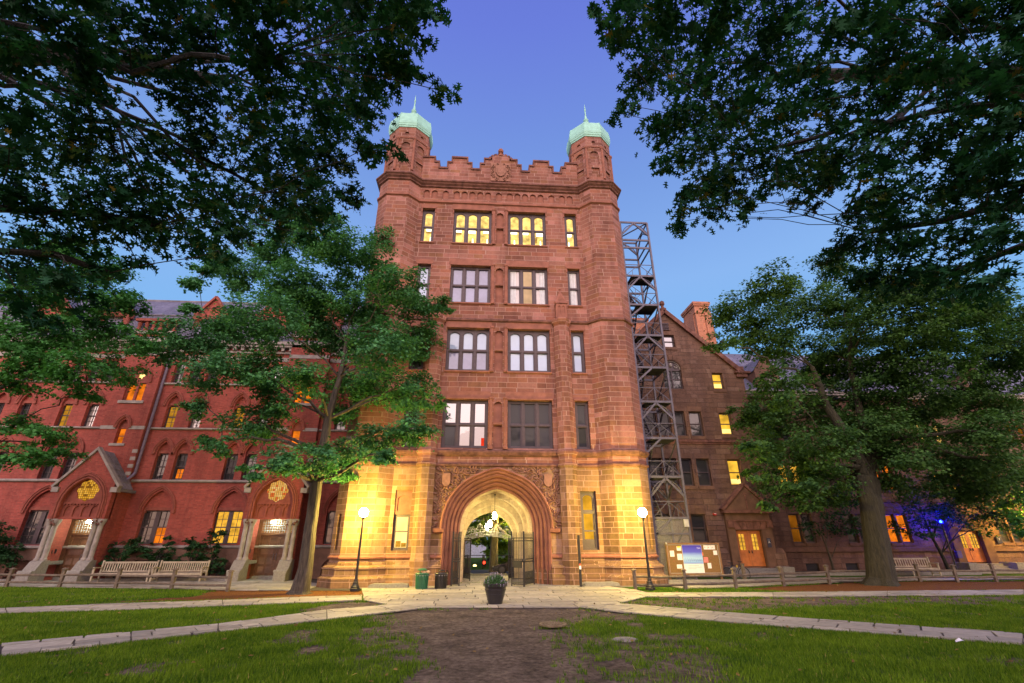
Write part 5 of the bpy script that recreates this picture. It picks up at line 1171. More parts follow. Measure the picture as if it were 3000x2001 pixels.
def tree(name, label, cat, trunk, rad, clumps, leafkw, barkm, leafm, seed, group=None, per=26, tuft=1.0, ntuft=9, tpl=MAPLE, size=(.14, .24), twigs=5, root=True, limb=.45, flat=.75, spread=.3, rmin=.018, attach_from=1, droop=.25, extra=()):
    rng = np.random.default_rng(seed); base = Vector(trunk[0])
    T = empty(name, (base.x, base.y, base.z), label, cat, group)
    mb = MB(); ph = rng.uniform(0, 6, 5)
    pts = [Vector(trunk[0])]; rr = [rad[0]]
    for i in range(1, len(trunk)):           # densify
        a, b = Vector(trunk[i-1]), Vector(trunk[i])
        for s in (.25, .5, .75, 1.0): pts.append(a.lerp(b, s)+Vector(rng.normal(size=3)*.012)); rr.append(rad[i-1]+(rad[i]-rad[i-1])*s)
    if root:
        z0 = pts[0].z; pts = [pts[0]+Vector((0, 0, -.15)), pts[0], pts[0].lerp(pts[1], .18), pts[0].lerp(pts[1], .45)]+pts[1:]; rr = [rr[0]*1.5, rr[0]*1.28, rr[0]*1.08, rr[0]*.97*.98+.02*rr[1]]+rr[1:]
    mb.tube(pts, rr, 18, wob=lambda k, i: 1+(.05+.16*max(0, 1-i/4.0)*root)*math.sin(5*k*2*PI/18+ph[0])+.03*math.sin(3*k*2*PI/18+ph[1]+i*.3))
    nodes = [(Vector(p), r) for p, r in list(zip(trunk, rad))[attach_from:]]
    lm = MB()
    for pp, rr_ in extra:
        PP = [Vector(pp[0])]; RR = [rr_[0]]
        for i in range(1, len(pp)):
            for t in (.25, .5, .75, 1): PP.append(Vector(pp[i-1]).lerp(Vector(pp[i]), t)+Vector(rng.normal(size=3)*.03)); RR.append(rr_[i-1]+(rr_[i]-rr_[i-1])*t)
        lm.tube(PP, RR, 12); nodes += list(zip(PP, RR))[4:]
    top = Vector(trunk[-1])
    for c, r in sorted(clumps, key=lambda q: (Vector(q[0])-top).length):
        c = Vector(c); best = min(nodes, key=lambda q: (c-q[0]).length+(1.2 if q[0].z > c.z+.3 else 0)+.4/(q[1]+.05))
        p0, r0 = best; L = (c-p0).length; rs = min(r0*.72, max(rmin*1.6, limb*r0*(.5+.5*min(1, L/4)) if limb else r0*.6)); re = max(rmin, rs*.42)
        mid = p0.lerp(c, .5)+Vector((0, 0, .10*L))+Vector(rng.normal(size=3)*.06*L); P = []; n = max(4, int(L/.5))
        for i in range(n+1): t = i/n; P.append(p0*(1-t)**2+mid*2*t*(1-t)+c*t*t+Vector(rng.normal(size=3)*.02*L*min(1, 4*t*(1-t))))
        R = [rs+(re-rs)*i/n for i in range(n+1)]; lm.tube(P, R, 7 if rs > .06 else 5, caps=False)
        for i in range(1, n+1): nodes.append((P[i], R[i]))
    Pn, Nn, tw = clump_points(clumps, per, tuft, rng, flat, ntuft, spread)
    for c, tc in tw:
        for q in tc[:twigs]:
            c_ = Vector(c); q = Vector(q); m_ = c_.lerp(q, .5)+Vector(rng.normal(size=3)*.12*(q-c_).length); lm.tube([c_, m_, q], [rmin*.8, rmin*.6, rmin*.35], 4, caps=False)
    mb.build('trunk', barkm, T); lm.build('limb', barkm, T, uv=False)
    Pn = Pn-np.array(base)
    lf = leaves('crown', Pn, Nn, rng.uniform(size[0], size[1], len(Pn)), tpl, leafm, T, rng, droop)
    return T, len(Pn)
M['bark_l'] = bark("furrowed_bark", (.015,.012,.009), (.075,.06,.042)); M['bark_r'] = bark("olive_furrowed_bark", (.010,.0095,.004), (.040,.036,.016)); M['bark_d'] = bark("dark_bark", (.004,.004,.0035), (.014,.0125,.011))
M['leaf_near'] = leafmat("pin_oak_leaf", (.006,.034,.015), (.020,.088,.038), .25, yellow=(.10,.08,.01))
M['leaf_mid'] = leafmat("dark_green_leaf", (.026,.100,.040), (.090,.265,.095), .32)
M['leaf_right'] = leafmat("elm_leaf", (.018,.058,.016), (.078,.170,.040), .32)
M['leaf_left'] = leafmat("bright_green_leaf", (.025,.10,.022), (.07,.24,.055), .30)
M['leaf_back'] = leafmat("lamplight_tinted_leaf", (.08,.15,.02), (.22,.33,.05), .4)  # brightened leaf colour stands in for lamplight beyond the arch
M['leaf_shrub'] = leafmat("shrub_leaf", (.010,.04,.018), (.04,.11,.04), .3)
rc = random.Random(77)
def cl(pix, Y, dy, scale=1.0):
    out_ = []
    for p in pix:
        Yp = Y+rc.uniform(-dy, dy) if len(p) < 4 else p[3]
        c = at(p[0], p[1], Yp); k = np.linalg.norm(c-CAM)/FPX; cosb = float(ray(p[0], p[1])@_F)
        out_.append((c, p[2]*k*cosb*scale))
    return out_
# tree in front of the tower's left turret
CL1 = cl([(700,790,80),(620,775,45),(575,820,40),(830,715,90),(960,690,95),(1060,760,90),(900,830,110),(1050,880,100),(1170,830,80),(1230,900,60),(1290,890,35),(1220,990,75),(1120,1000,105),(960,960,110),(790,930,105),(660,960,85),(560,985,85),(480,1030,55),(640,1080,80),(760,1090,95),(900,1100,70),(1060,1120,90),(1180,1130,85),(1200,1250,70),(1080,1290,80),(960,1330,70),(860,1340,75),(740,1230,85),(650,1290,50),(590,1185,45),(750,1370,40),(1010,1370,55),(1120,700,50),(880,640,50),(820,840,70),(1000,1200,60),(560,900,35),(820,1180,60),(1110,1330,45),(1270,1180,40)], 21.2, 2.6)
tb = ground(877, 1738)
tl = [(tb[0], tb[1], 0), (tb[0]+.08, tb[1], .9), (tb[0]+.02, tb[1], 2.4), (tb[0]-.05, tb[1]+.1, 4.2), (tb[0]-.0, tb[1]+.15, 5.4), (tb[0]+.0, tb[1]+.2, 7.0), (tb[0]+.25, tb[1]+.2, 9.0), (tb[0]+.3, tb[1]+.2, 10.8)]
print('leaves', tree('oak_tree', 'middle sized oak with furrowed lamp lit trunk in front of the left turret', 'tree', tl, [.36, .27, .24, .23, .22, .17, .12, .07], CL1, {}, M['bark_l'], M['leaf_mid'], 1, per=130, tuft=.9, ntuft=17, size=(.09, .19), twigs=5, attach_from=3)[1])
# big elm at the right
CL2 = cl([(2150,900,75),(2250,830,80),(2190,960,60),(2350,900,105),(2240,990,95),(2110,1000,45),(2400,1050,105),(2300,1120,85),(2250,1200,75),(2180,1215,45),(2330,1230,110),(2450,1180,120),(2580,1100,130),(2700,1050,130),(2560,1250,110),(2700,1200,120),(2830,1150,110),(2230,1310,70),(2300,1420,70),(2270,1470,35),(2400,1380,85),(2210,1390,35),(2650,1330,90),(2780,1320,95),(2900,1260,100),(2950,1400,80),(2850,1420,65),(2500,1000,130),(2650,920,130),(2800,980,130),(2930,1050,110),(2350,1430,65),(2250,1370,55),(2420,1300,85),(2420,1460,50),(2700,1420,65),(2800,1390,85),(2600,1400,50),(2900,1350,95),(2200,1320,45),(2330,1330,60),(2960,1180,80),(2480,900,90),(2620,850,90),(2720,860,90),(2830,880,100),(2930,920,100),(2550,810,60),(2980,1000,80),(2370,1470,35),(2430,780,60)], 23.0, 3.2)
tb = ground(2585, 1712)
tr_ = [(tb[0], tb[1], 0), (tb[0]+.32, tb[1], 1.9), (tb[0]+.55, tb[1], 3.6), (tb[0]+.8, tb[1]+.1, 4.7), (tb[0]+.95, tb[1]+.1, 5.05)]
q0, q1 = tb[0], tb[1]
EL = [([(q0+.75, q1+.05, 4.4), (q0+.72, q1, 5.3), (q0+.40, q1, 6.5), (q0-.2, q1+.1, 8.4), (q0-.5, q1+.1, 10.8)], [.36, .31, .26, .20, .11]), ([(q0+.85, q1+.1, 4.4), (q0+1.25, q1+.2, 5.4), (q0+2.2, q1+.3, 6.7), (q0+3.7, q1+.4, 8.3), (q0+5.2, q1+.3, 10.6)], [.36, .31, .25, .19, .10]), ([(q0+1.2, q1+.2, 5.4), (q0+1.7, q1+.4, 7.5), (q0+1.9, q1+.3, 10.5), (q0+2.3, q1, 13)], [.2, .18, .14, .08])]
print('leaves', tree('elm_tree', 'big elm with thick olive furrowed trunk beside the right wooden fence', 'tree', tr_, [.60, .50, .47, .50, .34], CL2, {}, M['bark_r'], M['leaf_right'], 2, per=85, tuft=1.0, ntuft=12, size=(.10, .21), twigs=5, attach_from=5, limb=.5, extra=EL)[1])
# tree at the far left
CL3 = cl([(60,1000,110),(190,980,100),(320,960,90),(400,1000,55),(120,1080,80),(250,1080,85),(350,1080,60),(60,860,100),(200,850,100),(330,860,70),(300,770,70),(180,720,80),(390,900,45),(40,1250,60),(130,1270,65),(190,1320,45),(60,1340,60),(120,1360,45),(250,1150,40),(20,1120,50)], 22.5, 2.5)
print('leaves', tree('maple_tree', 'bright green maple reaching in from the left edge before the brick hall', 'tree', [(-25.5, 23, 0), (-25.4, 23, 2.5), (-25.2, 23, 5), (-25, 23, 8), (-24.6, 23, 11)], [.45, .38, .34, .26, .14], CL3, {}, M['bark_d'], M['leaf_left'], 3, per=85, tuft=1.0, ntuft=12, size=(.10, .21), twigs=5, attach_from=1)[1])
# near oaks overhead
def cld(pix, d0, d1, scale=1.0):
    out_ = []
    for p in pix:
        d = rc.uniform(d0, d1); c = atd(p[0], p[1], d); cosb = float(ray(p[0], p[1])@_F); out_.append((c, p[2]*d/FPX*cosb*scale))
    return out_
FL = []
for y, xs_ in [(-60, (50,250,450,650,850,1050,1220)), (50, (40,200,380,580,780,980,1130)), (170, (50,220,420,600,790,960,1090)), (310, (60,250,590,750,890,1010)), (440, (80,240,420,600,780,920)), (560, (70,250,430,620,780,900)), (650, (130,310,480,640))]:
    FL += [(x, y, 98) for x in xs_]
FL += [(1210,80,55),(1270,25,35),(1300,40,25),(1170,190,60),(1195,205,36),(1290,265,38),(1330,275,22),(1090,250,35),(1060,300,45),(1030,400,55),(1090,425,45),(1150,440,28),(970,480,55),(1000,560,45),(1045,595,28),(930,620,55),(830,640,60),(900,690,30),(560,715,50),(640,735,40),(450,660,60),(730,690,40),(60,760,85),(180,800,75),(80,900,70),(240,880,60),(400,760,35),(320,800,50)]
CL4 = cld(FL, 6.6, 9.0)
OFF_L = [((x, y, z), 1.5) for x, y, z in [(-13, 5, 8.5), (-14, 2, 8), (-11.5, .5, 9.5), (-9, -1, 10), (-13, -1.5, 7.5), (-15.5, 4, 6.8), (-10, 5, 10.5)]]  # out-of-frame crown clumps, added to shade the left side
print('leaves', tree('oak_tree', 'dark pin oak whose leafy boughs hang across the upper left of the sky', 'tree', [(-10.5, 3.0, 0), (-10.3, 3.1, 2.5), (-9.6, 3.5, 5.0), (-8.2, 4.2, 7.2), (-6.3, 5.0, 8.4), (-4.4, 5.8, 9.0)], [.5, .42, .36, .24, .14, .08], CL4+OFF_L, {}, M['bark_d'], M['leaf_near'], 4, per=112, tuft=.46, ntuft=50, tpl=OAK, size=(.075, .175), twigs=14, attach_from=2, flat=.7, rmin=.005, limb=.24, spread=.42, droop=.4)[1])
FR = []
for y, xs_ in [(-60, (1850,2050,2250,2450,2650,2850,3040)), (50, (1840,1950,2110,2280,2450,2620,2790,2950)), (180, (1920,2060,2220,2390,2560,2730,2890,3020)), (320, (1990,2110,2260,2420,2590,2750,2910,3020)), (450, (2060,2190,2330,2480,2640,2800,2950)), (560, (2120,2560,2700,2850,2990)), (680, (2540,2660,2810,2960)), (800, (2640,2780,2940))]:
    FR += [(x, y, 92) for x in xs_]
FR += [(1745,25,25),(1775,60,35),(1820,110,35),(1790,120,22),(1870,230,42),(1820,330,28),(1850,310,25),(1960,390,40),(1930,490,24),(1970,470,26),(2010,560,35),(1985,650,30),(2000,610,30),(2060,560,45),(2180,600,30),(2190,640,20),(2280,540,45),(2300,590,25),(2390,520,60),(2390,610,26),(2350,590,22),(2440,540,45),(2480,620,45),(2490,720,45),(2420,770,35),(2530,800,55)]
CL5 = cld(FR, 8.0, 11.5)
OFF_R = [((x, y, z), 1.9) for x, y, z in [(13, 5, 9.5), (15.5, 3, 8.5), (18, 4.5, 7.5), (12, 1, 10.5), (15, -1, 9), (18, 0, 7), (20.5, 2, 6.5), (13, -4, 9.5), (17, -4.5, 8), (10, -2.5, 11), (21, -3, 6.5), (9.5, 1, 12), (15, 2, 12), (19, 6.5, 9.5), (22, 5.5, 7)]]  # out-of-frame crown clumps, added to keep the glow off the right hall
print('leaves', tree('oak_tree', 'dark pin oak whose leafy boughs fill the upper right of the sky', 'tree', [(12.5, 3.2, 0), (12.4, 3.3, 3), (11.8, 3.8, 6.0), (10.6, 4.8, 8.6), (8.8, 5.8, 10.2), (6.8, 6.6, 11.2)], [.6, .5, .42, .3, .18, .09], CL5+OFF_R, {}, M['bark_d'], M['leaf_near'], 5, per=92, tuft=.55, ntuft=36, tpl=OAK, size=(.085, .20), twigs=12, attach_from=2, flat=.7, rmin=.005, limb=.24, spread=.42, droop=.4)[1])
# small trees along the right wall
def px3(l, Y, dy): return cl(l, Y, dy)
b0 = at(2440, 1660, 29.9)
tree('dogwood_tree', 'small pale stemmed dogwood in the bed left of the big elm', 'small tree', [(b0[0], 29.9, .1), (b0[0]-.02, 29.9, .8), (b0[0]-.1, 29.9, 1.6), (b0[0]-.3, 29.9, 2.6)], [.09, .07, .05, .03], px3([(2420,1480,60),(2480,1530,50),(2380,1540,40),(2440,1420,55),(2500,1460,50),(2390,1440,40)], 29.7, .5), {}, M['bark_l'], M['leaf_shrub'], 6, per=30, ntuft=14, tuft=.7, size=(.12, .2), twigs=3, root=False)
b0 = at(2775, 1655, 29.9)
tree('dogwood_tree', 'small dark stemmed dogwood with blue lit leaves beside the far doorway', 'small tree', [(b0[0], 29.9, .1), (b0[0]-.15, 29.9, 1.1), (b0[0]-.35, 29.9, 1.9), (b0[0]-.5, 29.9, 3.2)], [.11, .09, .07, .03], px3([(2700,1530,50),(2740,1490,55),(2800,1480,55),(2850,1510,55),(2690,1470,45),(2880,1540,40),(2780,1430,50),(2900,1500,45),(2640,1540,35)], 29.4, .7), {}, M['bark_d'], M['leaf_shrub'], 7, per=30, ntuft=14, tuft=.7, size=(.12, .2), twigs=3, root=False)
tree('young_tree', 'yellow green lamp lit sapling at the right edge before the far doorway', 'small tree', [(36.6, 28.0, 0), (36.5, 28, 1.5), (36.3, 28, 3), (36.2, 28, 5)], [.12, .1, .08, .04], px3([(2900,1470,60),(2960,1440,70),(2970,1520,50),(3020,1480,80),(2940,1390,60),(3040,1560,60),(2870,1420,45),(2985,1560,25)], 27.8, .8), {}, M['bark_d'], M['leaf_left'], 8, per=30, ntuft=12, tuft=.8, size=(.13, .22), twigs=3, root=False)
# unseen yard trees behind the camera, added to block the low glow
for i, (x, y, h, r, l) in enumerate([(-27, -13, 15, 6.5, 'broad shade tree added unseen far back left of the camera'), (-12, -17, 14, 6, 'broad shade tree added unseen back left of the camera'), (3, -21, 13, 6, 'broad shade tree added unseen straight behind the camera'), (17, -16, 16, 7, 'broad shade tree added unseen back right of the camera'), (33, -12, 16, 7.5, 'broad shade tree added unseen far back right of the camera')]):
    rg = np.random.default_rng(200+i); c = []
    for _ in range(16): d = rg.normal(size=3); d /= np.linalg.norm(d); c.append(((x+d[0]*r*.75, y+d[1]*r*.75, h*.6+d[2]*h*.32), r*.36))
    tree('shade_tree', l, 'tree', [(x, y, 0), (x, y, h*.2), (x+.2, y, h*.45)], [.5, .4, .3], c, {}, M['bark_d'], M['leaf_near'], 210+i, per=7, ntuft=3, tuft=1.6, size=(.45, .8), tpl=SIMPLE, twigs=1)
# beyond the arch
M['bark_s'] = bark('pale_street_bark', (.10,.08,.05), (.30,.25,.15))
tree('street_tree', 'lamp lit street tree framed by the archway beyond the parked car', 'tree', [(.98, 34.0, 0), (.98, 34, 1.6), (1.05, 34, 2.8), (1.1, 34, 4.2), (1.0, 34, 6)], [.30, .25, .24, .2, .12], [((2.1, 33.2, 3.2), .9), ((.0, 33.2, 2.5), .6), ((1.9, 33.4, 2.2), .55), ((-.9, 33.5, 3.4), .9), ((.9, 33, 4.2), 1.0), ((2.6, 33.8, 4.6), 1.2), ((-1.6, 34, 2.7), .6), ((.3, 33, 3.3), .5), ((-.2, 33.4, 1.9), .35), ((2.4, 33.2, 1.5), .4)], {}, M['bark_s'], M['leaf_back'], 9, per=34, ntuft=16, tuft=.8, size=(.13, .22), twigs=3, attach_from=2)
tree('street_tree', 'dark street tree far behind the archway on its left side', 'tree', [(-2.6, 44, 0), (-2.6, 44, 3), (-2.5, 44, 6)], [.35, .3, .2], [((-2.5+a, 44+b, z), 1.6) for a, b, z in [(-1, 0, 3.5), (1, 0, 4), (2.5, 1, 3), (0, -1, 5.5), (3.5, 0, 5), (-3, 0, 4.5)]], {}, M['bark_d'], M['leaf_back'], 10, per=16, ntuft=5, size=(.25, .4), twigs=2)
tree('street_tree', 'dark street tree far behind the archway on its right side', 'tree', [(5.0, 46, 0), (5.0, 46, 3), (5.2, 46, 6)], [.35, .3, .2], [((5+a, 46+b, z), 1.7) for a, b, z in [(-1.5, 0, 3), (1, 0, 3.4), (-2.8, -.5, 2.2), (0, -1, 5.5), (-2.5, 0, 5), (.5, 0, 1.8), (-3.2, -1, 1.4), (-1.8, -1, 1.3), (-3.6, 0, 3.8)]], {}, M['bark_d'], M['leaf_back'], 12, per=16, ntuft=5, size=(.25, .4), twigs=2)
tree('street_tree', 'broad dim street tree filling the back of the archway view', 'tree', [(1.2, 52, 0), (1.2, 52, 3), (1.3, 52, 6)], [.35, .3, .2], [((1.2+a, 52+b, z), 1.9) for a, b, z in [(-1.5, 0, 3.2), (1.5, 0, 3.4), (-4, 0, 3.5), (4, 0, 3.6), (0, -1, 5), (-2.5, 0, 5.6), (2.5, 0, 5.6), (0, 0, 7)]], {}, M['bark_d'], M['leaf_back'], 13, per=18, ntuft=5, size=(.25, .4), twigs=2)
# shrubs at the foot of the brick hall
def shrub(x, y, h, r, label, seed, group='shrubs along the foot of the brick hall'):
    rng = np.random.default_rng(seed); c = [((x+rng.uniform(-r, r)*.8, y+rng.uniform(-.2, .2), h*rng.uniform(.3, 1.0)), r*rng.uniform(.28, .5)) for _ in range(14)]
    st = [(x, y, .05), (x+.05, y, h*.3), (x, y, h*.6)]
    return tree('shrub', label, 'shrub', st, [.05, .04, .02], c, {}, M['bark_d'], M['leaf_shrub'], seed, group, per=60, ntuft=20, tuft=.6, size=(.10, .18), twigs=4, root=False, rmin=.01)
shrub(-18.9, 28.4, 2.0, .9, 'loose shrub in the bed right beside the left porch', 31); shrub(-17.0, 28.4, 2.0, .9, 'sparse shrub between the two benches against the dark twin window', 32)
shrub(-15.2, 28.4, 2.0, .9, 'leafy shrub behind the right bench left of the lit twin window', 33); shrub(-14.1, 28.3, 2.5, .6, 'tall thin shrub in front of the lit golden twin window', 34); shrub(-13.7, 28.2, 1.0, .55, 'low bright shrub beside the right end of the right bench', 35)
shrub(-25.4, 28.2, 2.9, 1.5, 'big dark bush left of the left porch', 36); shrub(-28.2, 28.2, 2.6, 1.4, 'dark bush at the left edge beneath the maple', 37)
rng = np.random.default_rng(88); n = 420; FX = rng.uniform(-16, 20, n); FYy = rng.uniform(8, 23, n)
tag(leaves('fallen_leaves', np.stack([FX, FYy, np.full(n, .055)], -1), np.array([0, 0, 1.0])+rng.normal(size=(n, 3))*.25, rng.uniform(.06, .11, n), OAK, leafmat('dry_leaf', (.10,.055,.015), (.30,.20,.06), .1), None, rng), 'dry brown leaves fallen about the lawn and paths', 'leaf litter', kind='stuff')
# grass blades
rng = np.random.default_rng(50)
def grass_pts(n, x0, x1, y0, y1):
    X = rng.uniform(x0, x1, n); Y = rng.uniform(y0, y1, n); g, mu = cover(X, Y); k = rng.random(n) < np.clip((g-.03)*1.3, 0, 1)*(.35+.65*fbm(X*2.2, Y*2.2, 60)*1.3)
    X, Y = X[k], Y[k]
    bad = np.zeros(len(X), bool)
    jx = X+(fbm(X*3, Y*3, 91)-.5)*.34; jy = Y+(fbm(X*3, Y*3, 95)-.5)*.34
    for P in PAVE: bad |= inpoly_np(jx, jy, P)
    return X[~bad], Y[~bad]
PAVE = strip(LF, LFb) + [LNb + LNt[::-1], RFb + RFt[::-1], RNb + RNt[::-1], [pl0, pl1, RNt[0], (6.0, 18.7), (7.0, 20.1), (6.5, 21.2), (6.3, 25), (-7, 25), (-4.2, 21.9), (-4.3, 20.2), (-3.9, 18.5), LNt[-1]], [(-44, 27.0), (-21, 25.1), (-10.2, 22.6), (-4.9, 22.0), (-4.9, 30), (-44, 30)], [(6.2, 21.8), (11, 22.1), (13.9, 23.1), (17.5, 24.2), (22, 24.9), (48, 24.4), (48, 30), (6.2, 30)]]
A = [grass_pts(330000, -13, 14, 7.5, 13.5), grass_pts(260000, -17, 26, 13.5, 18.5), grass_pts(240000, -30, 36, 18.5, 25.5)]
GX = np.concatenate([a[0] for a in A]); GY = np.concatenate([a[1] for a in A]); n = len(GX)
hg = rng.uniform(.025, .065, n)*(.7+.6*fbm(GX*1.5, GY*1.5, 70)); wd = rng.uniform(.006, .011, n)*(1+np.clip((GY-10)/14, 0, 1)*.9); an = rng.uniform(0, 2*PI, n); ln = rng.normal(size=(n, 2))*.5
V = np.zeros((n, 3, 3)); V[:, 0, 0] = GX-np.cos(an)*wd; V[:, 0, 1] = GY-np.sin(an)*wd; V[:, 1, 0] = GX+np.cos(an)*wd; V[:, 1, 1] = GY+np.sin(an)*wd; V[:, 2, 0] = GX+ln[:, 0]*hg; V[:, 2, 1] = GY+ln[:, 1]*hg; V[:, 0, 2] = V[:, 1, 2] = -.025; V[:, 2, 2] = hg
M['grass'] = leafmat("lawn_grass", (.030,.085,.004), (.15,.25,.016), .3, yellow=(.30, .27, .08))
tag(npmesh('lawn_grass', V.reshape(-1, 3), np.arange(3*n), 3, M['grass']), 'short green lawn grass growing in tufts between the paths', 'grass', kind='stuff'); print('grass', n)
# ================================================================== FURNITURE
def text_mesh(txt, size, mat, mapf, name, parent, align='CENTER'):
    cu = bpy.data.curves.new('t', 'FONT'); cu.body = txt; cu.size = size; cu.align_x = align; cu.resolution_u = 2
    o = bpy.data.objects.new('t', cu); COL.objects.link(o); bpy.context.view_layer.update()
    me = o.evaluated_get(bpy.context.evaluated_depsgraph_get()).to_mesh(); vs = [mapf(v.co.x, v.co.y) for v in me.vertices]; fs = [tuple(p.vertices) for p in me.polygons]
    bpy.data.objects.remove(o); bpy.data.curves.remove(cu); mb = MB(); mb.add(vs, fs); return mb.build(name, mat, parent)
# ---- street lamps
M['globe'] = emis("sodium_globe", (1, .72, .15), 1400); M['globe_amber'] = emis("amber_globe", (1, .56, .07), 900)
def lamp(x, y, label, glow='globe'):
    L = empty('street_lamp', (x, y, 0), label, 'street lamp', 'globe lamps at the gate')
    mb = MB(); mb.lathe([(.20, 0), (.20, .10), (.17, .12), (.17, .17), (.14, .2), (.11, .27), (.115, .31), (.085, .35), (.08, .42), (.06, .46)], (x, y, 0), 14); mb.build('base', M['iron'], L)
    mb = MB(); mb.lathe([(.058, .44), (.038, 2.72), (.05, 2.74), (.075, 2.78), (.085, 2.83), (.05, 2.85)], (x, y, 0), 12); mb.build('pole', M['iron'], L, smooth=False)
    mb = MB(); mb.sphere((x, y, 3.02), .19, 20); mb.build('globe', M[glow], L, smooth=True); return L
p = ground(1039.3, 1731.5); lamp(p[0], p[1], 'black lamp post with glowing globe standing before the left turret')
p = ground(1905.8, 1729.6); lamp(p[0], p[1], 'black lamp post with glowing globe beside the notice board')
lamp(34.6, 29.0, 'black lamp post with glowing globe just past the right edge near the far doorway', 'globe_amber')
SLm = lamp(2.55, 33.25, 'added unseen lamp post lighting the tree on the street side of the gate tower')  # hidden lamp added to brighten the tree beyond the arch
# ---- litter bins
def bin_(x, y, h, r, mat, label, lid):
    B = empty('litter_bin', (x, y, 0), label, 'litter bin')
    mb = MB(); mb.lathe([(r*.86, .03), (r*.9, .3), (r*.95, h*.9)], (x, y, 0), 20)
    for k in range(26): a = 2*PI*k/26; mb.bar((x+r*.95*math.cos(a), y+r*.95*math.sin(a), .05), (x+r*1.02*math.cos(a), y+r*1.02*math.sin(a), h), .028, .02, up=(math.cos(a), math.sin(a), 0))
    mb.lathe([(r*.93, 0), (r*.95, .05), (r*.9, .07)], (x, y, 0), 20); mb.build('basket', M[mat], B)
    mb = MB(); mb.tube([(x+r*1.0*math.cos(a), y+r*1.0*math.sin(a), h) for a in np.linspace(0, 2*PI, 25)], .035, 6); mb.build('rim', M[mat], B)
    mb = MB()
    for k in range(14): a = 2*PI*k/14; mb.box(x+r*1.03*math.cos(a)-.014, x+r*1.03*math.cos(a)+.014, y+r*1.05*math.sin(a)-.004, y+r*1.05*math.sin(a)+.004, h-.085, h-.045)
    mb.build('rim_cutout', M['iron_pale'], B)
    mb = MB()
    if lid == 'dome':
        for a in (0, 2.1, 4.2): mb.bar((x+r*.8*math.cos(a), y+r*.8*math.sin(a), h), (x+r*.6*math.cos(a), y+r*.6*math.sin(a), h+.17), .02)
        mb.lathe([(r*.8, h+.13), (r*.82, h+.15), (r*.5, h+.2), (.02, h+.215)], (x, y, 0), 16)
    else:
        mb.tube([(x+r*.55*math.cos(a), y+r*.55*math.sin(a), h+.12) for a in np.linspace(0, 2*PI, 17)], .02, 6); mb.lathe([(r*.93, h-.01), (r*.9, h+.02), (r*.55, h+.03)], (x, y, 0), 16)
        for a in (0, 2.1, 4.2): mb.bar((x+r*.6*math.cos(a), y+r*.6*math.sin(a), h), (x+r*.55*math.cos(a), y+r*.55*math.sin(a), h+.12), .02)
    mb.build('lid', M[mat], B); return B
bin_(-2.38, 22.4, .60, .265, 'green_metal', 'green slatted litter bin with raised lid', 'dome'); bin_(-1.58, 22.45, .60, .25, 'black_metal', 'black slatted litter bin at the left jamb of the archway', 'ring')
M['bag'] = simple("brown_paper", (.45,.30,.16), .9)
mb = MB(); mb.sphere((-2.15, 22.36, .66), .12, 9, .6); mb.sphere((-2.3, 22.3, .65), .09, 7, .6); tag(mb.build('paper_bag', M['bag']), 'crumpled brown paper bag sticking out of the green bin', 'rubbish')
# ---- planter and its plant
px_, py_ = .57, 17.1
Pn_ = empty('planter', (px_, py_, 0), 'big black round plastic plant pot in front of the archway', 'planter')
mb = MB(); mb.lathe([(.22, 0), (.225, .03), (.335, .42), (.345, .42), (.35, .46), (.335, .47), (.352, .53), (.385, .535), (.395, .62), (.37, .63), (.36, .58)], (px_, py_, 0), 28); mb.lathe([(.30, .285), (.307, .295), (.31, .31), (.306, .315)], (px_, py_, 0), 28); mb.build('pot', M['terracotta'], Pn_, smooth=False)
mb = MB(); mb.lathe([(.36, .54), (.3, .56), (.02, .57)], (px_, py_, 0), 20); mb.build('potting_soil', M['joint'], Pn_)
PT = empty('pot_plant', (px_, py_, .55), 'mounded green herb with small pale flowers growing in the black pot', 'plant')
rng = np.random.default_rng(4); n = 5200; d = rng.normal(size=(n, 3)); d /= np.linalg.norm(d, axis=1, keepdims=True); d[:, 2] = np.abs(d[:, 2])
Pq = d*np.array([.40, .40, .33])*(rng.random((n, 1))**.35)*(.85+.25*fbm(d[:, 0]*4, d[:, 1]*4, 3)[:, None])
leaves('foliage', Pq, d+rng.normal(size=(n, 3))*.6, rng.uniform(.025, .055, n), SIMPLE, leafmat("herb_leaf", (.02,.06,.02), (.09,.20,.06), .25), PT, rng)
mb = MB()
for k in range(60):
    a = d[k]*np.array([.40, .40, .33])*1.02+np.array([px_, py_, .55]); mb.tube([(px_+(a[0]-px_)*.5, py_+(a[1]-py_)*.5, .6), tuple(a), tuple(a+np.array([0, 0, .05]))], .004, 4)
    if k < 30: mb.sphere(tuple(a+np.array([0, 0, .05])), .012, 6)
mb.build('flower', simple("pale_lilac_flower", (.45,.40,.55), .8), PT)
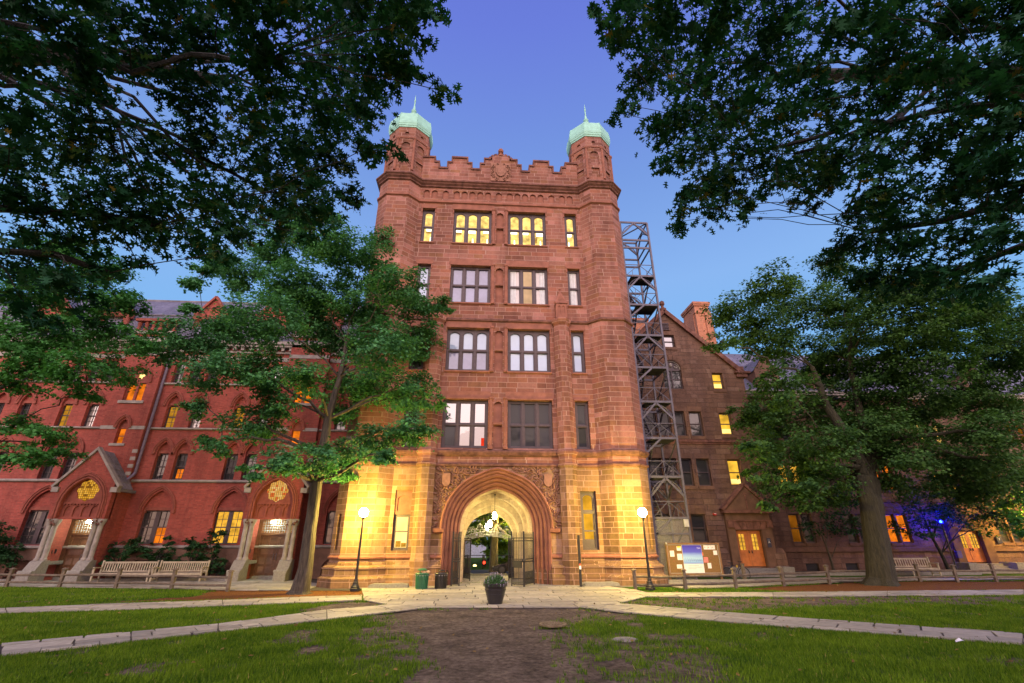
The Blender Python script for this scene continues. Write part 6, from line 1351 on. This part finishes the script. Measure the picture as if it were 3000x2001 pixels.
# ---- benches
def bench(cx, cy, w, label, group=None):
    B = empty('garden_bench', (cx, cy, 0), label, 'bench', group); h = .93; x0, x1 = cx-w/2, cx+w/2
    mb = MB()
    for k in range(5): mb.box(x0+.06, x1-.06, cy-.27+.105*k, cy-.19+.105*k, .40, .425)
    mb.box(x0+.05, x1-.05, cy-.30, cy-.27, .33, .41); mb.build('seat', M['teak'], B)
    mb = MB(); mb.box(x0+.06, x1-.06, cy+.245, cy+.285, h-.085, h); mb.box(x0+.06, x1-.06, cy+.215, cy+.25, .46, .52)
    nsl = 21
    for k in range(nsl): xx = x0+.12+(w-.24)*k/(nsl-1); mb.add([(xx-.026, cy+.222, .51), (xx+.026, cy+.222, .51), (xx+.026, cy+.255, h-.08), (xx-.026, cy+.255, h-.08), (xx-.026, cy+.242, .51), (xx+.026, cy+.242, .51), (xx+.026, cy+.275, h-.08), (xx-.026, cy+.275, h-.08)], [(0,1,2,3),(7,6,5,4),(0,4,5,1),(1,5,6,2),(3,2,6,7),(0,3,7,4)])
    mb.build('backrest', M['teak'], B)
    for x in (x0, x1, ):
        mb = MB(); mb.bar((x, cy+.24, 0), (x, cy+.22, .44), .07); mb.bar((x, cy+.22, .44), (x, cy+.275, h+.05), .07); mb.build('leg', M['teak'], B)
        mb = MB(); mb.bar((x, cy-.28, 0), (x, cy-.28, .63), .07); mb.build('leg', M['teak'], B)
        mb = MB(); mb.prism([(cy+.25, .63), (cy-.20, .65), (cy-.33, .63), (cy-.36, .66), (cy-.33, .69), (cy-.2, .70), (cy+.25, .675)], lambda u, v: (x-.04, u, v), lambda u, v: (x+.04, u, v)); mb.build('armrest', M['teak'], B)
    for x in (cx,): 
        mb = MB(); mb.bar((x, cy-.28, 0), (x, cy-.28, .4), .06); mb.build('leg', M['teak'], B)
    mb = MB(); mb.bar((x0, cy-.28, .14), (x0, cy+.24, .14), .04); mb.bar((x1, cy-.28, .14), (x1, cy+.24, .14), .04); mb.build('stretcher', M['teak'], B); return B
bench(-17.72, 27.35, 2.66, 'silvery slatted garden bench nearer the left porch', 'teak benches'); bench(-15.02, 27.3, 2.35, 'silvery slatted garden bench nearer the right porch', 'teak benches'); bench(24.6, 28.2, 3.2, 'slatted garden bench right of the big elm trunk', 'teak benches')
# ---- split-rail fences
def fence(posts, label, tops=None, rise=None):
    Fe = empty('rail_fence', (posts[0][0], posts[0][1], 0), label, 'fence'); rg = random.Random(len(posts))
    for x, y in posts:
        mb = MB(); t = rg.uniform(-.02, .02); hh = .72+rg.uniform(-.02, .02); mb.bar((x, y, -.1), (x+t, y, hh), .12); mb.add([(x+t-.09, y-.09, hh), (x+t+.09, y-.09, hh), (x+t+.09, y+.09, hh), (x+t-.09, y+.09, hh), (x+t-.09, y-.09, hh+.035), (x+t+.09, y-.09, hh+.035), (x+t+.09, y+.09, hh+.035), (x+t-.09, y+.09, hh+.035), (x+t, y, hh+.09)], [(3,2,1,0),(0,1,5,4),(1,2,6,5),(2,3,7,6),(3,0,4,7),(4,5,8),(5,6,8),(6,7,8),(7,4,8)]); mb.build('post', M['wood_fence'], Fe)
    for (x0, y0), (x1, y1) in zip(posts[:-1], posts[1:]):
        for z in (.50, .20):
            mb = MB(); a = Vector((x0, y0, z+rg.uniform(-.02, .02))); b = Vector((x1, y1, z+rg.uniform(-.02, .02))); d = (b-a).normalized()
            mb.tube([a-d*.06, a+d*.15, a.lerp(b, .5)+Vector((0, 0, rg.uniform(-.025, .01))), b-d*.15, b+d*.06], [.032, .047, .05, .047, .032], 7); mb.build('rail', M['wood_fence'], Fe)
    return Fe
fence([(-29.6, 25.9), (-26.8, 25.6), (-23.9, 25.35), (-21.12, 24.99), (-18.56, 24.6), (-15.83, 24.1), (-13.08, 23.4), (-10.26, 22.38)], 'weathered split rail fence along the lawn before the brick hall')
fence([(6.53, 21.47), (8.63, 21.41), (10.99, 21.75), (13.78, 22.85), (16.62, 23.8), (19.4, 24.2), (21.9, 24.6), (23.55, 24.3), (25.5, 24.2), (28.3, 24.2), (31.2, 24.2)], 'weathered split rail fence running behind the right lamp and the elm')
mb = MB(); mb.bar((13.3, 25.3, -.1), (13.3, 25.3, .78), .13); mb.box(13.21, 13.39, 25.21, 25.39, .78, .81); tag(mb.build('wooden_post', M['wood_fence']), 'lone square wooden post beside the bicycle', 'post')
# ---- low stone blocks, black post, manhole, rock, litter
for x, w, l in ((-3.85, 1.7, 'rough low stone block at the foot of the left turret'), (5.44, 1.7, 'rough low stone block at the foot of the right turret')):
    mb = MB(); rg = random.Random(int(x*10)); mb.prism([(-w/2, 0), (w/2, 0), (w/2-.03, .13), (w/2-.3, .17), (0, .15), (-w/2+.2, .165), (-w/2+.02, .12)], lambda u, v: (x+u, 22.9, v+.02), lambda u, v: (x+u, 23.25, v+.03)); tag(mb.build('stone_block', M['granite']), l, 'stone block', 'low stone blocks by the turrets')
K = empty('reader_post', (4.5, 22.75, 0), 'slim black steel post with a small reader beside the right pier', 'post')
mb = MB(); mb.box(4.45, 4.55, 22.70, 22.80, .03, 2.12); mb.box(4.36, 4.64, 22.6, 22.9, 0, .04); mb.build('post', M['frame_black'], K)
mb = MB(); mb.box(4.455, 4.545, 22.66, 22.70, 1.85, 2.05); mb.build('reader', M['black_metal'], K)
mb = MB(); mb.box(4.46, 4.54, 22.694, 22.699, .72, .86); mb.build('sticker', simple("white_sticker", (.7,.7,.68), .7), K)
mb = MB(); mb.box(4.46, 4.54, 22.692, 22.698, .87, .94); mb.build('sticker', simple("red_sticker", (.6,.08,.04), .7), K)
mb = MB(); mb.tube([(4.55, 22.75, .08), (4.7, 22.85, .12), (4.78, 23.0, .04), (4.8, 23.2, .2)], .015, 6); mb.build('cable', M['frame_black'], K)
mx_, my_ = ground(1620, 1834)[:2]
mb = MB(); mb.lathe([(.33, -.02), (.33, .018), (.29, .02), (.285, .012), (.02, .012)], (mx_, my_, .035), 28)
for k in range(16): a = 2*PI*k/16; mb.bar((mx_+.08*math.cos(a), my_+.08*math.sin(a), .052), (mx_+.26*math.cos(a), my_+.26*math.sin(a), .052), .022, .012)
for r_ in (.12, .2): mb.tube([(mx_+r_*math.cos(a), my_+r_*math.sin(a), .051) for a in np.linspace(0, 2*PI, 25)], .009, 5)
tag(mb.build('manhole_cover', simple("rusty_cast_iron", (.17,.13,.08), .7, .3, var=.4)), 'round cast iron manhole cover set in the bare soil', 'manhole cover')
rx_, ry_ = ground(1830, 1874)[:2]; rg = random.Random(3)
mb = MB(); mb.lathe([(.26, -.05), (.27, .01), (.2, .035), (.02, .04)], (0, 0, 0), 11); mb.v = [(rx_+x*(.9+.2*rg.random()), ry_+y*.55*(.9+.2*rg.random()), z) for x, y, z in mb.v]; tag(mb.build('flat_rock', M['granite']), 'flat pale rock half buried in the worn lawn', 'rock')
lx_, ly_ = ground(2815, 1884)[:2]; mb = MB(); mb.add([(lx_-.1, ly_, .02), (lx_+.02, ly_-.04, .05), (lx_+.11, ly_+.02, .03), (lx_+.03, ly_+.06, .07), (lx_-.06, ly_+.05, .04), (lx_, ly_+.01, .09)], [(0,1,5),(1,2,5),(2,3,5),(3,4,5),(4,0,5)]); tag(mb.build('paper_scrap', simple("white_paper", (.75,.76,.8), .8)), 'crumpled white paper scrap on the lawn by the right path', 'rubbish')
# ---- notice board
NBd = empty('notice_board', (10.6, 24.8, 0), 'wide brown notice board with a blue poster beside the right lamp', 'notice board')
bx0, bx1, bz0, bz1, by_ = 9.27, 12.0, .33, 1.77, 24.80
M['cork'] = simple("brown_felt", (.16,.09,.028), .95, var=.3, scale=40); M['board_frame'] = simple("varnished_frame", (.17,.09,.035), .6); M['paper'] = simple("white_poster_paper", (.62,.61,.60), .8, var=.04)
mb = MB(); mb.box(bx0, bx1, by_+.02, by_+.1, bz0, bz1); mb.build('panel', M['cork'], NBd)
mb = MB(); mb.box(bx0, bx1, by_-.03, by_+.02, bz1-.06, bz1); mb.box(bx0, bx1, by_-.03, by_+.02, bz0, bz0+.06); mb.box(bx0, bx0+.07, by_-.03, by_+.02, bz0+.06, bz1-.06); mb.box(bx1-.07, bx1, by_-.03, by_+.02, bz0+.06, bz1-.06); mb.build('frame', M['board_frame'], NBd)
mb = MB(); e = .095; mb.box(bx0+e, bx1-e, by_+.005, by_+.018, bz1-e, bz1-e+.02); mb.box(bx0+e, bx1-e, by_+.005, by_+.018, bz0+e-.02, bz0+e); mb.box(bx0+e-.02, bx0+e, by_+.005, by_+.018, bz0+e-.02, bz1-e+.02); mb.box(bx1-e, bx1-e+.02, by_+.005, by_+.018, bz0+e-.02, bz1-e+.02); mb.build('trim', M['iron_pale'], NBd)
for x in (bx0+.05, bx1-.1): mb = MB(); mb.box(x, x+.09, by_+.11, by_+.19, 0, bz1+.02); mb.build('leg', M['board_frame'], NBd)
mp, t_, b_, o_ = newmat("blue_poster"); q_ = NB(t_); P_ = q_.xyz(q_.wpos()); f_ = q_.m('ADD', P_[2], q_.m('MULTIPLY', q_.noise(q_.comb(q_.m('MULTIPLY', P_[0], 1.2), 0, q_.m('MULTIPLY', P_[2], 9)), 1.5, 4), .10))
q_.put(b_.inputs["Base Color"], q_.ramp(q_.rng(f_, .80, 1.72), [(.0, (.06,.16,.55)), (.12, (.18,.32,.62)), (.35, (.30,.50,.70)), (.5, (.22,.36,.68)), (.66, (.07,.08,.50)), (1, (.035,.025,.36))])); b_.inputs["Roughness"].default_value = .5
def sheet(x0, x1, z0, z1, mat, name='notice', dy=0.0): mb = MB(); mb.box(x0, x1, by_+.008-dy, by_+.019-dy, z0, z1); return mb.build(name, mat, NBd)
po_ = sheet(10.08, 11.08, .42, 1.68, M['paper'], 'poster'); sheet(10.09, 11.07, .83, 1.67, mp, 'poster_picture', .004)
text_mesh('Yale', .115, simple("poster_lettering", (.55,.56,.75), .6), lambda u, v: (10.93+u, by_+.0025, 1.50+v), 'poster_lettering', NBd)
mb = MB()
for k in range(9): mb.bar((10.12+.1*k, by_+.003, .92+.02*(k % 3)), (10.2+.1*k, by_+.003, 1.10-.01*k), .006)
mb.bar((10.3, by_+.003, 1.0), (11.05, by_+.003, .98), .008); mb.build('poster_drawing', simple("dark_blue_ink", (.02,.03,.25), .6), NBd)
mb = MB()
for k, (a, b) in enumerate([(.18, .75), (.18, .9), (.18, .6)]): mb.box(10.08+a, 10.08+b, by_+.005, by_+.0075, .74-.07*k, .755-.07*k)
mb.build('poster_text', simple("grey_print", (.3,.3,.32), .8), NBd)
for x0, x1, z0, z1 in [(9.45, 9.66, 1.15, 1.42), (9.82, 10.04, 1.42, 1.62), (11.2, 11.78, 1.47, 1.66), (11.66, 11.85, 1.22, 1.42), (11.28, 11.46, .62, .86), (9.72, 9.98, .62, .8), (9.8, 10.05, 1.0, 1.28)]: sheet(x0, x1, z0, z1, M['paper'])
sheet(11.12, 11.34, .88, 1.12, simple("pink_flyer", (.55,.16,.14), .8)); sheet(11.04, 11.13, 1.2, 1.34, simple("orange_flyer", (.7,.18,.05), .8), dy=.003); sheet(9.84, 10.02, 1.55, 1.62, simple("yellow_flyer", (.75,.5,.05), .8), dy=.003)
mb = MB()
for x in (11.4, 11.58): mb.box(x-.003, x+.003, by_+.005, by_+.0078, 1.48, 1.65)
for x in (11.26, 11.45, 11.64): mb.sphere((x, by_+.006, 1.57), .022, 8)
for x, z in ((11.5, 1.25), (11.62, 1.13), (11.48, 1.05), (11.73, .8), (9.6, .95), (9.62, 1.6)): mb.box(x-.012, x+.012, by_+.004, by_+.012, z-.02, z+.02)
mb.build('pin', simple("dark_red_pin", (.25,.05,.05), .6), NBd)
mb = MB(); mb.sphere((bx0+.02, by_-.05, bz1-.02), .055, 10); mb.build('knob', M['iron_pale'], NBd)
# ---- bicycle
BK = empty('bicycle', (13.0, 25.9, 0), 'dark bicycle leaning by the lone wooden post', 'bicycle'); bx, by = 12.75, 25.85; r = .30
def wheel(x):
    mb = MB(); mb.tube([(x+r*math.cos(a), by+.02*math.sin(a), r+r*math.sin(a)) for a in np.linspace(0, 2*PI, 29)], .022, 6, caps=False); w = mb.build('wheel', M['frame_black'], BK)
    mb = MB()
    for k in range(14): a = 2*PI*k/14; mb.bar((x, by, r), (x+r*math.cos(a), by, r+r*math.sin(a)), .004)
    mb.lathe([(.02, -.04), (.03, 0), (.02, .04)], (x, by, r), 8); mb.build('spoke', M['steel'], w)
wheel(bx); wheel(bx+.86)
mb = MB(); A, Bt, Cc, D = (bx, by, r), (bx+.36, by, .28), (bx+.24, by, .70), (bx+.70, by, .72)
for a, b in ((A, Bt), (A, Cc), (Bt, Cc), (Bt, D), (Cc, D), (D, (bx+.86, by, r))): mb.tube([a, b], .018, 6)
mb.build('frame', simple("bike_frame_paint", (.03,.03,.035), .35), BK)
mb = MB(); mb.tube([(bx+.24, by, .70), (bx+.22, by, .80)], .014, 6); mb.prism([(-.12, 0), (.13, .01), (.13, .03), (-.12, .05)], lambda u, v: (bx+.21+u, by-.05, .80+v), lambda u, v: (bx+.21+u, by+.05, .80+v)); mb.build('saddle', M['frame_black'], BK)
mb = MB(); mb.tube([(bx+.70, by, .72), (bx+.68, by, .86)], .014, 6); mb.tube([(bx+.72, by-.22, .88), (bx+.68, by-.1, .87), (bx+.68, by+.1, .87), (bx+.72, by+.22, .88)], .014, 6); mb.build('handlebar', M['frame_black'], BK)
mb = MB(); mb.box(bx+.5, bx+.56, by-.03, by+.03, .60, .72); mb.build('frame_bag', simple("yellow_plastic", (.6,.42,.03), .5), BK)
# ---- iron gates, overthrow, lanterns
def gate_leaf(p0, p1, label, h=2.28, mat='iron', lock=False):
    p0, p1 = Vector((*p0, 0)), Vector((*p1, 0)); Gt = empty('gate_leaf', tuple(p0), label, 'gate', 'iron gate leaves of the archway'); L = (p1-p0).length; n = max(3, int(L/.085)); u = Vector((0, 0, 1))
    mb = MB(); mb.bar(p0+u*.02, p0+u*h, .05); mb.bar(p1+u*.02, p1+u*(h+.0), .05); mb.build('stile', M[mat], Gt)
    mb = MB()
    for z in (.12, .34, 1.02, 1.12, 1.88, 2.0): mb.bar(p0+u*z, p1+u*z, .035)
    mb.build('rail', M[mat], Gt)
    mb = MB()
    for k in range(1, n): q = p0.lerp(p1, k/n); mb.tube([q+u*.1, q+u*(h-.12), q+u*(h-.02)], [.011, .011, .003], 5)
    for k in range(n): q = p0.lerp(p1, (k+.5)/n); mb.tube([q+u*.1, q+u*.62], .008, 4)
    mb.build('bar', M[mat], Gt)
    if lock:
        mb = MB(); q = p0.lerp(p1, .5); d = (p1-p0).normalized(); mb.bar(q-d*.2+u*.92, q+d*.2+u*.92, .06, .3); mb.sphere(tuple(p0+u*1.07), .09, 8); mb.build('lock', M[mat], Gt)
    return Gt
gate_leaf((2.58, 24.0), (2.03, 22.95), 'black barred gate leaf hinged to the right jamb of the arch'); gate_leaf((2.0, 22.9), (1.5, 23.28), 'black barred gate leaf folded out in front with lock plate', lock=True)
gate_leaf((-.93, 24.2), (-1.2, 23.5), 'black barred gate leaf hinged to the left jamb of the arch'); gate_leaf((-1.17, 23.45), (-.84, 23.5), 'narrow black gate leaf folded out at the left jamb')
gate_leaf((-.80, 27.35), (-.42, 26.5), 'inner dark gate leaf on the left under the white overthrow', h=2.0); gate_leaf((1.86, 27.35), (1.55, 26.5), 'inner dark gate leaf on the right under the white overthrow', h=2.0)
OV = empty('gate_overthrow', (.5, 27.3, 1.9), 'pale scrolled iron overthrow arching across the passage', 'ironwork'); cx, yv = .52, 27.3
def arcz(x, lo): t = (x-cx)/1.34; return lo+.28*(1-t*t)
mb = MB()
for lo in (1.84, 1.91, 2.07): mb.tube([(x, yv, arcz(x, lo)) for x in np.linspace(cx-1.34, cx+1.34, 25)], .018, 5)
for k in range(27): x = cx-1.3+.1*k; mb.tube([(x, yv, arcz(x, 1.84)), (x, yv, arcz(x, 2.07))], .010, 4)
for k in range(26): x = cx-1.25+.1*k; mb.tube([(x+.03*math.cos(a), yv, arcz(x, 1.99)+.03*math.sin(a)) for a in np.linspace(0, 2*PI, 9)], .007, 4)
mb.build('arched_rail', M['iron_pale'], OV)
mb = MB()
for x0 in (-.95, -.48, 0, .48, .95):
    for s in (-1, 1):
        for (dx, dz, q0) in ((.12, .13, .011), (.20, .06, .009), (.07, .26, .009)): mb.tube([(cx+x0+s*(dx+.011*t*math.cos(t)), yv, arcz(cx+x0, 2.09)+dz+.011*t*math.sin(t)) for t in np.linspace(.5, 8.5, 18)], q0, 4)
for x0, hh in ((-.95, .35), (-.48, .58), (0, .4), (.48, .58), (.95, .35)):
    z = arcz(cx+x0, 2.07); mb.tube([(cx+x0, yv, z), (cx+x0, yv, z+hh*.7), (cx+x0, yv, z+hh)], [.013, .011, .002], 5); mb.sphere((cx+x0, yv, z+hh*.62), .028, 7)
mb.build('scroll', M['iron_pale'], OV)
M['lantern_glass'] = emis("lantern_glow", (1, .82, .36), 190)
def lantern(x, y, ztop, zb, label, s=1.0):
    Lt = empty('hanging_lantern', (x, y, ztop), label, 'lantern', 'lanterns hanging in the passage'); h = .44*s; r = .115*s
    mb = MB(); mb.tube([(x, y, ztop), (x, y, zb+h)], .012, 5); mb.lathe([(.06, -.05), (.04, 0), (.02, .01)], (x, y, ztop), 8); mb.build('chain', M['iron'], Lt)
    mb = MB()
    for k in range(6): a = 2*PI*k/6; mb.bar((x+r*math.cos(a), y+r*math.sin(a), zb-.02), (x+r*math.cos(a), y+r*math.sin(a), zb+h*.9), .016)
    mb.lathe([(r*1.08, h*.86), (r*1.0, h*.9), (r*.4, h*1.0), (.02, h*1.02)], (x, y, zb), 6); mb.lathe([(r*.7, -.06), (r*1.05, -.02), (r*1.05, .01)], (x, y, zb), 6); mb.build('cage', M['iron'], Lt)
    mb = MB(); mb.lathe([(r*.25, .02), (r*.7, h*.12), (r*.9, h*.35), (r*.9, h*.55), (r*.6, h*.8), (r*.2, h*.9)], (x, y, zb), 14); mb.build('lamp_glass', M['lantern_glass'], Lt, smooth=True); return Lt
lantern(.77, 25.45, 4.1, 2.86, 'nearest of the bright hanging lanterns under the arch vault'); lantern(.56, 26.95, 3.75, 2.52, 'middle bright lantern hanging in the arch passage'); lantern(.44, 28.25, 3.25, 2.40, 'farthest bright lantern glowing over the pale overthrow', .95)
# ---- signs and fittings on the right hall
def sign(x, y, z, w, h, ch, label):
    Sg = empty('door_sign', (x, y, z), label, 'sign'); mb = MB(); mb.box(x-w/2, x+w/2, y-.03, y, z-h/2, z+h/2); mb.build('plate', simple("navy_sign_enamel", (.012,.014,.035), .4), Sg)
    text_mesh(ch, h*.34, simple("white_lettering", (.75,.75,.75), .6), lambda u, v: (x+u, y-.033, z-h*.05+v), 'lettering', Sg); mb = MB()
    for k in range(2): mb.box(x-w*.3, x+w*.3, y-.033, y-.0305, z+h*.34-.05*k, z+h*.36-.05*k)
    mb.build('small_print', simple("grey_lettering", (.35,.35,.4), .6), Sg); return Sg
q = at(2253, 1590, 28.76); sign(q[0], 28.76, q[2], .22, .5, 'A', 'dark door sign with white letter A right of the gabled doorway')
q = at(2930, 1581, 30.74); sign(q[0]+.1, 30.9, q[2], .36, .42, 'B', 'dark door sign with white letter B right of the far doorway')
q = at(2093, 1506, 28.95); AL = empty('alarm_light', (q[0], 28.95, q[2]), 'small red fire alarm strobe on the gable wall left of its doorway', 'alarm'); mb = MB(); mb.box(q[0]-.08, q[0]+.08, 28.86, 28.98, q[2]-.07, q[2]+.05); mb.build('housing', simple("red_plastic", (.5,.03,.02), .4), AL); mb = MB(); mb.box(q[0]-.05, q[0]+.05, 28.83, 28.86, q[2]-.0, q[2]+.04); mb.build('lens', M['paper'], AL)
q = at(2812, 1624, 30.6); CB = empty('call_box', (q[0], 30.72, q[2]), 'blue emergency call box on the wall left of the far doorway', 'call box')
M['callblue'] = simple("call_box_blue", (.04,.03,.16), .5)
mb = MB(); mb.box(q[0]-.15, q[0]+.15, 30.6, 30.76, q[2]-.22, q[2]+.15); mb.prism([(-.17, .15), (.17, .15), (.12, .2), (-.12, .2)], lambda u, v: (q[0]+u, 30.58, q[2]+v), lambda u, v: (q[0]+u, 30.76, q[2]+v)); mb.build('housing', M['callblue'], CB)
mb = MB(); mb.tube([(q[0]-.05, 30.7, q[2]+.15), (q[0]-.12, 30.7, q[2]+.5)], .02, 6); mb.build('bracket', M['frame_black'], CB)
q = at(2756, 1528, 29.6); BL = empty('blue_beacon', (q[0], 29.6, 0), 'blue emergency beacon on a thin pole among the dogwood leaves', 'beacon')
mb = MB(); mb.tube([(q[0], 29.6, 0), (q[0], 29.6, q[2]-.12)], .04, 8); mb.lathe([(.09, -.14), (.1, -.1), (.03, -.09)], (q[0], 29.6, q[2]), 10); mb.build('pole', M['frame_black'], BL); mb = MB(); mb.sphere((q[0], 29.6, q[2]), .075, 12); mb.build('globe', emis("blue_beacon_glow", (.0002, .0008, 1), 2400), BL)
# ---- beyond the arch
CA = empty('parked_car', (2.4, 31.7, 0), 'dark parked car half hidden behind the right side of the passage', 'car'); y0, y1 = 31.15, 32.4
body = [(.86, .20), (.84, .36), (.92, .47), (1.25, .56), (1.62, .62), (2.0, .92), (2.35, 1.02), (3.2, 1.02), (3.75, .72), (4.1, .64), (4.15, .3), (4.1, .2)]
mb = MB(); mb.prism(body, lambda u, v: (u, y0+.0+max(0, v-.6)*.3, v), lambda u, v: (u, y1-max(0, v-.6)*.3, v)); mb.build('body', simple("black_car_paint", (.012,.012,.018), .18, coat=1), CA)
mb = MB(); mb.add([(1.72, y0+.005, .66), (2.1, y0+.08, .90), (2.4, y0+.105, .975), (2.75, y0+.105, .975), (2.75, y0+.005, .66)], [(0,1,2,3,4)]); mb.add([(2.8, y0+.005, .66), (2.8, y0+.105, .975), (3.15, y0+.105, .97), (3.6, y0+.02, .70)], [(0,1,2,3)]); mb.build('side_window', M['p_dark'], CA)
for x in (1.42, 3.55):
    for y in (y0+.02, y1-.02):
        mb = MB(); mb.v = []; mb.lathe([(.24, -.08), (.27, -.05), (.27, .05), (.24, .08)], (0, 0, 0), 18); mb.v = [(x+a, y+c, .27+b) for a, b, c in mb.v]; w = mb.build('wheel', M['frame_black'], CA); mb = MB(); mb.lathe([(.17, -.085), (.15, -.09), (.05, -.095)], (0, 0, 0), 12); mb.v = [(x+a, y+c*(1 if y < 31.5 else -1), .27+b) for a, b, c in mb.v]; mb.build('rim', M['steel'], w)
mb = MB(); mb.sphere((.90, y0+.14, .44), .07, 8, .7); mb.build('headlight', M['iron_pale'], CA)
RF = empty('street_railing', (-3, 37.4, 0), 'thin iron railing across the street behind the archway', 'railing'); mb = MB()
for k in range(9): mb.bar((-3+1.1*k, 37.4, 0), (-3+1.1*k, 37.4, .95), .06)
mb.build('post', M['iron'], RF); mb = MB(); mb.tube([(-3, 37.4, .9), (5.8, 37.4, .9)], .025, 5)
for k in range(8): mb.tube([(-3+1.1*k+1.1*t, 37.4, .5-.16*4*t*(1-t)+.1) for t in np.linspace(0, 1, 7)], .016, 4)
mb.build('chain', M['iron'], RF)
BB = empty('street_building', (0, 62, 0), 'pale building standing far beyond the archway', 'building'); mb = MB(); hs = [rect(-9+3*k, -7.4+3*k, 2.0+3.2*j, 3.8+3.2*j) for k in range(3) for j in range(3)]; mb.panel(rect(-12, .9, 0, 12), hs, FY(62), .3, cap_edge=True); mb.box(-12, .9, 62.4, 70, 0, 11.9); mb.build('wall', simple("pale_stucco", (.45,.48,.55), .9), BB)
q = at(1418, 1648, 40); TS = empty('traffic_signal', (q[0], 40, 0), 'red traffic signal glowing between the tree trunks beyond the arch', 'traffic light'); mb = MB(); mb.bar((q[0], 40.1, 0), (q[0], 40.1, q[2]+.5), .1); mb.box(q[0]-.16, q[0]+.16, 39.9, 40.1, q[2]-.75, q[2]+.25); mb.build('housing', M['frame_black'], TS); mb = MB(); mb.sphere((q[0], 39.88, q[2]), .11, 10); mb.build('red_lens', emis("red_signal", (1, .05, .02), 4), TS)
q = at(1391, 1659, 42); SL = empty('street_lantern', (q[0], 42, 0), 'small warm street lantern beyond the arch left of the trunk', 'street lamp'); mb = MB(); mb.tube([(q[0], 42, 0), (q[0], 42, q[2]-.1)], .05, 6); mb.build('pole', M['iron'], SL); mb = MB(); mb.sphere((q[0], 42, q[2]), .14, 10); mb.build('globe', emis("small_globe", (1, .7, .25), 6), SL)
